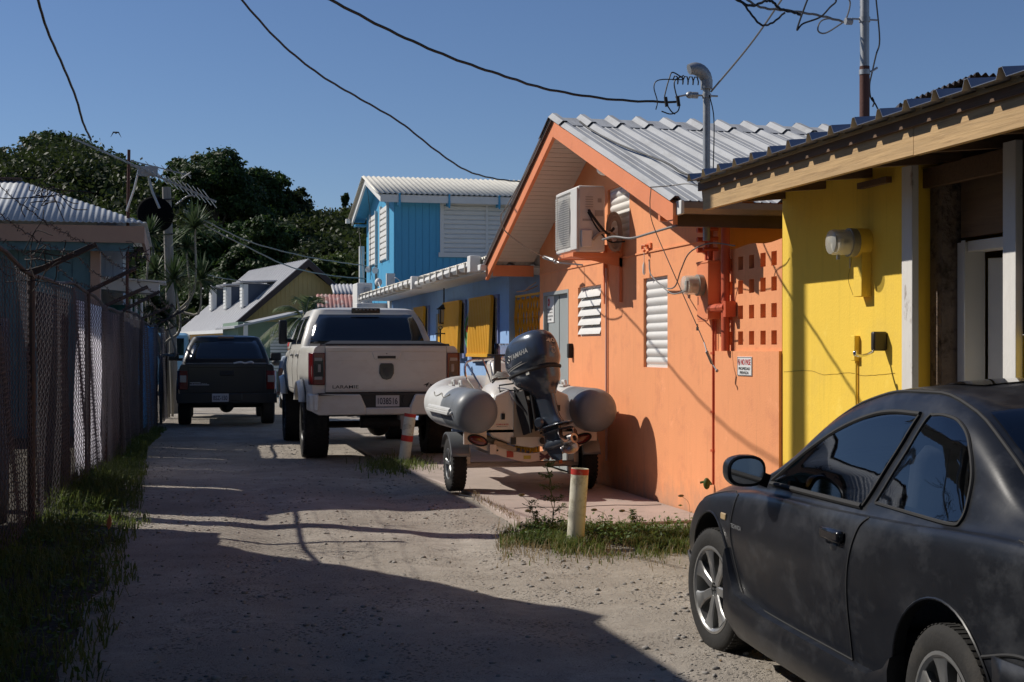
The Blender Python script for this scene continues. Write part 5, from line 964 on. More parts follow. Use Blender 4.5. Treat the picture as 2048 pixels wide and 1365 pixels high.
# ================================================================ SPIKY PLANTS, PALM
def spiky(c, r, n, seed, mat, name, parent, tall=.4, wd=.022):
    rg = np.random.default_rng(seed); V_, F_ = [], []; cc = np.array(c)
    for i in range(n):
        a = rg.uniform(0, 6.28); e = rg.uniform(-.5, 1.45); L_ = r*rg.uniform(.75, 1.1); d = np.array([cos(a)*cos(e), sin(a)*cos(e), sin(e)]); s = np.array([-sin(a), cos(a), 0])*wd; k = len(V_)*1
        pts = []
        for t in (0, .35, .7, 1): p = cc+d*L_*t+np.array([0, 0, -1.])*L_*.28*t*t*max(0, cos(e)); w_ = (1, 1.1, .75, .05)[int(round(t*3))]; pts += [p-s*w_, p+s*w_]
        b = len(V_); V_ += pts; F_ += [(b+2*j, b+2*j+1, b+2*j+3, b+2*j+2) for j in range(3)]
    V_ = np.array(V_); q = wm(parent).inverted() if parent else None
    if q is not None: V_ = V_+np.array(q.translation)
    return npmesh(name, V_, F_, mat, parent)
dm = leafmat('dracaena_leaf', (.03, .06, .02), (.10, .14, .06), .25); STM = pm('pale_stem', (.30, .27, .22), .8, var=.2, vs=8, bump=.2)
for i, (heads, base, lab) in enumerate(((((390, 455, 30.5, 58), (372, 495, 30.8, 30)), (338, 655, 31), 'tall spiky plant with its crown beside the top of the wooden pole'),
   (((310, 545, 30, 42), (348, 560, 30.3, 60), (300, 470, 29.5, 44)), (325, 700, 30.5), 'cluster of spiky plants around a curved pale stem beside the dish'),
   (((402, 560, 31, 58),), (345, 640, 31.5), 'spiky plant on a bent arm right of the wooden pole'),
   (((310, 610, 28, 46), (330, 635, 28, 40)), (322, 720, 28.4), 'low spiky plant above the blue tarp'))):
    b = D(base[0], 700, base[2]); t = thing('spiky_plant', lab, 'plant', (b.x, b.y, 0), 0, 'spiky plants by the wooden pole')
    for j, (px, py, d, r) in enumerate(heads):
        c = D(px, py, d); spiky(c, r/F*d*1.05, 120, 10*i+j, dm, 'leaf_head', t)
        mb = MB(); s0 = D(base[0], base[1], base[2]); mid = (s0+c)/2+Vector(((.25 if px > base[0] else -.2), 0, -.3)); mb.tube(crom([Vector((b.x, b.y, 0)), s0, mid, c], 5), [.03]*11+[.022]*5, 7); put(mb, 'stem', STM, t)
pmf = leafmat('palm_leaf', (.05, .085, .03), (.16, .19, .09), .3)
pc = D(610, 640, 40); t = thing('palm_tree', 'young palm with arching fronds between the houses', 'palm tree', (pc.x, pc.y, 0)); V_, F_ = [], []; rgp = np.random.default_rng(2); ribs = MB()
for i, (dx, dy, dz, L_) in enumerate(((-.15, 0, 1.05, 1.6), (.12, -.2, 1.1, 1.7), (-.6, -.1, .9, 1.5), (.55, .1, .85, 1.4), (-1, -.3, .35, 1.3), (-.9, .4, .25, 1.4), (.95, -.2, .3, 1.3), (.8, .5, .6, 1.4), (-.5, -.9, .3, 1.2), (.4, -.9, .5, 1.2), (0, .9, .7, 1.3), (-1.1, -.1, .05, 1.1), (.35, .0, 1.15, 1.5))):
    d0 = Vector((dx, dy, dz)).normalized(); pts = []
    for k in range(13): t_ = k/12; pts.append(pc+d0*L_*t_*.8+Vector((dx*.25, dy*.25, -.75*(1-.4*max(0, dz)))) * t_**2.4*L_)
    ribs.tube(pts, [.022*(1-.8*k/12) for k in range(13)], 5)
    for k in range(2, 12):
        for q in range(4):
            p = pts[k].lerp(pts[k+1] if k < 12 else pts[k], q/4); tn = (pts[k+1]-pts[k]).normalized() if k < 12 else d0; sd = tn.cross(Vector((0, 0, 1))).normalized()
            for s in (-1, 1):
                ll = .55*sin(pi*min(1, (k/12)*.9+.12))+.1; e = p+(sd*s*.75+tn*.65+Vector((0, 0, -.25-.25*rgp.random())))*ll; w_ = tn*.018; b = len(V_); V_ += [p-w_, p+w_, e]; F_.append((b, b+1, b+2))
npmesh('fronds', [tuple(Vector(v)-Vector((pc.x, pc.y, 0))) for v in V_], F_, pmf, t, k=3); ribs.tube([(pc.x, pc.y, 0), (pc.x+.05, pc.y, 1.5), pc], [.14, .12, .09], 8); put(ribs, 'trunk', STM, t)
# ================================================================ GRASS AND WEEDS
def patch(n, fn, seed, name, lab, m, wd=.005):
    rg = np.random.default_rng(seed); P, Hh = [], []
    while len(P) < n:
        r_ = fn(rg)
        if r_: P.append(r_[:3]); Hh.append(r_[3])
    v, f = grassmesh(P, Hh, seed, wd, 1.15); return struct(npmesh(name, v, f, m, k=3), 'stuff', lab, 'grass')
gmat = leafmat('grass_blade', (.045, .075, .015), (.19, .23, .06), .45); gdry = leafmat('dry_grass', (.20, .15, .07), (.38, .30, .16), .3)
def verge(rg):
    y = 3.0+24*rg.random()**1.5; e = max(.2, vx(y)+.08-fx(y))
    x = fx(y)-.12+rg.random()*(e+.16); u = max(0, min(1.4, (x-fx(y))/(e+.1)))
    if u > .6 and rg.random() < .45: return None
    if mnoise.noise(Vector((x*2.5, y*2.5, 9))) < -.25: return None
    return (x, y, gz(x, y), (.26 if 13.5 < y < 16.8 else .12)*(1.05-u*.6)*rg.uniform(.35, 1.1)+.03)
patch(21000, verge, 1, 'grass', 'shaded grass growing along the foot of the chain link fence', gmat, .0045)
def bolg(rg):
    px = rg.uniform(1000, 1400); c0 = 1085+(px-1155)*.02; py = c0+rg.normal()*13
    if px < 1050 and rg.random() < .5: return None
    g = G(px, max(1045, py)); 
    if mnoise.noise(Vector((g.x*3, g.y*3, 1))) < -.15: return None
    return (g.x, g.y, 0.0, rg.uniform(.03, .14)*(1 if 1050 < px < 1390 else .6)*(.5 if py > 1105 else 1))
patch(6800, bolg, 2, 'grass', 'sunlit grass around the foot of the near bollard', gmat, .004)
def bolg2(rg):
    px = rg.uniform(990, 1400); py = 1092+rg.normal()*17; g = G(px, max(1045, py)); return (g.x, g.y, 0, rg.uniform(.02, .13))
patch(1500, bolg2, 8, 'dry_grass', 'dry straw scattered in front of the near bollard', gdry, .0025)
def farg(rg):
    px = rg.normal()*32+800; py = 935+rg.normal()*7; g = G(px, py); return (g.x, g.y, 0, rg.uniform(.04, .17))
patch(1100, farg, 3, 'grass', 'small tuft of grass around the far bollard', gmat, .006)
def apg(rg):
    px = rg.uniform(940, 1040); y = 996+(px-945)*.55+rg.normal()*4; g = G(px, y); return (g.x, g.y, .02, rg.uniform(.02, .08))
patch(260, apg, 4, 'dry_grass', 'dry grass along the edge of the concrete apron', gdry, .003)
def weed(base, h, seed, lab, lean=(0, 0), leafm=None, nst=1):
    rg = random.Random(seed); t = thing('weed', lab, 'weed', base, 0, 'weeds by the near bollard'); mb = MB(); C, Nn = [], []
    for s_ in range(nst):
        q = [Vector((lean[0]*f*f*h+rg.gauss(0, .012), lean[1]*f*h+rg.gauss(0, .012), f*h)) for f in lin(0, 1, 7)]; mb.tube(crom(q, 3), .003, 5)
        for f in range(1, 7):
            for b in range(4):
                a = rg.uniform(0, 6.28); L_ = h*.24*rg.uniform(.6, 1.2)*(1.15-f*.1); e = q[f]+Vector((cos(a)*L_, sin(a)*L_, L_*.45)); mb.tube([q[f], (q[f]+e)/2+Vector((0, 0, .01)), e], .0016, 4)
                for k in range(9):
                    p = q[f].lerp(e, .3+.7*k/8); C.append([p.x+rg.gauss(0, .012), p.y+rg.gauss(0, .012), p.z+rg.gauss(0, .01)]); Nn.append([rg.gauss(0, .5), rg.gauss(0, .5), 1])
    put(mb, 'stem', LM[3], t, world=False); rgn = np.random.default_rng(seed); v, f = leaves(np.array(C), np.array(Nn), .017, rgn, .35); npmesh('leaves', v, f, leafm or gmat, t); return t
rgb = np.random.default_rng(12); C = []
for i in range(150):
    g_ = G(rgb.uniform(1050, 1375), 1078+rgb.normal()*9); hh = rgb.uniform(.05, .15); k = 26; C.append(np.array([g_.x, g_.y, hh*.55])+rgb.standard_normal((k, 3))*np.array([.045, .045, hh*.3]))
C = np.concatenate(C); C[:, 2] = np.abs(C[:, 2]); nn = rgb.standard_normal(C.shape)*.5+np.array([0, 0, 1.]); v_, f_ = leaves(C, nn, .017, rgb, .55); struct(npmesh('ground_cover', v_, f_, leafmat('weed_leaf', (.05, .09, .018), (.15, .22, .045), .35)), 'stuff', 'low broad-leaved weeds around the near bollard', 'weeds')
C = []
for i in range(260):
    y_ = 3+20*rgb.random()**1.4; x_ = rgb.uniform(fx(y_), vx(y_)-.05); hh = rgb.uniform(.04, .16); k = 16; C.append(np.array([x_, y_, hh*.5])+rgb.standard_normal((k, 3))*np.array([.07, .07, hh*.35]))
C = np.concatenate(C); C[:, 2] = np.abs(C[:, 2]); nn = rgb.standard_normal(C.shape)*.5+np.array([0, 0, 1.]); v_, f_ = leaves(C, nn, .02, rgb, .5); struct(npmesh('ground_cover', v_, f_, MATS['weed_leaf']), 'stuff', 'low leafy weeds in the shaded verge below the fence', 'weeds')
g0 = G(1108, 1075); weed((g0.x, g0.y, 0), .56, 3, 'tall feathery weed growing left of the near bollard', (-.12, 0), LM[3], 2)
g0 = G(1070, 1072); weed((g0.x, g0.y, 0), .26, 4, 'low feathery weed left of the tall one', (-.1, 0), LM[3])
g0 = G(1265, 1068); weed((g0.x, g0.y, 0), .18, 5, 'small leafy weed right of the near bollard', (.05, 0), LM[3])
for i, (px, py, tx, ty, lab) in enumerate(((1068, 1060, 1043, 990, 'seed head stalk leaning left beside the tall weed'), (1220, 1060, 1188, 1020, 'seed head stalk just right of the near bollard'), (1290, 1058, 1244, 1022, 'seed head stalk leaning left over the apron'), (1380, 1040, 1362, 992, 'seed head stalk near the black car bumper'), (1075, 1062, 1056, 1022, 'short seed head stalk below the taller left one'))):
    a = G(px, py); b = D(tx, ty, (a.x*SN+a.y*CS)); mb = MB(); mb.tube(crom([a, (a+b)/2+Vector((.03, 0, .04)), b], 5), .0018, 4); st_ = thing('seed_stalk', lab, 'weed', a, 0, 'seed stalks'); put(mb, 'stem', gdry, st_); mb = MB(); mb.ell(b, (.028, .012, .012)); put(mb, 'seed_head', gdry, st_)
mb = MB(); lf = G(217, 1085); mb.prism([(lf.x, lf.y, .10), (lf.x+.016, lf.y, .13), (lf.x+.02, lf.y, .17), (lf.x+.008, lf.y, .21), (lf.x-.01, lf.y, .17), (lf.x-.014, lf.y, .13)], (.004, .01, 0)); tag(put(mb, 'fallen_leaf', pm('orange_leaf', (.38, .13, .07), .7)), 'orange dead leaf caught in the dark grass by the fence', 'leaf')
# bollards
bw = pm('bollard_white', (.66, .62, .50), .6, var=.06, vs=6, bump=.15, bs=30, col2=(.30, .26, .17), s2=7, lo=.5, hi=.66); brd = pm('bollard_red', (.50, .035, .025), .55, var=.1, vs=8, bump=.1, col2=(.4, .25, .2), s2=9, lo=.6, hi=.7)
for px, pyb, tx, ty, r, lab, bands_ in ((1150, 1092, 1160, 937, .066, 'white pipe bollard with a red top band in the grass, nearest the camera', ((.92, 1.0),)), (807, 930, 821, 827, .075, 'leaning white bollard with two red bands behind the white pickup', ((.93, 1.0), (.46, .58)))):
    a = G(px, pyb); d = a.x*SN+a.y*CS; b = D(tx, ty, d); t = thing('bollard', lab, 'bollard', a, 0, 'red and white pipe bollards'); u = b-a; L_ = u.length
    mb = MB(); mb.lathe([(r, -.05), (r, L_), (r*.9, L_), (r*.9, L_-.06), (.001, L_-.06)], a, u, 28, cap=False); put(mb, 'pipe', bw, t)
    for f0, f1 in bands_: mb = MB(); mb.lathe([(r+.0015, L_*f0), (r+.002, L_*f1-.004)], a, u, 28, cap=False); put(mb, 'red_band', brd, t)
# ================================================================ VEHICLES
tyreM = pm('tyre_rubber', (.022, .021, .020), .85, var=.2, vs=8, bump=.2, bs=60, col2=(.06, .053, .045), s2=5, lo=.55, hi=.8)
alloy = pm('alloy_rim', (.42, .42, .41), .32, .75, var=.1, vs=9, bump=.03, col2=(.2, .18, .16), s2=8, lo=.6, hi=.75)
def wheel(root, x, y, r, w_, side, rr, spokes=7, rimmat=None, tread=36, steer=0., deep=.0, name='wheel', lug=.009):
    """wheel standing on z=0 in the thing's own space; side=-1 shows its face to -x"""
    rimmat = rimmat or alloy; rot = Matrix.Rotation(steer, 3, 'Z'); c = Vector((x, y, r)); ax = rot@Vector((side, 0, 0)); h = w_/2
    hub = MB(); hub.lathe([(rr*.6, -h*.7), (rr*.6, h*.15), (rr*.2, h*.2), (.001, h*.2)], c, ax, 24, cap=False); hb = put(hub, name, DK, root, world=False)
    t = MB(); pr = [(rr*.98, -h*.9), (rr*1.05, -h), (r*.90, -h*1.02), (r*.965, -h*.93), (r, -h*.8), (r, h*.8), (r*.965, h*.93), (r*.90, h*1.02), (rr*1.12, h*1.0), (rr*1.0, h*.9)]; t.lathe(pr, c, ax, 56, cap=False)
    u = Vector((0, 0, 1)); w2 = rot@Vector((0, 1, 0))
    if tread:
        for i in range(tread):
            for k in range(4):
                a = 2*pi*(i+.5*(k % 2))/tread; dr = u*cos(a)+w2*sin(a); dt = w2*cos(a)-u*sin(a); o = h*(-.68+.45*k); p = c+dr*(r+.001)+ax*o
                q = Matrix((tuple(ax), tuple(dt), tuple(dr))).transposed(); t.box(p, (h*.36, 2*pi*r/tread*.62, lug), q)
            for s in ((-1, 1) if lug > .006 else ()):
                a = 2*pi*(i+.25)/tread; dr = u*cos(a)+w2*sin(a); dt = w2*cos(a)-u*sin(a); q = Matrix((tuple(ax), tuple(dt), tuple(dr))).transposed(); t.box(c+dr*(r*.965)+ax*(s*h*.95), (h*.12, 2*pi*r/tread*.5, r*.07), q)
    put(t, 'tyre', tyreM, hb, world=False)
    m_ = MB(); m_.lathe([(rr*1.0, -h*.85), (rr*1.0, h*.86), (rr*1.05, h*.97), (rr*.99, h*.99), (rr*.93, h*.9), (rr*.9, h*.3), (rr*.88, -h*.5)], c, ax, 48, cap=False)
    m_.lathe([(rr*.24, h*.15), (rr*.25, h*(.75-deep)), (rr*.17, h*(.80-deep)), (rr*.16, h*(.62-deep)), (.001, h*(.62-deep))], c, ax, 24, cap=False)
    for i in range(spokes):
        a = 2*pi*i/spokes+.2; dr = u*cos(a)+w2*sin(a); dt = w2*cos(a)-u*sin(a); P = []
        for f, wd, o in ((.16, .10, .72-deep), (.3, .115, .77-deep), (.55, .12, .80-deep*.5), (.78, .17, .84), (.93, .25, .88)):
            P.append((c+dr*rr*f+ax*h*o, wd*rr))
        vs = []
        for p, wd in P: vs += [p-dt*wd, p-dt*wd*.75+ax*.006, p+dt*wd*.75+ax*.006, p+dt*wd, p+dt*wd*.7-ax*h*.35, p-dt*wd*.7-ax*h*.35]
        m_.add(vs, [(j*6+k, j*6+(k+1) % 6, (j+1)*6+(k+1) % 6, (j+1)*6+k) for j in range(4) for k in range(6)]+[(0, 1, 2, 3, 4, 5)])
        m_.lathe([(rr*.035, 0), (rr*.03, .012)], c+dr*rr*.0+ax*h*(.62-deep)+(u*cos(a+.45)+w2*sin(a+.45))*rr*.12, ax, 6)
    put(m_, 'rim', rimmat, hb, world=False); return hb
def boolcut(o, cutters):
    for c in cutters:
        m_ = o.modifiers.new('cut', 'BOOLEAN'); m_.operation = 'DIFFERENCE'; m_.object = c; m_.solver = 'EXACT'; m_.material_mode = 'TRANSFER'
    bpy.context.view_layer.update(); me = bpy.data.meshes.new_from_object(o.evaluated_get(bpy.context.evaluated_depsgraph_get()))
    o.modifiers.clear(); o.data = me
    for c in cutters: bpy.data.objects.remove(c)
def cyl_cut(root, x0, x1, y, z, r, m_, zb=-.5):
    c = MB(); pts = [(x0, y+r*cos(a), z+r*sin(a)) for a in lin(0, pi, 25)]+[(x0, y-r, zb), (x0, y+r, zb)]; c.prism(pts, (x1-x0, 0, 0)); return put(c, 'cutter', m_, root, world=False, flat=True)
class Skin:
    """car body as cross-sections: st = list of (y, [(x,z)...]) from sill to roof centre"""
    def __init__(s, st, k=5):
        s.n = len(st[0][1]); ys_ = [a[0] for a in st]; s.y0, s.y1 = ys_[0], ys_[-1]; s.k = k
        s.fx = [pchip(ys_, [a[1][i][0] for a in st]) for i in range(s.n)]; s.fz = [pchip(ys_, [a[1][i][1] for a in st]) for i in range(s.n)]
    def prof(s, y):
        P = [Vector((f(y), 0, g(y))) for f, g in zip(s.fx, s.fz)]; P2 = [P[0]*2-P[1]]+P+[Vector((-P[-2].x, 0, P[-2].z))]; out = []
        for i in range(1, len(P2)-2):
            for j in range(s.k):
                t = j/s.k; a, b, c, d = P2[i-1], P2[i], P2[i+1], P2[i+2]; out.append(.5*((2*b)+(c-a)*t+(2*a-5*b+4*c-d)*t*t+(3*b-a-3*c+d)*t**3))
        out.append(P[-1]); return [(p.x, p.z) for p in out]
    def x(s, y, z):
        pr = s.prof(y); best = pr[0][0]
        for (xa, za), (xb, zb) in zip(pr, pr[1:]):
            if zb > za and za <= z <= zb: return xa+(xb-xa)*(z-za)/(zb-za)
        return pr[-1][0] if z > pr[-1][1] else best
    def top(s, y, x):
        pr = s.prof(y)
        for (xa, za), (xb, zb) in reversed(list(zip(pr, pr[1:]))):
            if xb <= x <= xa: return za+(zb-za)*(x-xa)/((xb-xa) or 1)
        return pr[-1][1]
    def mesh(s, ys_):
        mb = MB(); rings = []
        for y in ys_:
            pr = s.prof(y); pr = [(max(x, 0), z) for x, z in pr]; ring = [(-x, y, z) for x, z in pr]+[(x, y, z) for x, z in reversed(pr[:-1])]; rings.append(ring)
        n = len(rings[0]); vs = [p for r in rings for p in r]; fs = [(i*n+j, i*n+(j+1) % n, (i+1)*n+(j+1) % n, (i+1)*n+j) for i in range(len(ys_)-1) for j in range(n)]
        fs += [tuple(range(n)), tuple((len(ys_)-1)*n+j for j in range(n))]; mb.add(vs, fs); return mb
def side_line(sk, mb, pts, side, r, off=.002, k=8, cr=True):
    P = crom([(0, y, z) for y, z in pts], k) if cr else [Vector((0, a[0]+(b[0]-a[0])*t/k, a[1]+(b[1]-a[1])*t/k)) for a, b in zip(pts, pts[1:]) for t in range(k)]+[Vector((0, *pts[-1]))]
    mb.tube([(side*(sk.x(p.y, p.z)+off), p.y, p.z) for p in P], r, 6)
def side_patch(sk, mb, ys_, lo, hi, side, off=.004, nv=8):
    mb.grid(lambda y, t: Vector((side*(sk.x(y, lo(y)+(hi(y)-lo(y))*t)+off), y, lo(y)+(hi(y)-lo(y))*t)), ys_, lin(0, 1, nv))
# ---------------------------------------------------------------- BLACK COUPE
carP = pm('faded_black_paint', (.010, .011, .014), .34, var=.25, vs=3, bump=.02, bs=90, col2=(.042, .044, .049), s2=3.2, lo=.50, hi=.72, spec=.33, coat=.08, stretch=(1, 1, 1.6))
cp = thing('coupe', 'faded black two-door coupe with worn paint and silver alloy wheels parked by the wall', 'car', (3.139, 3.084, 0), -atan(.0718/.9974))
def cst(y, zt, zb, x3, zs, x7, z7):
    xb = x3-.035; xb2 = x3-.085
    return (y, [(x3-.10, zs), (x3-.035, zs+.05), (x3-.012, (zs+.62)/2 if zb > .7 else zs+.12), (x3, .62 if zb > .75 else zb*.78), (xb, zb-.035), (xb2, zb), ((xb2+x7)/2+.012, (zb+z7)/2), (x7, z7), (x7*.62, z7+(zt-z7)*.66), (x7*.3, zt-.004), (0, zt)])
CS_ = [cst(0, .74, .70, .58, .34, .40, .73), cst(.05, .84, .80, .72, .26, .48, .83), cst(.18, .95, .895, .79, .22, .56, .94), cst(.45, .985, .915, .825, .20, .62, .965), cst(.70, 1.07, .915, .838, .19, .645, 1.01),
       cst(.95, 1.215, .91, .843, .18, .635, 1.145), cst(1.2, 1.315, .90, .845, .18, .615, 1.255), cst(1.5, 1.365, .89, .845, .18, .60, 1.308), cst(1.8, 1.368, .88, .845, .18, .598, 1.305), cst(2.1, 1.335, .87, .845, .18, .61, 1.262),
       cst(2.4, 1.245, .862, .843, .18, .635, 1.165), cst(2.65, 1.12, .85, .84, .18, .67, 1.03), cst(2.9, .985, .84, .838, .19, .70, .92), cst(3.15, .905, .82, .835, .20, .66, .875), cst(3.5, .865, .785, .83, .21, .58, .845), cst(3.85, .80, .715, .80, .22, .52, .785), cst(4.1, .72, .63, .745, .24, .46, .70), cst(4.24, .62, .55, .66, .27, .40, .60), cst(4.29, .52, .48, .56, .32, .34, .51)]
ck = Skin(CS_, 5); ysb = sorted(set([round(v, 4) for v in lin(0, 4.29, 110)]))
body = put(ck.mesh(ysb), 'body', carP, cp, world=False, ang=48)
dkw = plain('wheel_well', (.008, .008, .009), .9); RW = .30
boolcut(body, [cyl_cut(cp, sx*.56, sx*1.0, y, .315, .365, dkw) for sx in (-1, 1) for y in (.96, 3.46)])
cabin_m = plain('cabin_trim', (.045, .045, .048), .8)
def inset(y, d=.035):
    pr = [(max(x-d, 0), z-(d if i_ > 30 else 0)) for i_, (x, z) in enumerate(ck.prof(y))]; pr = [(x, max(z, .42)) for x, z in pr]; x0_ = pr[0][0]; return pr
cut = MB(); rings_ = []
for y in lin(.80, 2.86, 30):
    pr = [(x, z) for x, z in inset(y)]; nlow = next(i for i, q in enumerate(pr) if q[1] > .42); pr = [(pr[nlow][0], .42)]+pr[nlow:]; full = pr
    # resample to a fixed count so that every ring matches
    L_ = [0]
    for a_, b_ in zip(full, full[1:]): L_.append(L_[-1]+sqrt((a_[0]-b_[0])**2+(a_[1]-b_[1])**2))
    out_ = []
    for t_ in lin(0, L_[-1], 28):
        i_ = max(i for i in range(len(L_)) if L_[i] <= t_+1e-9); i_ = min(i_, len(full)-2); f_ = (t_-L_[i_])/max(1e-9, L_[i_+1]-L_[i_]); out_.append((full[i_][0]+(full[i_+1][0]-full[i_][0])*f_, full[i_][1]+(full[i_+1][1]-full[i_][1])*f_))
    rings_.append([(-x, y, z) for x, z in out_]+[(x, y, z) for x, z in reversed(out_[:-1])])
n_r = len(rings_[0]); cut.add([p for r_ in rings_ for p in r_], [(i*n_r+j, i*n_r+(j+1) % n_r, (i+1)*n_r+(j+1) % n_r, (i+1)*n_r+j) for i in range(29) for j in range(n_r)]+[tuple(range(n_r)), tuple(29*n_r+j for j in range(n_r))])
c_in = put(cut, 'cutter', cabin_m, cp, world=False, flat=True)
wo = [(1.765, .897), (2.2, .892), (2.77, .886), (2.65, .955), (2.45, 1.045), (2.2, 1.14), (1.95, 1.205), (1.75, 1.23), (1.53, 1.235), (1.64, 1.065)]
qo = [(1.64, .925), (1.53, 1.08), (1.43, 1.235), (1.32, 1.245), (1.22, 1.228), (1.12, 1.178), (1.04, 1.085), (1.0, .99), (1.005, .94), (1.05, .922)]
c1_ = MB(); c1_.prism([(-1, y, z) for y, z in wo], (2, 0, 0)); c2_ = MB(); c2_.prism([(-1, y, z) for y, z in qo], (2, 0, 0))
ry = lin(.62, 1.12, 8); c3_ = MB(); c3_.prism([(-(ck.fx[7](y)-.075), y, .98) for y in ry]+[(ck.fx[7](y)-.075, y, .98) for y in reversed(ry)], (0, 0, .6))
wy_ = lin(2.28, 2.84, 8); c4_ = MB(); c4_.prism([(-(ck.fx[7](y)-.07), y, .90) for y in wy_]+[(ck.fx[7](y)-.07, y, .90) for y in reversed(wy_)], (0, 0, .6))
boolcut(body, [c_in]+[put(q, 'cutter', carP, cp, world=False, flat=True) for q in (c1_, c2_, c3_, c4_)])
CARGL = clearglass('car_glass', (.30, .33, .36))
def seat(x, y, z):
    m_ = MB(); m_.box((x, y, z), (.48, .50, .14)); q = Matrix.Rotation(R(-14), 3, 'X'); m_.box(Vector((x, y-.24, z+.33)), (.47, .12, .60), Matrix.Rotation(R(14), 3, 'X')); s_ = put(m_, 'seat', pm('seat_cloth', (.20, .20, .21), .9, var=.1, bump=.2), cp, world=False, bevel=.04)
    m_ = MB(); m_.ell((x, y-.36, z+.70), (.13, .06, .10)); put(m_, 'headrest', MATS['seat_cloth'], s_, world=False)
seat(-.37, 1.95, .50); seat(.37, 1.95, .50)
mb = MB(); mb.box((0, 1.12, .55), (1.1, .45, .14)); mb.box((0, .88, .76), (1.1, .12, .42)); put(mb, 'rear_bench', MATS['seat_cloth'], cp, world=False, bevel=.04)
mb = MB(); mb.box((0, 2.72, .74), (1.25, .30, .22)); mb.box((0, .74, .93), (1.1, .3, .02)); put(mb, 'dashboard', cabin_m, cp, world=False, bevel=.03)
mb = MB(); wc_ = Vector((-.37, 2.42, .80)); mb.tube([wc_+Vector((.18*cos(a), -.09*sin(a), .16*sin(a))) for a in lin(0, 2*pi*23/24, 24)], .013, 8, closed=True); mb.tube([wc_, wc_+Vector((0, .25, -.08))], .025, 8)
for a in (.3, 2.8, 4.7): mb.tube([wc_, wc_+Vector((.18*cos(a), -.09*sin(a), .16*sin(a)))], .012, 6)
put(mb, 'steering_wheel', BLK, cp, world=False)
mb = MB(); mb.grid(lambda u, v: Vector((.05+.5*u, 1.9+.5*v+.05*sin(u*9), .80+.12*sin(u*5+v*3)+.05*mnoise.noise(Vector((u*9, v*9, 0)))+.10*u)), lin(0, 1, 18), lin(0, 1, 18)); put(mb, 'sunshade', pm('shiny_blue_shade', (.16, .28, .42), .3, .4, bump=.6, bs=20), cp, world=False, solid=.006)
body.data.shade_smooth(); body.data.set_sharp_from_angle(angle=R(40))
for sx in (-1, 1):
    for y in (.96, 3.46): wheel(cp, sx*.735, y, RW, .19, sx, .205, 7, tread=64, steer=(R(7) if y > 2 else 0), lug=.003)
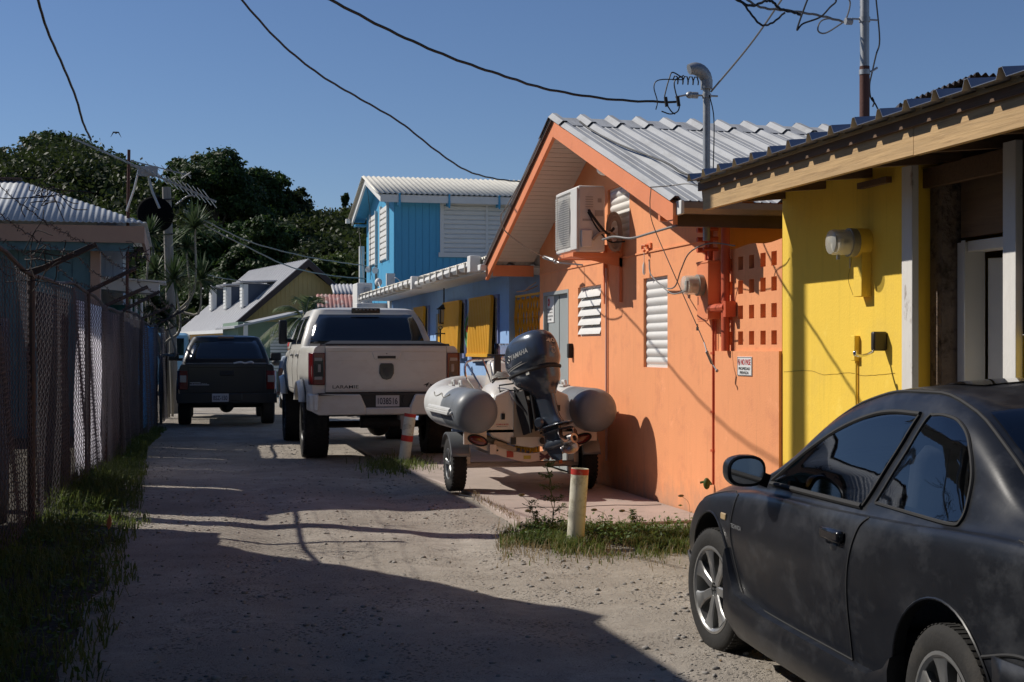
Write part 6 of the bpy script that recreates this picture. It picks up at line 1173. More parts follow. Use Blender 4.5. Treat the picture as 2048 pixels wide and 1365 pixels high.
# arch lips and sill skirt
for sx in (-1, 1):
    mb = MB()
    for y in (.96, 3.46):
        pts = []
        for a in lin(-.35, pi+.35, 30):
            yy, zz = y+.368*cos(a), .315+.368*sin(a)
            if zz > .2: pts.append(Vector((sx*(ck.x(yy, zz)+.004), yy, zz)))
        mb.tube(pts, .005, 6)
    putall(mb, 'arch_lip', carP, cp, world=False)
    mb = MB(); P = []
    prf = [(-.04, .34), (.012, .325), (.022, .28), (.018, .20), (-.01, .15), (-.08, .15)]
    ysk = [1.30, 1.36, 1.5, 2.0, 2.6, 3.0, 3.08, 3.14]; up_ = [.10, .05, .0, .0, .0, .03, .12, .22]
    for y, u_ in zip(ysk, up_): P += [Vector((sx*(.845+a), y, b+(u_ if i < 3 else u_*.2))) for i, (a, b) in enumerate(prf)]
    n = len(prf); mb.add(P, [(i*n+j, i*n+(j+1) % n, (i+1)*n+(j+1) % n, (i+1)*n+j) for i in range(len(ysk)-1) for j in range(n)]+[tuple(range(n)), tuple((len(ysk)-1)*n+j for j in range(n))]); put(mb, 'side_skirt', carP, cp, world=False, ang=50)
    # seams
    mb = MB(); side_line(ck, mb, [(3.12, .80), (3.12, .64), (3.07, .53), (2.98, .38), (2.92, .34)], sx, .0035); side_line(ck, mb, [(1.60, .87), (1.66, .82), (1.70, .70), (1.69, .5), (1.68, .34)], sx, .004); side_line(ck, mb, [(2.92, .34), (2.4, .335), (1.68, .335)], sx, .0035)
    side_line(ck, mb, [(3.12, .80), (3.3, .80), (3.8, .715), (4.1, .64)], sx, .003); side_line(ck, mb, [(.62, .915), (.45, .905), (.2, .885)], sx, .003); putall(mb, 'panel_seam', BLK, cp, world=False)
    # glass
    yw = lin(1.52, 2.78, 26)
    dlo = lambda y: .905-.012*(y-1.6)
    dh_ = pchip([1.50, 1.60, 1.75, 1.95, 2.2, 2.45, 2.65, 2.78], [1.235, 1.24, 1.235, 1.21, 1.145, 1.05, .96, .90])
    def dhi(y):
        b = .905+(y-1.52)*0; lead = 1.24-(1.78-y)*0
        # rear edge slants: window top begins at 1.52, bottom at 1.76
        return max(dlo(y)+.002, dh_(y))
    def dlow(y): return dlo(y) if y > 1.755 else dlo(1.755)+(1.755-y)/(1.755-1.52)*(1.232-dlo(1.755))
    mb = MB(); side_patch(ck, mb, yw, dlow, lambda y: max(dlow(y)+.002, dhi(y)), sx, .006); dg = put(mb, 'door_window', CARGL, cp, world=False)
    mb = MB(); side_line(ck, mb, [(1.755, .895), (1.635, 1.06), (1.51, 1.245)], sx, .007, .004); side_line(ck, mb, [(1.51, 1.25), (1.75, 1.248), (1.95, 1.222), (2.2, 1.157), (2.45, 1.062), (2.65, .97), (2.80, .895)], sx, .009, .004); put(mb, 'window_frame', BLK, cp, world=False)
    mb = MB(); side_line(ck, mb, [(1.76, .893), (2.2, .888), (2.8, .882)], sx, .012, .006); put(mb, 'belt_strip', BLK, cp, world=False)
    qh = pchip([.99, 1.03, 1.12, 1.22, 1.32, 1.42], [.99, 1.09, 1.185, 1.235, 1.253, 1.255]); ql = lambda y: (.915 if y < 1.66 else .915)
    def qlow(y): return (.935-.02*min(1, (y-.99)/.06)) if y < 1.655 else .915
    def qhi(y): return qh(y) if y <= 1.42 else max(qlow(y)+.002, 1.255-(y-1.42)/(1.655-1.42)*(1.255-.92))
    mb = MB(); side_patch(ck, mb, lin(.99, 1.65, 24), qlow, qhi, sx, .005); put(mb, 'quarter_window', CARGL, cp, world=False)
    mb = MB(); side_line(ck, mb, [(1.655, .918), (1.54, 1.085), (1.44, 1.235), (1.40, 1.25), (1.32, 1.252), (1.22, 1.236), (1.12, 1.188), (1.03, 1.095), (.985, .99), (.99, .93), (1.04, .912), (1.3, .912), (1.655, .916)], sx, .007, .003, 6); put(mb, 'window_seal', BLK, cp, world=False)
    # handle, side repeater, mirror
    mb = MB(); yh, zh = 1.86, .775; xh = ck.x(yh, zh); mb.box((sx*(xh+.014), yh, zh), (.035, .19, .048)); hd = put(mb, 'door_handle', plain('gloss_black', (.01, .01, .012), .2, coat=.4), cp, world=False, bevel=.012)
    mb = MB(); mb.ell((sx*(xh-.004), yh+.0, zh-.05), (.016, .06, .03)); put(mb, 'handle_recess', carP, hd, world=False)
    mb = MB(); xr = ck.x(3.24, .69); mb.box((sx*(xr+.004), 3.24, .685), (.012, .075, .034)); put(mb, 'side_repeater', pm('amber_clear', (.45, .33, .18), .25, var=.05, bump=0), cp, world=False, bevel=.01)
    mb = MB(); Cm = Vector((sx*.925, 2.66, .955)); pts = []
    for yy, s_ in ((-.055, .92), (-.05, 1.0), (-.01, 1.03), (.04, .93), (.08, .62), (.095, .3)):
        pts.append([Cm+Vector((cos(a)*.086*s_*(abs(cos(a))**-.25 if abs(cos(a)) > .01 else 1), yy, sin(a)*.068*s_*(abs(sin(a))**-.25 if abs(sin(a)) > .01 else 1))) for a in [2*pi*(j+.5)/24 for j in range(24)]])
    mb.add([p for r_ in pts for p in r_], [(i*24+j, i*24+(j+1) % 24, (i+1)*24+(j+1) % 24, (i+1)*24+j) for i in range(5) for j in range(24)]+[tuple(range(24)), tuple(120+j for j in range(24))]); mb.beam((sx*.80, 2.73, .90), (sx*.86, 2.72, .925), .07, .06); mr_ = put(mb, 'side_mirror', carP, cp, world=False)
    mb = MB(); pts = [Cm+Vector((cos(a)*.073*(abs(cos(a))**-.25 if abs(cos(a)) > .01 else 1), -.058, sin(a)*.055*(abs(sin(a))**-.25 if abs(sin(a)) > .01 else 1))) for a in [2*pi*(j+.5)/24 for j in range(24)]]; mb.prism(pts, (0, .002, 0)); put(mb, 'mirror_glass', plain('mirror', (.8, .8, .8), .03, 1.), mr_, world=False)
    # bumper parts
    mb = MB(); side_line(ck, mb, [(.68, .56), (.5, .60), (.3, .60), (.06, .60)], sx, .006, .001); put(mb, 'bumper_line', BLK, cp, world=False)
    mb = MB(); mb.grid(lambda y, t: Vector((sx*(ck.x(y, .58-.30*t)+.012), y, .58-.30*t)), lin(.08, .60, 10), lin(0, 1, 5)); put(mb, 'rear_bumper', carP, cp, world=False, solid=.012)
    mb = MB(); mb.grid(lambda y, t: Vector((sx*(ck.x(y, .40-.16*t)+.010), y, .40-.16*t)), lin(3.84, 4.26, 10), lin(0, 1, 4)); put(mb, 'front_bumper', plain('bumper_black', (.03, .03, .032), .7), cp, world=False, solid=.012)
# roof gutter and rear glass
mb = MB()
for sx in (-1, 1): mb.tube([(sx*(ck.fx[7](y)-.03), y, ck.top(y, ck.fx[7](y)-.03)+.002) for y in lin(.60, 2.75, 30)], .007, 6)
put(mb, 'roof_gutter', BLK, cp, world=False)
mb = MB(); mb.grid(lambda y, u: Vector((u*(ck.fx[7](y)-.06), y, ck.top(y, abs(u)*(ck.fx[7](y)-.06))+.005)), lin(.56, 1.16, 14), lin(-1, 1, 17)); put(mb, 'rear_window', CARGL, cp, world=False)
mb = MB(); mb.grid(lambda y, u: Vector((u*(ck.fx[7](y)-.05), y, ck.top(y, abs(u)*(ck.fx[7](y)-.05))+.005)), lin(2.22, 3.08, 14), lin(-1, 1, 17)); put(mb, 'windscreen', CARGL, cp, world=False)
mb = MB(); mb.grid(lambda y, u: Vector((u*.38, y, ck.top(y, abs(u)*.38)+.006)), lin(1.55, 2.0, 8), lin(-1, 1, 9)); put(mb, 'sunroof', GLASSD, cp, world=False)
mb = MB(); sx = -1; mb.grid(lambda y, t: Vector((-(ck.x(y, .66+.03*sin((y-.3)*60)*.4+t*.055*sin(pi*max(0, min(1, (y-.22)/.20))))+.0035), y, .66+.006*sin(y*60)+t*.055*sin(pi*max(0, min(1, (y-.22)/.20))))), lin(.22, .42, 14), lin(0, 1, 4)); put(mb, 'paint_chip', plain('primer_cream', (.62, .60, .5), .7), cp, world=False, label='chipped cream patch')
for s_, y_, z_, h_, w_, nm in (('TECHNICA', 3.03, .66, .020, .15, 'fender_badge'), ('EVOLUTION', 1.42, .215, .036, .34, 'sill_lettering')):
    xx = ck.x(y_, z_)+.004 if nm == 'fender_badge' else .872; text(s_, h_, (-xx, y_, z_), (0, -1, 0), (0, 0, 1), STEEL if nm == 'fender_badge' else plain('decal_grey', (.10, .10, .11), .5), cp, nm, width=w_, world=False)
for sx in (-1, 1):
    mb = MB(); mb.grid(lambda x, t: Vector((sx*x, .0, 0))+Vector((0, -.006+.10*max(0, (x-.5))/.25, .66+.13*t)), lin(.42, .70, 6), lin(0, 1, 4)); put(mb, 'tail_light', plain('tail_red', (.25, .01, .01), .15, coat=.5), cp, world=False, solid=.01)
mb = MB(); mb.beam((-.2, 2.62, 1.18), (.25, 2.9, 1.05), .014, .02); mb.tube([(.50, 2.55, 1.20), (.52, 2.56, 1.235)], .006, 6); mb.ell((.52, 2.56, 1.24), (.012, .012, .012)); mb.beam((.45, 2.52, 1.185), (.60, 2.50, 1.15), .05, .03); put(mb, 'wiper', BLK, cp, world=False)
# ---------------------------------------------------------------- PICKUPS
def rrect(y0, y1, w_, r, n=6):
    pts = []
    for cx, cy, a0 in ((w_-r, y1-r, 0), (-w_+r, y1-r, pi/2), (-w_+r, y0+r, pi), (w_-r, y0+r, 1.5*pi)):
        for k in range(n+1): a = a0+pi/2*k/n; pts.append((cx+r*cos(a), cy+r*sin(a)))
    return pts
def pickup(root, paint, p):
    W, zf, zb, zr, L = p['W'], p['zf'], p['zb'], p['zr'], p['L']; wb, rr_, r = p['wheels'], p['rr'], p['r']
    st = []
    for y, s, dz, hx in ((0, .972, 0, 0), (.05, .985, 0, 0), (1, 1, 0, 0), (L*.5, 1, 0, 0), (L*.62, 1, .0, 0), (L*.70, .995, -.02, .1), (L*.86, .985, -.06, .1), (L*.95, .94, -.14, .1), (L, .86, -.22, .1)):
        w_ = W/2*s; zt = zb+dz; fl = p.get('flare', .02)
        st.append((y, [(w_-.09, zf), (w_-.03, zf+.05), (w_-.005, zf+(zt-zf)*.38), (w_, zf+(zt-zf)*.62), (w_-.02, zt-.14), (w_-.035, zt-.05), (w_-.07, zt-.008), (w_-.14, zt), (w_*.5, zt+.003+hx*.4), (0, zt+.003+hx*.5)]))
    sk = Skin(st, 4); b = put(sk.mesh(lin(0, L, 60)), 'body', paint, root, world=False, ang=40); ra = p['ra']
    boolcut(b, [cyl_cut(root, sx*(W/2-.36), sx*(W/2+.3), y, r+p.get('az', .05), ra, dkw) for sx in (-1, 1) for y in wb]); b.data.shade_smooth(); b.data.set_sharp_from_angle(angle=R(40))
    for sx in (-1, 1):
        for y in wb: wheel(root, sx*(W/2-p['tw']/2-p.get('inset', .0)), y, r, p['tw'], sx, rr_, 6, tread=p['tread'], rimmat=p.get('rim', alloy), deep=.2)
        for y in wb:   # flares
            mb = MB(); P = []
            for a in lin(-.22, pi+.22, 26):
                for dr, dx in ((0, -.03), (0, fl), (.035, fl+.012), (.075, .004)): yy, zz = y+(ra+dr)*cos(a), r+p.get('az', .05)+(ra+dr)*sin(a); P.append(Vector((sx*(W/2+dx), yy, max(zz, zf-.02))))
            mb.add(P, [(i*4+j, i*4+j+1, (i+1)*4+j+1, (i+1)*4+j) for i in range(25) for j in range(3)]); put(mb, 'fender_flare', paint, root, world=False, solid=.008, ang=60)
        mb = MB()
        for yy in p['doors']: side_line(sk, mb, [(yy, zb-.06), (yy, zf+.3), (yy+.02, zf+.1)], sx, .004, .001, 4)
        side_line(sk, mb, [(p['doors'][0], zf+.1), (p['doors'][-1], zf+.1)], sx, .004, .001, 8, cr=False)
        put(mb, 'door_seam', BLK, root, world=False)
        for yy in p['handles']: mb = MB(); mb.box((sx*(sk.x(yy, zb-.13)+.02), yy, zb-.13), (.04, .17, .04)); put(mb, 'door_handle', p['hm'], root, world=False, bevel=.01)
    # cab
    c0, c1, t0, t1 = p['cab']; w_ = W/2; hz = [(zb-.03, c0, c1, w_-.045, .10), (zb+.10, c0+.03, c1-.18, w_-.075, .12), ((zb+zr)/2+.05, (c0+t0)/2+.02, (c1+t1)/2-.05, w_-.15, .14), (zr-.09, t0-.02, t1+.04, w_-.225, .16), (zr-.03, t0+.02, t1-.02, w_-.26, .18), (zr-.004, t0+.12, t1-.15, w_-.36, .2), (zr+.012, t0+.4, t1-.45, w_-.6, .2)]
    mb = MB(); rings = [[(x, y, z) for x, y in rrect(a, b2, ww, rd)] for z, a, b2, ww, rd in hz]; n = len(rings[0]); mb.add([q for r_ in rings for q in r_], [(i*n+j, i*n+(j+1) % n, (i+1)*n+(j+1) % n, (i+1)*n+j) for i in range(len(rings)-1) for j in range(n)]+[tuple((len(rings)-1)*n+j for j in range(n))]); put(mb, 'cab', paint, root, world=False, ang=32)
    def lv(z):
        for A, B in zip(hz, hz[1:]):
            if A[0] <= z <= B[0]: t = (z-A[0])/(B[0]-A[0]); return [A[i]+(B[i]-A[i])*t for i in range(5)]
        return hz[-1]
    z0, z1 = zb+.035, zr-.105
    mb = MB(); mb.grid(lambda z, u: Vector((u*(lv(z)[3]-.115), lv(z)[1]-.006, z)), lin(z0, z1, 8), lin(-1, 1, 9)); rg_ = put(mb, 'rear_window', GLASSD, root, world=False, solid=.006)
    mb = MB(); mb.grid(lambda z, u: Vector((u*(lv(z)[3]-.10), lv(z)[2]+.006, z)), lin(z0+.03, z1, 8), lin(-1, 1, 9)); put(mb, 'windscreen', GLASSD, root, world=False, solid=.006)
    for sx in (-1, 1):
        for f0, f1 in p['sw']:
            mb = MB(); mb.grid(lambda z, u: Vector((sx*(lv(z)[3]+.004), max(lv(z)[1]+.12, min(f0+(f1-f0)*u, lv(z)[2]-.14-(0 if f1 < p['sw'][-1][1] else 0))), z)), lin(z0, z1-.02, 8), lin(0, 1, 10)); put(mb, 'side_window', GLASSD, root, world=False, solid=.004)
        mb = MB(); mh = p['mirror']; mb.box((sx*(w_+mh[0]), mh[1], mh[2]), (mh[3], .12, mh[4])); mb.beam((sx*(w_-.08), mh[1]+.02, mh[2]-mh[4]*.35), (sx*(w_+mh[0]), mh[1], mh[2]-mh[4]*.35), .07, .06); put(mb, 'side_mirror', plain('mirror_black', (.02, .02, .022), .45), root, world=False, bevel=.025)
    return sk, rg_, hz
wp_ = pm('dusty_white_paint', (.62, .60, .54), .34, var=.05, vs=2, bump=.015, bs=50, col2=(.52, .47, .41), s2=2.2, lo=.5, hi=.8, coat=.35, stretch=(1, 1, 2.2))
wt = thing('white_pickup', 'tall dusty white crew cab pickup truck seen from behind', 'pickup truck', (2.70, 18.62, 0), R(-.4))
blkp = plain('black_plastic', (.02, .02, .021), .55)
sk, rgw, _ = pickup(wt, wp_, dict(W=2.02, zf=.80, zb=1.53, zr=2.10, L=5.95, wheels=(1.15, 4.9), r=.445, rr=.23, tw=.33, ra=.50, az=.06, flare=.07, doors=(2.05, 3.05, 4.15), handles=(2.2, 3.2), hm=plain('handle_grey', (.35, .35, .34), .3, .6), cab=(1.95, 4.75, 2.28, 3.75), sw=((2.15, 2.95), (3.08, 4.05)), mirror=(.07, 4.12, 1.76, .13, .38), tread=44, rim=plain('black_rim', (.03, .03, .03), .4, .5)))
P_ = lambda *a: Vector(a)
mb = MB(); mb.bx(-.80, .80, -.022, .0, .925, 1.515); mb.bx(-.80, .80, -.03, -.02, 1.46, 1.515); tg = put(mb, 'tailgate', wp_, wt, world=False, bevel=.012)
mb = MB(); mb.bx(-.785, .785, -.0265, -.0225, .945, 1.06); mb.prism([P_(-.785, -.0225, 1.335), P_(-.25, -.0225, 1.335), P_(-.2, -.0225, 1.45), P_(-.785, -.0225, 1.45)], (0, -.004, 0)); mb.prism([P_(.785, -.0225, 1.335), P_(.25, -.0225, 1.335), P_(.2, -.0225, 1.45), P_(.785, -.0225, 1.45)], (0, -.004, 0)); putall(mb, 'pressed_panel', wp_, tg, world=False, bevel=.003)
mb = MB(); mb.bx(-.805, -.80, -.012, -.001, .92, 1.52); mb.bx(.80, .805, -.012, -.001, .92, 1.52); mb.bx(-.80, .80, -.012, -.001, .915, .925); put(mb, 'tailgate_gap', BLK, tg, world=False)
mb = MB(); mb.prism([P_(-.20, -.034, 1.46), P_(.20, -.034, 1.46), P_(.16, -.034, 1.355), P_(-.16, -.034, 1.355)], (0, .012, 0)); hd = put(mb, 'tailgate_handle', wp_, tg, world=False, bevel=.008)
mb = MB(); mb.bx(-.12, .12, -.038, -.033, 1.365, 1.40); mb.bx(-.01, .01, -.038, -.033, 1.425, 1.432); putall(mb, 'handle_slot', blkp, hd, world=False)
# plain shield badge
mb = MB(); sh = [(x_*.8, z_*.85) for x_, z_ in [(-.115, .1), (-.09, .125), (.09, .125), (.115, .1), (.12, -.03), (.07, -.11), (0, -.13), (-.07, -.11), (-.12, -.03)]]
mb.prism([P_(x, -.04, 1.195+z) for x, z in sh], (0, .018, 0)); bdg = put(mb, 'badge', plain('badge_black', (.012, .012, .013), .35, coat=.3), tg, world=False, bevel=.006)
mb = MB(); mb.prism([P_(x, -.044, 1.20+z) for x, z in ((-.06, .06), (-.03, .045), (0, .06), (.03, .045), (.06, .06), (.05, .0), (.02, -.07), (-.02, -.07), (-.05, 0))], (0, .004, 0)); put(mb, 'badge_emblem', plain('badge_grey', (.035, .035, .04), .3, .6), bdg, world=False)
text('LARAMIE', .042, (-.54, -.026, .995), (1, 0, 0), (0, 0, 1), blkp, tg, 'badge_lettering', width=.34, world=False)
text('4x4', .055, (.60, -.026, 1.02), (1, 0, 0), (0, 0, 1), blkp, tg, 'badge_lettering', width=.22, world=False, shear=.3)
tlr = pm('tail_light_red', (.11, .008, .008), .15, var=.1, bump=0, coat=.6); tlc = pm('tail_light_clear', (.28, .27, .26), .15, var=.1, bump=0, coat=.6)
for sx in (-1, 1):
    mb = MB(); pl_ = [(.808, -.03), (.96, -.025), (.995, .02), (1.012, .12), (1.0, .16), (.95, .10), (.82, .05)]; mb.prism([P_(sx*x, y, 1.02) for x, y in pl_], (0, 0, .42)); t_ = put(mb, 'tail_light', tlr, wt, world=False, bevel=.008)
    mb = MB(); mb.bx(*(sorted((sx*.83, sx*.955))), -.034, -.031, 1.12, 1.345); put(mb, 'dark_panel', plain('smoked', (.015, .012, .014), .15, coat=.5), t_, world=False)
    mb = MB(); mb.bx(*(sorted((sx*.845, sx*.945))), -.037, -.034, 1.335, 1.375); mb.bx(*(sorted((sx*.845, sx*.945))), -.037, -.034, 1.09, 1.13); mb.bx(*(sorted((sx*.865, sx*.90))), -.037, -.034, 1.19, 1.29); put(mb, 'clear_lens', tlc, t_, world=False)
# bumper
mb = MB(); half = [(1.0, .70, 1.0), (.92, .62, .90), (.40, .62, .90), (.34, .68, .76), (.30, .72, .745)]
for sx in (-1, 1):
    mb.prism([P_(sx*.29, -.17, .74), P_(sx*.36, -.17, .90), P_(sx*.90, -.16, .90), P_(sx*.985, -.08, .90), P_(sx*.985, -.08, .68), P_(sx*.90, -.15, .63), P_(sx*.29, -.17, .63)], (0, .20, 0)); mb.prism([P_(sx*.90, -.155, .90), P_(sx*1.01, -.04, .90), P_(sx*1.02, .35, .90), P_(sx*.98, .35, .90), P_(sx*.9, 0, .90)], (0, 0, -.22))
mb.bx(-.30, .30, -.165, .0, .63, .725); bm = put(mb, 'rear_bumper', wp_, wt, world=False, bevel=.02)
mb = MB(); mb.bx(-.9, .9, -.14, .03, .885, .915); mb.bx(-.36, .36, -.12, -.02, .70, .90); mb.lathe([(.045, 0), (.045, .02)], (.24, -.12, .83), (0, -1, 0), 16); put(mb, 'step_pad', blkp, wt, world=False)
def plate(root, y, z, s, cx, col=(.5, .5, .5)):
    mb = MB(); mb.bx(cx-.155, cx+.155, y-.006, y, z-.078, z+.078); p_ = put(mb, 'licence_plate', pm('plate_white', (.50, .50, .52), .5, var=.08, bump=.05), root, world=False, bevel=.004)
    text(s, .085, (cx, y-.0075, z-.005), (1, 0, 0), (0, 0, 1), plain('plate_ink', (.02, .02, .04), .6), p_, 'plate_lettering', width=.26, world=False)
plate(wt, -.125, .815, '1038516', .0)
mb = MB(); mb.bx(-.80, .80, .0, .06, 1.533, 1.55); mb.prism([P_(-.86, .06, 1.54), P_(.86, .06, 1.54), P_(.7, .25, 1.60), P_(-.7, .25, 1.60)], (0, 0, -.02)); mb.bx(-.86, .86, .1, 1.9, 1.535, 1.56); put(mb, 'bed_cover', plain('cover_black', (.025, .025, .028), .6), wt, world=False)
mb = MB(); mb.box((0, 2.22, 2.055), (.42, .06, .075)); bl = put(mb, 'brake_light', plain('smoked', (.015, .012, .014), .15, coat=.5), wt, world=False, bevel=.01)
mb = MB()
for i in range(6): mb.box((-.14+.056*i, 2.187, 2.07), (.03, .004, .02))
putall(mb, 'light_lens', tlc, bl, world=False)
mb = MB(); mb.bx(.16, .27, -.14, .1, .56, .62); mb.bx(.175, .255, -.16, -.10, .44, .60); mb.tube([(.215, -.13, .44), (.215, -.13, .40)], .03, 10); mb.bx(.14, .29, -.12, .05, .36, .44) if 0 else None; put(mb, 'tow_hitch', pm('hitch_grey', (.35, .33, .31), .5, .5), wt, world=False)
mb = MB(); mb.tube([(-.85, 1.15, .445), (.85, 1.15, .445)], .05, 10); mb.ell((0.05, 1.15, .445), (.17, .2, .17)); mb.bx(-.75, .75, .2, .9, .60, .85); mb.bx(-.5, -.42, .1, 5, .6, .75); mb.bx(.42, .5, .1, 5, .6, .75); mb.tube([(-.3, .35, .52), (.3, .35, .52)], .09, 10); mb.tube([(-.85, 4.9, .445), (.85, 4.9, .445)], .05, 10); mb.bx(-.5, .5, 1.6, 4.6, .55, .80); put(mb, 'chassis', blkp, wt, world=False)
dp = pm('dark_grey_paint', (.010, .013, .018), .35, var=.1, vs=2, bump=.02, coat=.35)
dt_ = thing('dark_pickup', 'dark grey blue pickup truck parked beyond the white one near the fence', 'pickup truck', (.96, 27.8, 0), R(-1.3))
sk2, _, _ = pickup(dt_, dp, dict(W=1.87, zf=.52, zb=1.20, zr=1.77, L=5.3, wheels=(1.15, 4.35), r=.375, rr=.2, tw=.25, ra=.44, az=.06, flare=.02, doors=(1.75, 2.75, 3.75), handles=(1.95, 2.9), hm=dp, cab=(1.7, 4.2, 2.1, 3.3), sw=((1.9, 2.6), (2.75, 3.5)), mirror=(.15, 3.6, 1.33, .22, .17), tread=0))
mb = MB(); mb.bx(-.73, .73, -.02, .0, .66, 1.19); mb.bx(-.73, .73, -.03, -.019, 1.14, 1.19); tg = put(mb, 'tailgate', dp, dt_, world=False, bevel=.012)
mb = MB(); mb.box((0, -.028, 1.03), (.27, .02, .09)); put(mb, 'tailgate_handle', blkp, tg, world=False, bevel=.01)
mb = MB(); mb.bx(-.70, -.34, -.0235, -.0205, .80, .82); mb.bx(-.70, -.5, -.0235, -.0205, .845, .86); putall(mb, 'badge', STEEL, tg, world=False)
text('TACOMA', .035, (-.52, -.022, .825), (1, 0, 0), (0, 0, 1), STEEL, tg, 'badge_lettering', width=.3, world=False)
for sx in (-1, 1):
    mb = MB(); mb.prism([P_(sx*x, y, .72) for x, y in ((.74, -.02), (.89, -.015), (.935, .05), (.94, .14), (.88, .08), (.75, .03))], (0, 0, .36)); t_ = put(mb, 'tail_light', tlr, dt_, world=False, bevel=.008)
    mb = MB(); mb.bx(*sorted((sx*.765, sx*.885)), -.026, -.021, .86, .99); put(mb, 'clear_lens', tlc, t_, world=False, bevel=.01)
mb = MB(); mb.bx(-.94, .94, -.10, .05, .46, .645); mb.bx(-.28, .28, -.12, -.1, .50, .64); put(mb, 'rear_bumper', dp, dt_, world=False, bevel=.03)
plate(dt_, -.125, .565, 'BSZ-150', -.13)
mb = MB(); mb.bx(-.78, .78, .03, 1.68, 1.185, 1.215); mb.tube([(-.72, .02, 1.2), (.72, .02, 1.2)], .012, 6); mb.bx(-.80, .8, 1.60, 1.70, 1.19, 1.30); put(mb, 'bed_cover', blkp, dt_, world=False)
mb = MB(); mb.tube(crom([(.12, .03, 1.22), (.25, .02, 1.245), (.34, .03, 1.225), (.45, .02, 1.25), (.5, .03, 1.22)], 5), .018, 6); put(mb, 'strap', WHT, dt_, world=False)
mb = MB(); mb.box((0, 2.06, 1.735), (.32, .04, .035)); put(mb, 'brake_light', tlr, dt_, world=False)
mb = MB(); mb.tube([(-.8, 1.15, .375), (.8, 1.15, .375)], .05, 8); mb.ell((0, 1.15, .375), (.15, .18, .15)); mb.bx(-.6, .6, .3, 4.5, .42, .6); put(mb, 'chassis', blkp, dt_, world=False)
# car and van half hidden farther down the lane
def smallcar(name, lab, cat, loc, rz, paint, L, W, H):
    t = thing(name, lab, cat, loc, rz); sy = L/4.29; sxx = W/1.69; sz = H/1.37
    st = [(y*sy, [(x*sxx, z*sz) for x, z in P]) for y, P in CS_]; k = Skin(st, 3); b = put(k.mesh(lin(0, L, 50)), 'body', paint, t, world=False, ang=45)
    boolcut(b, [cyl_cut(t, sx*(W/2-.28), sx*(W/2+.1), y*sy, .32, .36, dkw) for sx in (-1, 1) for y in (.96, 3.46)]); b.data.shade_smooth(); b.data.set_sharp_from_angle(angle=R(40))
    for sx in (-1, 1):
        for y in (.96, 3.46): wheel(t, sx*(W/2-.12), y*sy, .3, .19, sx, .2, 5, tread=0)
        mb = MB(); side_patch(k, mb, lin(1.1*sy, 2.6*sy, 16), lambda y: .93*sz, lambda y: max(.94*sz, (ck.fz[7](y/sy)-.05)*sz), sx, .006); put(mb, 'side_window', GLASSD, t, world=False)
        mb = MB(); mb.ell((sx*(W/2+.08), 2.75*sy, .98*sz), (.11, .06, .075)); mb.beam((sx*(W/2-.08), 2.78*sy, .93*sz), (sx*(W/2+.05), 2.76*sy, .95*sz), .05, .05); put(mb, 'side_mirror', blkp, t, world=False)
    for a, b2, nm in ((.56, 1.16, 'rear_window'), (2.22, 3.06, 'windscreen')): mb = MB(); mb.grid(lambda y, u: Vector((u*(k.fx[7](y)-.05), y, k.top(y, abs(u)*(k.fx[7](y)-.05))+.006)), lin(a*sy, b2*sy, 10), lin(-1, 1, 9)); put(mb, nm, GLASSD, t, world=False)
    return t
c = D(578, 700, 33); smallcar('parked_car', 'small pale car mostly hidden beyond the front of the white pickup', 'car', (c.x+.75, c.y, 0), R(-2), pm('pale_car_paint', (.45, .47, .5), .3, var=.04, bump=0, coat=.4), 4.2, 1.75, 1.62)
c = D(326, 700, 46); t = thing('blue_van', 'pale blue van half hidden behind the wooden pole at the end of the lane', 'van', (c.x, c.y, 0), R(-2))
mb = MB(); rg_ = [[(x+.0, y, z) for x, y in rrect(a, b2, ww, .12)] for z, a, b2, ww in ((.35, 0, 4.4, .85), (1.2, 0, 4.4, .87), (1.25, 0, 3.9, .86), (1.95, .08, 3.3, .78), (2.03, .2, 3.1, .7))]; n = len(rg_[0]); mb.add([(q[0], q[1], q[2]) for r_ in rg_ for q in r_], [(i*n+j, i*n+(j+1) % n, (i+1)*n+(j+1) % n, (i+1)*n+j) for i in range(4) for j in range(n)]+[tuple(4*n+j for j in range(n))]); put(mb, 'body', pm('van_blue', (.22, .42, .60), .4, var=.05, bump=0, coat=.3), t, world=False)
mb = MB(); mb.bx(-.66, .66, -.0, .05, 1.3, 1.85); put(mb, 'rear_window', GLASSD, t, world=False); mb = MB(); mb.bx(.83, .845, .6, 3.2, 1.35, 1.85); mb.bx(-.845, -.83, .6, 3.2, 1.35, 1.85); put(mb, 'side_window', GLASSD, t, world=False)
for sx in (-1, 1):
    for y in (.8, 3.5): wheel(t, sx*.78, y, .33, .2, sx, .2, 5, tread=0)
    mb = MB(); mb.box((sx*1.0, 3.1, 1.35), (.2, .1, .28)); put(mb, 'side_mirror', blkp, t, world=False)
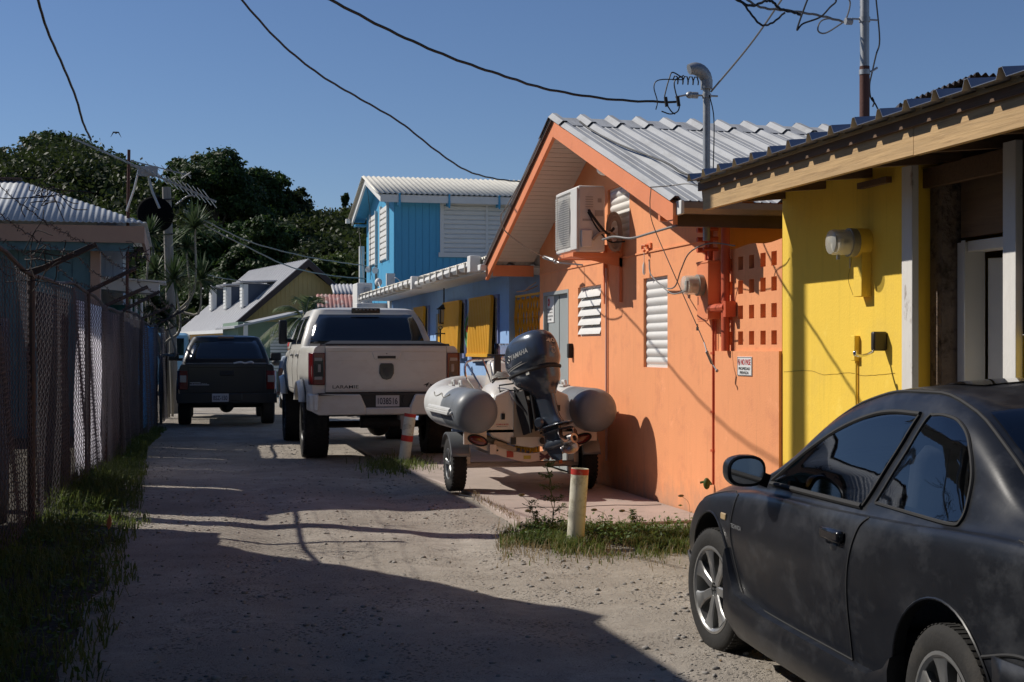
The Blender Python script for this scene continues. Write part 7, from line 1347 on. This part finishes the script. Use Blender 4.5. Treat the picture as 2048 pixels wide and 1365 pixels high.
# ---------------------------------------------------------------- PERSON
def person(loc, rz, H=1.68):
    t = thing('person', 'person in a light blue shirt and red cap standing beyond the white pickup', 'person', loc, rz); s = H/1.7
    J = {'pel': (0, 0, .93), 'sp': (0, 0, 1.13), 'ch': (0, .01, 1.33), 'nk': (0, 0, 1.46), 'hd': (0, .02, 1.60), 'sl': (-.17, 0, 1.40), 'el': (-.27, .0, 1.12), 'wl': (-.31, .12, .90), 'sr': (.17, 0, 1.40), 'er': (.25, .0, 1.12), 'wr': (.24, .1, .88), 'hl': (-.09, 0, .90), 'kl': (-.12, .03, .50), 'al': (-.13, 0, .09), 'tl': (-.14, .16, .04), 'hr': (.09, 0, .90), 'kr': (.11, .03, .50), 'ar': (.13, 0, .09), 'tr': (.14, .16, .04)}
    Rr = {'pel': .145, 'sp': .13, 'ch': .15, 'nk': .06, 'hd': .085, 'sl': .07, 'el': .048, 'wl': .033, 'sr': .07, 'er': .048, 'wr': .033, 'hl': .10, 'kl': .065, 'al': .045, 'tl': .035, 'hr': .10, 'kr': .065, 'ar': .045, 'tr': .035}
    E = [('pel', 'sp'), ('sp', 'ch'), ('ch', 'nk'), ('nk', 'hd'), ('ch', 'sl'), ('sl', 'el'), ('el', 'wl'), ('ch', 'sr'), ('sr', 'er'), ('er', 'wr'), ('pel', 'hl'), ('hl', 'kl'), ('kl', 'al'), ('al', 'tl'), ('pel', 'hr'), ('hr', 'kr'), ('kr', 'ar'), ('ar', 'tr')]
    V_ = [Vector(J[k])*s for k in J]; K = list(J); ed = [(K.index(a), K.index(b)) for a, b in E]; Rl = [Rr[k]*s for k in K]
    for w_, d in (('wl', -1), ('wr', 1)):
        b = Vector(J[w_]); pal = b+Vector((0, .03, -.07)); V_.append(pal*s); Rl.append(.028); ip = len(V_)-1; ed.append((K.index(w_), ip))
        for f, (dx, l) in enumerate(((-.028, .075), (-.009, .085), (.010, .08), (.028, .065))):
            a = pal+Vector((dx*.7, .012+abs(dx)*.2, -.03)); m_ = a+Vector((dx*.4, .006, -l*.45)); e = m_+Vector((0, .018, -l*.45)); i0 = len(V_); V_ += [a*s, m_*s, e*s]; Rl += [.010, .009, .007]; ed += [(ip, i0), (i0, i0+1), (i0+1, i0+2)]
        a = pal+Vector((-d*.03, .02, .005)); e = a+Vector((-d*.018, .03, -.03)); i0 = len(V_); V_ += [a*s, e*s]; Rl += [.012, .009]; ed += [(ip, i0), (i0, i0+1)]
    me = bpy.data.meshes.new('body'); me.from_pydata([tuple(v) for v in V_], ed, []); o = bpy.data.objects.new('body', me); SC.collection.objects.link(o); o.parent = t
    m_ = o.modifiers.new('skin', 'SKIN'); m_.use_smooth_shade = True; me.skin_vertices or None
    for v, r_ in zip(me.skin_vertices[0].data, Rl): v.radius = (r_, r_*(.8 if r_ > .1 else 1))
    me.skin_vertices[0].data[0].use_root = True; s2_ = o.modifiers.new('s', 'SUBSURF'); s2_.levels = 2; s2_.render_levels = 2
    bpy.context.view_layer.update(); m2 = bpy.data.meshes.new_from_object(o.evaluated_get(bpy.context.evaluated_depsgraph_get())); o.modifiers.clear(); o.data = m2; m2.shade_smooth()
    skn = pm('skin', (.36, .19, .12), .6, var=.05, bump=0); sht = pm('pale_blue_shirt', (.42, .50, .62), .85, var=.08, vs=6, bump=.3, bs=12); jn = pm('dark_shorts', (.03, .035, .05), .9)
    m2.materials.clear(); 
    for q in (skn, sht, jn): m2.materials.append(q)
    for f in m2.polygons:
        c = f.center/s; f.material_index = 1 if (c.z > .93 and c.z < 1.47 and not (c.z < 1.22 and abs(c.x) > .19)) else (2 if (.42 < c.z <= .93 and abs(c.x) < .22) else 0)
    mb = MB(); hc = Vector((0, .02, 1.60))*s; mb.ell(hc, (.078, .095, .115)); mb.prism([hc+Vector((-.012, .09, -.02)), hc+Vector((.012, .09, -.02)), hc+Vector((0, .115, -.03)), hc+Vector((0, .095, .02))], (0, .002, 0))
    for sx in (-1, 1): mb.ell(hc+Vector((sx*.08, 0, -.01)), (.012, .022, .03))
    hd_ = put(mb, 'head', skn, t, world=False)
    mb = MB()
    for sx in (-1, 1): mb.ell(hc+Vector((sx*.03, .085, .005)), (.012, .008, .007))
    mb.box(hc+Vector((0, .088, -.055)), (.045, .006, .007)); put(mb, 'face_features', plain('eye_dark', (.05, .03, .03), .5), hd_, world=False)
    mb = MB(); mb.lathe([(.088, .03), (.09, .06), (.075, .105), (.04, .125), (.001, .13)], hc, (0, 0, 1), 20, cap=False); mb.prism([hc+Vector((.07*cos(a), .05+.11*sin(a), .035)) for a in lin(0, pi, 10)], (0, 0, .006)); put(mb, 'cap', plain('cap_red', (.5, .02, .02), .8), t, world=False)
    return t
pc2 = D(571, 700, 25.6); person((pc2.x+.13, pc2.y, 0), R(160), 1.6)
# ================================================================ BOAT ON ITS TRAILER
bt = thing('inflatable_boat', 'grey and white rigid inflatable boat resting on its trailer against the orange wall', 'boat', (3.50, 13.95, .0), R(0))
pvcG = pm('pvc_grey', (.17, .185, .20), .42, var=.06, vs=3, bump=.03, bs=30, col2=(.24, .24, .24), s2=4, lo=.55, hi=.75); pvcW = pm('pvc_white', (.56, .56, .54), .5, var=.05, vs=3, bump=.04, col2=(.42, .40, .37), s2=4, lo=.55, hi=.75); gel = pm('gelcoat_white', (.66, .62, .56), .35, var=.05, vs=3, bump=.02, coat=.3, col2=(.5, .44, .38), s2=3, lo=.55, hi=.75)
tz, tr_, hw = .87, .222, .615
for sx in (-1, 1):
    path = [(sx*hw, y, tz+.0) for y in lin(-.12, 1.25, 14)]+[(sx*hw*cos(a), 1.25+1.55*sin(a), tz+.12*sin(a)**2) for a in lin(.08, pi/2-.02, 14)]
    path = [Vector(p) for p in path]; rad = [tr_]*14+[tr_*(1-.18*i/13) for i in range(14)]
    # rounded stern cone
    cone = [(.02, -.34), (.10, -.332), (.16, -.31), (.20, -.27), (.218, -.21), (.222, -.14)]
    mb = MB(); mb.lathe([(r_, h_) for r_, h_ in cone]+[(tr_+.0005, -.10), (tr_+.0008, .2), (tr_+.0008, .55)], (sx*hw, 0, tz), (0, 1, 0), 40, cap=True); tb_ = put(mb, 'tube', pvcG, bt, world=False, ang=60)
    mb = MB(); mb.tube([(sx*hw, .5, tz)]+path[5:], [tr_]+rad[5:], 36); put(mb, 'bow_tube', pvcW, bt, world=False, ang=60)
    mb = MB(); a0 = Vector((sx*(hw+tr_-.005), -.02, tz-.0)); 
    for dz, w_, h_ in ((0, .035, .075), (.0, .055, .03)): mb.tube([a0+Vector((0, 0, dz)), a0+Vector((0, 1.2, dz))], .03, 10) if dz == 0 and w_ == .035 else mb.bx(*sorted((sx*(hw+tr_-.02), sx*(hw+tr_+.035))), -.02, 1.2, tz-.045, tz-.01)
    put(mb, 'rub_strake', pvcW, tb_, world=False, bevel=.006)
    mb = MB(); mb.lathe([(tr_+.003, 0), (tr_+.003, .012)], (sx*hw, -.02, tz), (0, 1, 0), 40, cap=False); mb.lathe([(tr_+.003, 0), (tr_+.003, .02)], (sx*hw, .38, tz), (0, 1, 0), 40, cap=False); put(mb, 'seam_tape', pm('tape_grey', (.25, .27, .29), .5), tb_, world=False)
    for yy in (.75, 1.15): mb = MB(); mb.tube([(sx*(hw-.05), yy, tz+tr_), (sx*(hw-.05), yy+.02, tz+tr_+.05), (sx*(hw-.05), yy+.12, tz+tr_+.05), (sx*(hw-.05), yy+.14, tz+tr_)], .018, 8); mb.box((sx*(hw-.05), yy+.07, tz+tr_+.005), (.08, .22, .02)); put(mb, 'grab_handle', pvcW, bt, world=False)
    mb = MB(); mb.ell((sx*(hw+tr_+.01), -.12, tz-.02), (.02, .02, .02)); put(mb, 'valve', pvcW, bt, world=False)
for sx in (-1, 1):
    mb = MB(); pts = []
    for i in range(25): y_ = .3+.075*i; sg2 = .05*abs(sin(i*pi/6)); an_ = .75-sg2*3; pts.append((sx*(hw+(tr_+.008)*sin(pi/2-an_)), y_, tz+(tr_+.008)*sin(an_)-sg2*.2))
    mb.tube(pts[:13], .006, 6); put(mb, 'grab_rope', pm('grey_rope', (.35, .34, .31), .9, var=.2, vs=60, bump=.3, bs=200), bt, world=False)
rp2 = MB(); cc_ = Vector((-.12, .72, 1.19))
for k in range(5): rp2.tube([cc_+Vector(((.12-.012*k)*cos(a), (.10-.01*k)*sin(a), .012*k+.006*sin(a*3+k))) for a in lin(0, 2*pi*19/20, 20)], .007, 6, closed=True)
put(rp2, 'rope_coil', MATS['grey_rope'], bt, world=False)
mb = MB(); mb.grid(lambda u, v: Vector((-.02+.42*u, 1.62+.05*sin(pi*u), 1.33+.22*v+0*u)), lin(0, 1, 8), lin(0, 1, 4)); put(mb, 'windshield', clearglass('boat_screen', (.75, .75, .75)), bt, world=False, solid=.005)
# hull and transom
mb = MB()
def hull(y, u):
    f = min(1, max(0, (y-.9)/1.6)); w_ = .52*(1-f**2.2); keel = .50+.25*f**2; au = abs(u); z = keel+(.80-keel)*(au**1.15) if au < .8 else keel+(.80-keel)*(.8**1.15)+(au-.8)*.9
    return Vector((u*w_, y, z))
mb.grid(hull, lin(0, 2.5, 24), lin(-1, 1, 17)); put(mb, 'hull', gel, bt, world=False, solid=.02)
tp = [(-.60, .62), (-.45, .66), (-.40, .60), (-.2, .52), (0, .49), (.2, .52), (.40, .60), (.45, .66), (.60, .62), (.56, .66), (.46, .74), (.41, .90), (.38, 1.02), (.24, 1.08), (.20, .98), (-.20, .98), (-.24, 1.08), (-.38, 1.02), (-.41, .90), (-.46, .74), (-.56, .66)]
mb = MB(); mb.prism([P_(x, -.02, z) for x, z in tp], (0, .07, 0)); trn = put(mb, 'transom', gel, bt, world=False, bevel=.018)
mb = MB(); mb.bx(-.19, .19, -.035, -.021, .60, .97); put(mb, 'transom_pad', pm('pad_tan', (.32, .27, .20), .6), trn, world=False)
mb = MB(); mb.lathe([(.022, 0), (.035, .004), (.035, .01), (.02, .012)], (.11, -.03, .56), (0, -1, 0), 18); mb.tube([(-.30, -.035, .78), (-.30, -.035, .84)], .018, 8); mb.bx(-.22, -.17, -.04, -.02, .53, .60); mb.bx(.24, .29, -.04, -.02, .86, .92); putall(mb, 'drain_fitting', DK, trn, world=False)
text('ALUMINUM RIB', .014, (-.31, -.0275, .73), (1, 0, 0), (0, 0, 1), RED, trn, 'hull_lettering', width=.13, world=False); text('MADE IN ITALY', .008, (-.31, -.0275, .71), (1, 0, 0), (0, 0, 1), BLKI, trn, 'hull_lettering', width=.11, world=False)
# moulded seat / stern deck and console
mb = MB(); sec = [(.08, .36, .40, .98), (.2, .40, .42, 1.10), (.45, .40, .42, 1.17), (.8, .37, .40, 1.16), (1.0, .33, .38, 1.08)]
rings = []
for y, w1, w2, zt in sec:
    rings.append([(-w2, y, .62), (-w2, y, .86), (-w1, y, zt-.10), (-w1*.8, y, zt-.02), (-w1*.4, y, zt+.01), (w1*.4, y, zt+.01), (w1*.8, y, zt-.02), (w1, y, zt-.10), (w2, y, .86), (w2, y, .62)])
n = 10; mb.add([p for r_ in rings for p in r_], [(i*n+j, i*n+(j+1) % n, (i+1)*n+(j+1) % n, (i+1)*n+j) for i in range(4) for j in range(n)]+[tuple(range(n)), tuple(4*n+j for j in range(n))]); put(mb, 'stern_seat', gel, bt, world=False, subsurf=2, ang=80)
mb = MB(); mb.prism([P_(-.12, 1.25, .6), P_(-.12, 1.25, 1.22), P_(-.12, 1.38, 1.36), P_(-.12, 1.62, 1.36), P_(-.12, 1.8, .6)], (.52, 0, 0)); cn = put(mb, 'console', gel, bt, world=False, bevel=.04)
mb = MB(); wc = Vector((.10, 1.18, 1.30)); wu = Vector((0, .5, .86)); mb.tube([wc+Vector((.17*cos(a), 0, 0))+wu*.17*sin(a) for a in lin(0, 2*pi*23/24, 24)], .011, 8, closed=True)
for a in (0.5, 2.6, 4.7): mb.tube([wc, wc+Vector((.17*cos(a), 0, 0))+wu*.17*sin(a)], .009, 6)
mb.ell(wc, (.04, .03, .04)); mb.tube([wc, wc+Vector((0, .1, -.06))], .02, 8); put(mb, 'steering_wheel', CHROME, cn, world=False)
mb = MB(); mb.box((.0, 1.24, 1.12), (.16, .03, .12)); mb.tube([(-.06, 1.22, 1.15), (-.1, 1.16, 1.22)], .018, 8); mb.tube([(.05, 1.22, 1.1), (.02, 1.16, 1.18)], .018, 8); put(mb, 'control_lever', BLK, cn, world=False)
mb = MB(); hp = [(-.30, 1.35, 1.02), (-.42, 1.25, 1.18), (-.40, 1.32, 1.34), (-.20, 1.42, 1.37), (.10, 1.46, 1.38), (.2, 1.5, 1.36)]
mb.tube(crom(hp, 6), .014, 8); mb.tube([(-.20, 1.41, 1.37), (-.12, 1.30, 1.10)], .011, 8); mb.tube([(-.40, 1.32, 1.33), (-.30, 1.1, 1.10), (-.25, 1.08, 1.0)], .012, 8); put(mb, 'grab_rail', CHROME, bt, world=False)
mb = MB(); mb.bx(-.13, -.06, 1.12, 1.17, 1.15, 1.42); mb.tube([(-.20, 1.15, 1.42), (.0, 1.15, 1.42)], .012, 8); put(mb, 'rod_holder', DK, bt, world=False)
mb = MB(); mb.tube([(-.30, .1, 1.02), (-.32, .06, 1.12), (-.10, .0, 1.15), (-.02, -.05, 1.16)], .008, 6); mb.tube([(-.30, .1, 1.06), (-.05, .0, 1.08)], .008, 6); mb.tube([(-.34, .3, 1.14), (-.30, .26, 1.19), (-.36, .2, 1.17)], .01, 6); put(mb, 'stern_hook', DK, bt, world=False)
# ---------------- outboard motor
ob = thing('outboard_motor', 'dark blue grey outboard motor with a large cowl and bare propeller on the boat stern', 'outboard motor', (3.46, 13.93, 0), R(27))
TL = Matrix.Rotation(R(-15), 3, 'X')   # tilted slightly, leg toward the camera
PV = Vector((0, -.12, .95))
def T(x, y, z):
    if z < 1: z = 1-(1-z)*.87
    return PV+TL@(Vector((x, y, z))-PV)
mtr = pm('motor_paint', (.055, .07, .095), .25, var=.06, vs=3, bump=.0, coat=.55, metal=.35)
def loftz(mb, secs, sub=None, n=28, p=2.6):
    rings = []
    for z, cy, a, b, cx in secs:
        if z > 1.0: a, b = a*1.14, b*1.14
        elif z > .63: b *= 1.2
        ring = []
        for k in range(n):
            t = 2*pi*k/n; c_, s_ = cos(t), sin(t); ring.append(T(cx+a*abs(c_)**(2/p)*(1 if c_ > 0 else -1), cy+b*abs(s_)**(2/p)*(1 if s_ > 0 else -1), z))
        rings.append(ring)
    mb.add([q for r_ in rings for q in r_], [(i*n+j, i*n+(j+1) % n, (i+1)*n+(j+1) % n, (i+1)*n+j) for i in range(len(rings)-1) for j in range(n)]+[tuple(range(n)), tuple((len(rings)-1)*n+j for j in range(n))])
def sm(secs, k=4):
    zs_ = [s[0] for s in secs]; t = list(range(len(secs))); fs = [pchip(t, [s[i] for s in secs]) for i in range(5)]; return [tuple(f(i/k) for f in fs) for i in range((len(secs)-1)*k+1)]
mb = MB(); loftz(mb, sm([(1.245, -.18, .155, .24, 0), (1.30, -.18, .168, .27, 0), (1.36, -.18, .175, .285, 0), (1.46, -.18, .170, .28, 0), (1.55, -.19, .155, .25, 0), (1.61, -.20, .125, .20, 0), (1.645, -.21, .08, .13, 0), (1.655, -.215, .03, .06, 0)])); cw = put(mb, 'cowl', mtr, ob, world=False, ang=60)
mb = MB(); loftz(mb, [(1.225, -.18, .160, .25, 0), (1.24, -.18, .172, .272, 0), (1.258, -.18, .172, .272, 0), (1.262, -.18, .160, .25, 0)]); put(mb, 'cowl_seal', BLK, cw, world=False)
mb = MB(); loftz(mb, sm([(1.235, -.18, .160, .255, 0), (1.17, -.20, .15, .235, 0), (1.10, -.235, .125, .19, 0), (1.04, -.26, .095, .135, 0), (.98, -.27, .075, .11, 0)])); put(mb, 'lower_cowl', mtr, ob, world=False, ang=60)
mb = MB(); loftz(mb, sm([(.99, -.27, .072, .11, 0), (.85, -.275, .062, .105, 0), (.72, -.28, .058, .115, 0), (.64, -.29, .062, .14, 0), (.62, -.29, .06, .14, 0)])); put(mb, 'leg', mtr, ob, world=False, ang=60)
mb = MB(); loftz(mb, [(.618, -.34, .105, .22, 0), (.606, -.34, .115, .235, 0), (.598, -.34, .11, .225, 0)], p=2.2); loftz(mb, [(.555, -.36, .085, .20, 0), (.548, -.36, .095, .215, 0), (.54, -.36, .088, .205, 0)], p=2.2); put(mb, 'cavitation_plate', mtr, ob, world=False, ang=60)
mb = MB(); loftz(mb, sm([(.62, -.28, .045, .13, 0), (.50, -.28, .035, .12, 0), (.42, -.28, .04, .12, 0), (.36, -.27, .02, .11, 0), (.27, -.29, .010, .08, 0), (.22, -.32, .006, .04, 0)])); put(mb, 'skeg', mtr, ob, world=False, ang=60)
mb = MB(); mb.lathe([(.003, .0), (.03, .03), (.05, .09), (.056, .17), (.054, .26), (.045, .33)], T(0, -.10, .41), TL@Vector((0, -1, 0)), 24); put(mb, 'gearcase', mtr, ob, world=False)
prp = plain('propeller_metal', (.30, .28, .28), .25, .9)
mb = MB(); pc3 = T(0, -.47, .41); ax = TL@Vector((0, -1, 0)); mb.lathe([(.042, -.05), (.05, 0), (.052, .06), (.048, .11), (.030, .112), (.028, .07), (.001, .07)], pc3, ax, 24, cap=False)
u0 = Vector((1, 0, 0)); w0 = ax.cross(u0)
for k in range(3):
    a = 2*pi*k/3+.5
    def bl_(r_, s):
        ph = a+s*(.62+.25*sin(pi*(r_-.045)/.11)); tw_ = s*.055*(1.2-(r_-.045)*3); return pc3+(u0*cos(ph)+w0*sin(ph))*r_+ax*(.03+tw_)
    mb.grid(lambda r_, s: bl_(.045+(.100)*r_, s*sqrt(max(.04, 1-r_**5))), lin(0, 1, 9), lin(-1, 1, 9))
put(mb, 'propeller', prp, ob, world=False, solid=.006)
mb = MB(); 
for sx in (-1, 1): mb.prism([T(sx*.10, .02, .60), T(sx*.10, -.10, .60), T(sx*.10, -.12, .9), T(sx*.10, -.10, 1.08), T(sx*.10, .06, 1.10), T(sx*.10, .06, .98)], (sx*.02, 0, 0))
mb.tube([T(-.11, -.07, 1.06), T(.11, -.07, 1.06)], .03, 10); mb.tube([T(0, -.1, .62), T(0, -.1, 1.05)], .045, 10); mb.tube([T(-.05, -.04, .65), T(-.05, -.08, .95)], .02, 8); mb.tube([T(.05, -.04, .65), T(.05, -.08, .95)], .02, 8); mb.tube([T(-.09, -.16, .66), T(-.08, -.16, 1.1)], .012, 6)
mb.tube(crom([T(-.1, .05, 1.12), T(-.16, .0, 1.0), T(-.12, -.08, .85), T(-.1, -.1, .75)], 5), .012, 6); mb.tube(crom([T(-.05, .1, 1.15), T(-.12, .02, 1.13), T(-.08, -.05, 1.02)], 5), .014, 6); put(mb, 'mount_bracket', BLK, ob, world=False)
mb = MB(); mb.lathe([(.05, 0), (.055, .05), (.04, .075)], T(-.06, -.22, .68), (-1, -.3, 0), 16); put(mb, 'trim_hub', mtr, ob, world=False)
# lettering on the cowl (its left and rear faces)
def cowl_pt(z, t, off=.0025, y_=None):
    S = sm([(1.245, -.18, .155, .24, 0), (1.30, -.18, .168, .27, 0), (1.36, -.18, .175, .285, 0), (1.46, -.18, .170, .28, 0), (1.55, -.19, .155, .25, 0), (1.61, -.20, .125, .20, 0)], 8); q = min(S, key=lambda s: abs(s[0]-z)); c_, s_ = cos(t), sin(t); p = 2.6
    return T((q[2]+off)*abs(c_)**(2/p)*(1 if c_ > 0 else -1), q[1]+(q[3]+off)*abs(s_)**(2/p)*(1 if s_ > 0 else -1), z)
def curved_text(s, h, wlen, zc, fn, mat, parent, name):
    c = bpy.data.curves.new('t', 'FONT'); c.body = s; c.size = 1; c.offset = .02; t = bpy.data.objects.new('t', c); SC.collection.objects.link(t); bpy.context.view_layer.update(); me = bpy.data.meshes.new_from_object(t.evaluated_get(bpy.context.evaluated_depsgraph_get())); bpy.data.objects.remove(t); bpy.data.curves.remove(c)
    b = bmesh.new(); b.from_mesh(me); bmesh.ops.triangulate(b, faces=b.faces); xs_ = [v.co.x for v in b.verts]; ys_ = [v.co.y for v in b.verts]; x0, x1, y0, y1 = min(xs_), max(xs_), min(ys_), max(ys_)
    mb = MB(); mb.add([fn((v.co.x-x0)/(x1-x0), zc+((v.co.y-y0)/(y1-y0)-.5)*h) for v in b.verts], [tuple(q.index for q in f.verts) for f in b.faces]); b.free(); return put(mb, name, mat, parent, world=False, flat=True)
dec = plain('decal_silver', (.45, .44, .40), .4, .3)
def side_y(yv, z):   # left side surface point at given local y
    S = sm([(1.245, -.18, .155, .24, 0), (1.30, -.18, .168, .27, 0), (1.36, -.18, .175, .285, 0), (1.46, -.18, .170, .28, 0), (1.55, -.19, .155, .25, 0), (1.61, -.20, .125, .20, 0)], 8); q = min(S, key=lambda s: abs(s[0]-z)); v = min(.98, abs(yv-q[1])/(q[3]*1.14)); xx = -(q[2]*1.14)*(1-v**2.6)**(1/2.6)-.003; return T(xx, yv, z)
def rear_x(xv, z):
    S = sm([(1.245, -.18, .155, .24, 0), (1.30, -.18, .168, .27, 0), (1.36, -.18, .175, .285, 0), (1.46, -.18, .170, .28, 0), (1.55, -.19, .155, .25, 0), (1.61, -.20, .125, .20, 0)], 8); q = min(S, key=lambda s: abs(s[0]-z)); v = min(.98, abs(xv)/(q[2]*1.14)); return T(xv, q[1]-q[3]*1.14*(1-v**2.6)**(1/2.6)-.003, z)
curved_text('YAMAHA', .052, .27, 1.42, lambda u, z: side_y(-.07-.27*u, z+.02*u), dec, cw, 'lettering')
curved_text('40', .045, .1, 1.50, lambda u, z: rear_x(-.055+.11*u, z), dec, cw, 'lettering')
mb = MB(); mb.tube([side_y(-.035+.033*cos(a), 1.415+.033*sin(a)) for a in lin(0, 2*pi*19/20, 20)], .003, 4, closed=True)
for a in (pi/2, pi/2+2*pi/3, pi/2-2*pi/3): mb.tube([side_y(-.035, 1.415), side_y(-.035+.03*cos(a), 1.415+.03*sin(a))], .003, 4)
mb.tube([rear_x(.03*cos(a), 1.40+.03*sin(a)) for a in lin(0, 2*pi*19/20, 20)], .003, 4, closed=True); mb.tube([rear_x(.018*cos(a), 1.40+.018*sin(a)) for a in lin(0, 2*pi*11/12, 12)], .002, 4, closed=True); putall(mb, 'emblem', dec, cw, world=False)
mb = MB(); mb.grid(lambda u, v: side_y(.04-.36*u, 1.285+.035*u+v*.013*sin(pi*u)+.004), lin(0, 1, 14), lin(0, 1, 3)); mb.grid(lambda u, v: side_y(.02-.26*u, 1.31+.03*u+v*.006), lin(0, 1, 12), lin(0, 1, 2)); put(mb, 'stripe', dec, cw, world=False)
mb = MB(); mb.grid(lambda u, v: T(-.183, -.25-.05*u, 1.20+.03*v), lin(0, 1, 2), lin(0, 1, 2)); put(mb, 'sticker', plain('sticker_white', (.6, .58, .5), .5), cw, world=False)
# ---------------- trailer
trl = thing('boat_trailer', 'galvanized boat trailer with oval tail lights and small road wheels under the inflatable', 'trailer', (3.48, 14.35, .034), 0)
galT = pm('trailer_galv', (.55, .47, .42), .45, .4, var=.1, vs=8, bump=.05, bs=25, col2=(.35, .27, .22), s2=6, lo=.55, hi=.75); zt0 = -.034
for sx in (-1, 1): 
    wheel(trl, sx*.69, 0, .275, .145, sx, .155, 5, tread=40, rimmat=alloy)
    mb = MB(); P = []
    for a in lin(.5, pi-.3, 22):
        for dx in (-.095, -.09, .085, .095): rr2 = .325 if abs(dx) < .093 else .305; P.append(P_(sx*.69+dx, rr2*cos(a), .275+rr2*sin(a)))
    mb.add(P, [(i*4+j, i*4+j+1, (i+1)*4+j+1, (i+1)*4+j) for i in range(21) for j in range(3)]); mb.bx(*sorted((sx*.60, sx*.52)), -.30, -.28, .52, .60); put(mb, 'mudguard', pm('mudguard_grey', (.20, .21, .22), .4, .3), trl, world=False, solid=.005, ang=60)
mb = MB(); mb.tube([(-.62, 0, .26), (.62, 0, .26)], .032, 10); mb.bx(-.6, -.55, -.1, .1, .28, .44); mb.bx(.55, .6, -.1, .1, .28, .44); put(mb, 'axle', galT, trl, world=False)
rear = -.43; bz = lambda x: .315+.20*(abs(x)/.62)**1.6; xsb = lin(-.66, .66, 25)
mb = MB(); P = []
for x in xsb: P += [P_(x, rear, bz(x)), P_(x, rear, bz(x)+.085), P_(x, rear+.05, bz(x)+.085), P_(x, rear+.05, bz(x))]
mb.add(P, [(i*4+j, i*4+(j+1) % 4, (i+1)*4+(j+1) % 4, (i+1)*4+j) for i in range(24) for j in range(4)]+[(0, 1, 2, 3), (96, 97, 98, 99)]); mb.bx(-.68, -.45, rear+.001, rear+.052, .50, .64); mb.bx(.45, .70, rear+.001, rear+.052, .52, .66); crb = put(mb, 'cross_beam', galT, trl, world=False)
for sx in (-1, 1):
    mb = MB(); mb.ell((sx*.54, rear-.005, .545-.005), (.095, .014, .042), 20, 10, Matrix.Rotation(R(sx*-18) if 1 else 0, 3, 'Y')); t_ = put(mb, 'tail_light', tlr, trl, world=False)
    mb = MB(); q = Matrix.Rotation(R(sx*-18), 3, 'Y'); mb.tube([Vector((sx*.54, rear-.004, .54))+q@Vector((.10*cos(a), 0, .047*sin(a))) for a in lin(0, 2*pi*23/24, 24)], .009, 6, closed=True); put(mb, 'light_rim', BLK, t_, world=False)
    mb = MB(); mb.bx(*sorted((sx*.36, sx*.43)), rear-.05, 1.7, .40, .50); put(mb, 'side_rail', galT, trl, world=False, bevel=.004)
    mb = MB(); mb.beam((sx*.38, -.42, .52), (sx*.16, -.42, .44), .10, .05) ; mb.bx(*sorted((sx*.22, sx*.30)), -.35, 1.5, .47, .53); put(mb, 'bunk_board', woodmat('bunk_wood', (.36, .27, .17), (.2, .14, .09), 'X'), trl, world=False)
mb = MB(); mb.bx(-.04, .04, -.3, 3.6, .30, .38); put(mb, 'tow_bar', galT, trl, world=False, bevel=.004)
mb = MB(); mb.bx(-.245, -.175, rear-.004, rear-.0005, .365, .43); put(mb, 'red_reflector', plain('reflector_red', (.4, .03, .02), .3), crb, world=False)
mb = MB(); mb.bx(-.07, .005, rear-.004, rear-.0005, .345, .38); put(mb, 'yellow_label', plain('label_yellow', (.5, .38, .05), .5), crb, world=False)
mb = MB(); mb.beam((.10, rear-.003, .335), (.20, rear-.003, .40), .004, .02); mb.beam((.10, rear-.004, .40), (.20, rear-.004, .335), .004, .02); mb.box((.15, rear-.006, .367), (.11, .003, .022)); put(mb, 'cross_emblem', plain('emblem_dark', (.08, .02, .04), .5), crb, world=False)
for x in (-.34, .33, .40): mb = MB(); mb.lathe([(.012, 0), (.01, .006)], (x, rear-.0005, bz(x)+.045), (0, -1, 0), 6); put(mb, 'bolt', DK, crb, world=False)
mb = MB(); mb.beam((.30, -.5, .30), (.27, -.48, .62), .03, .03); mb.beam((.22, -.5, .34), (.20, -.46, .60), .02, .03); put(mb, 'motor_support', plain('support_orange', (.55, .16, .05), .5), trl, world=False)
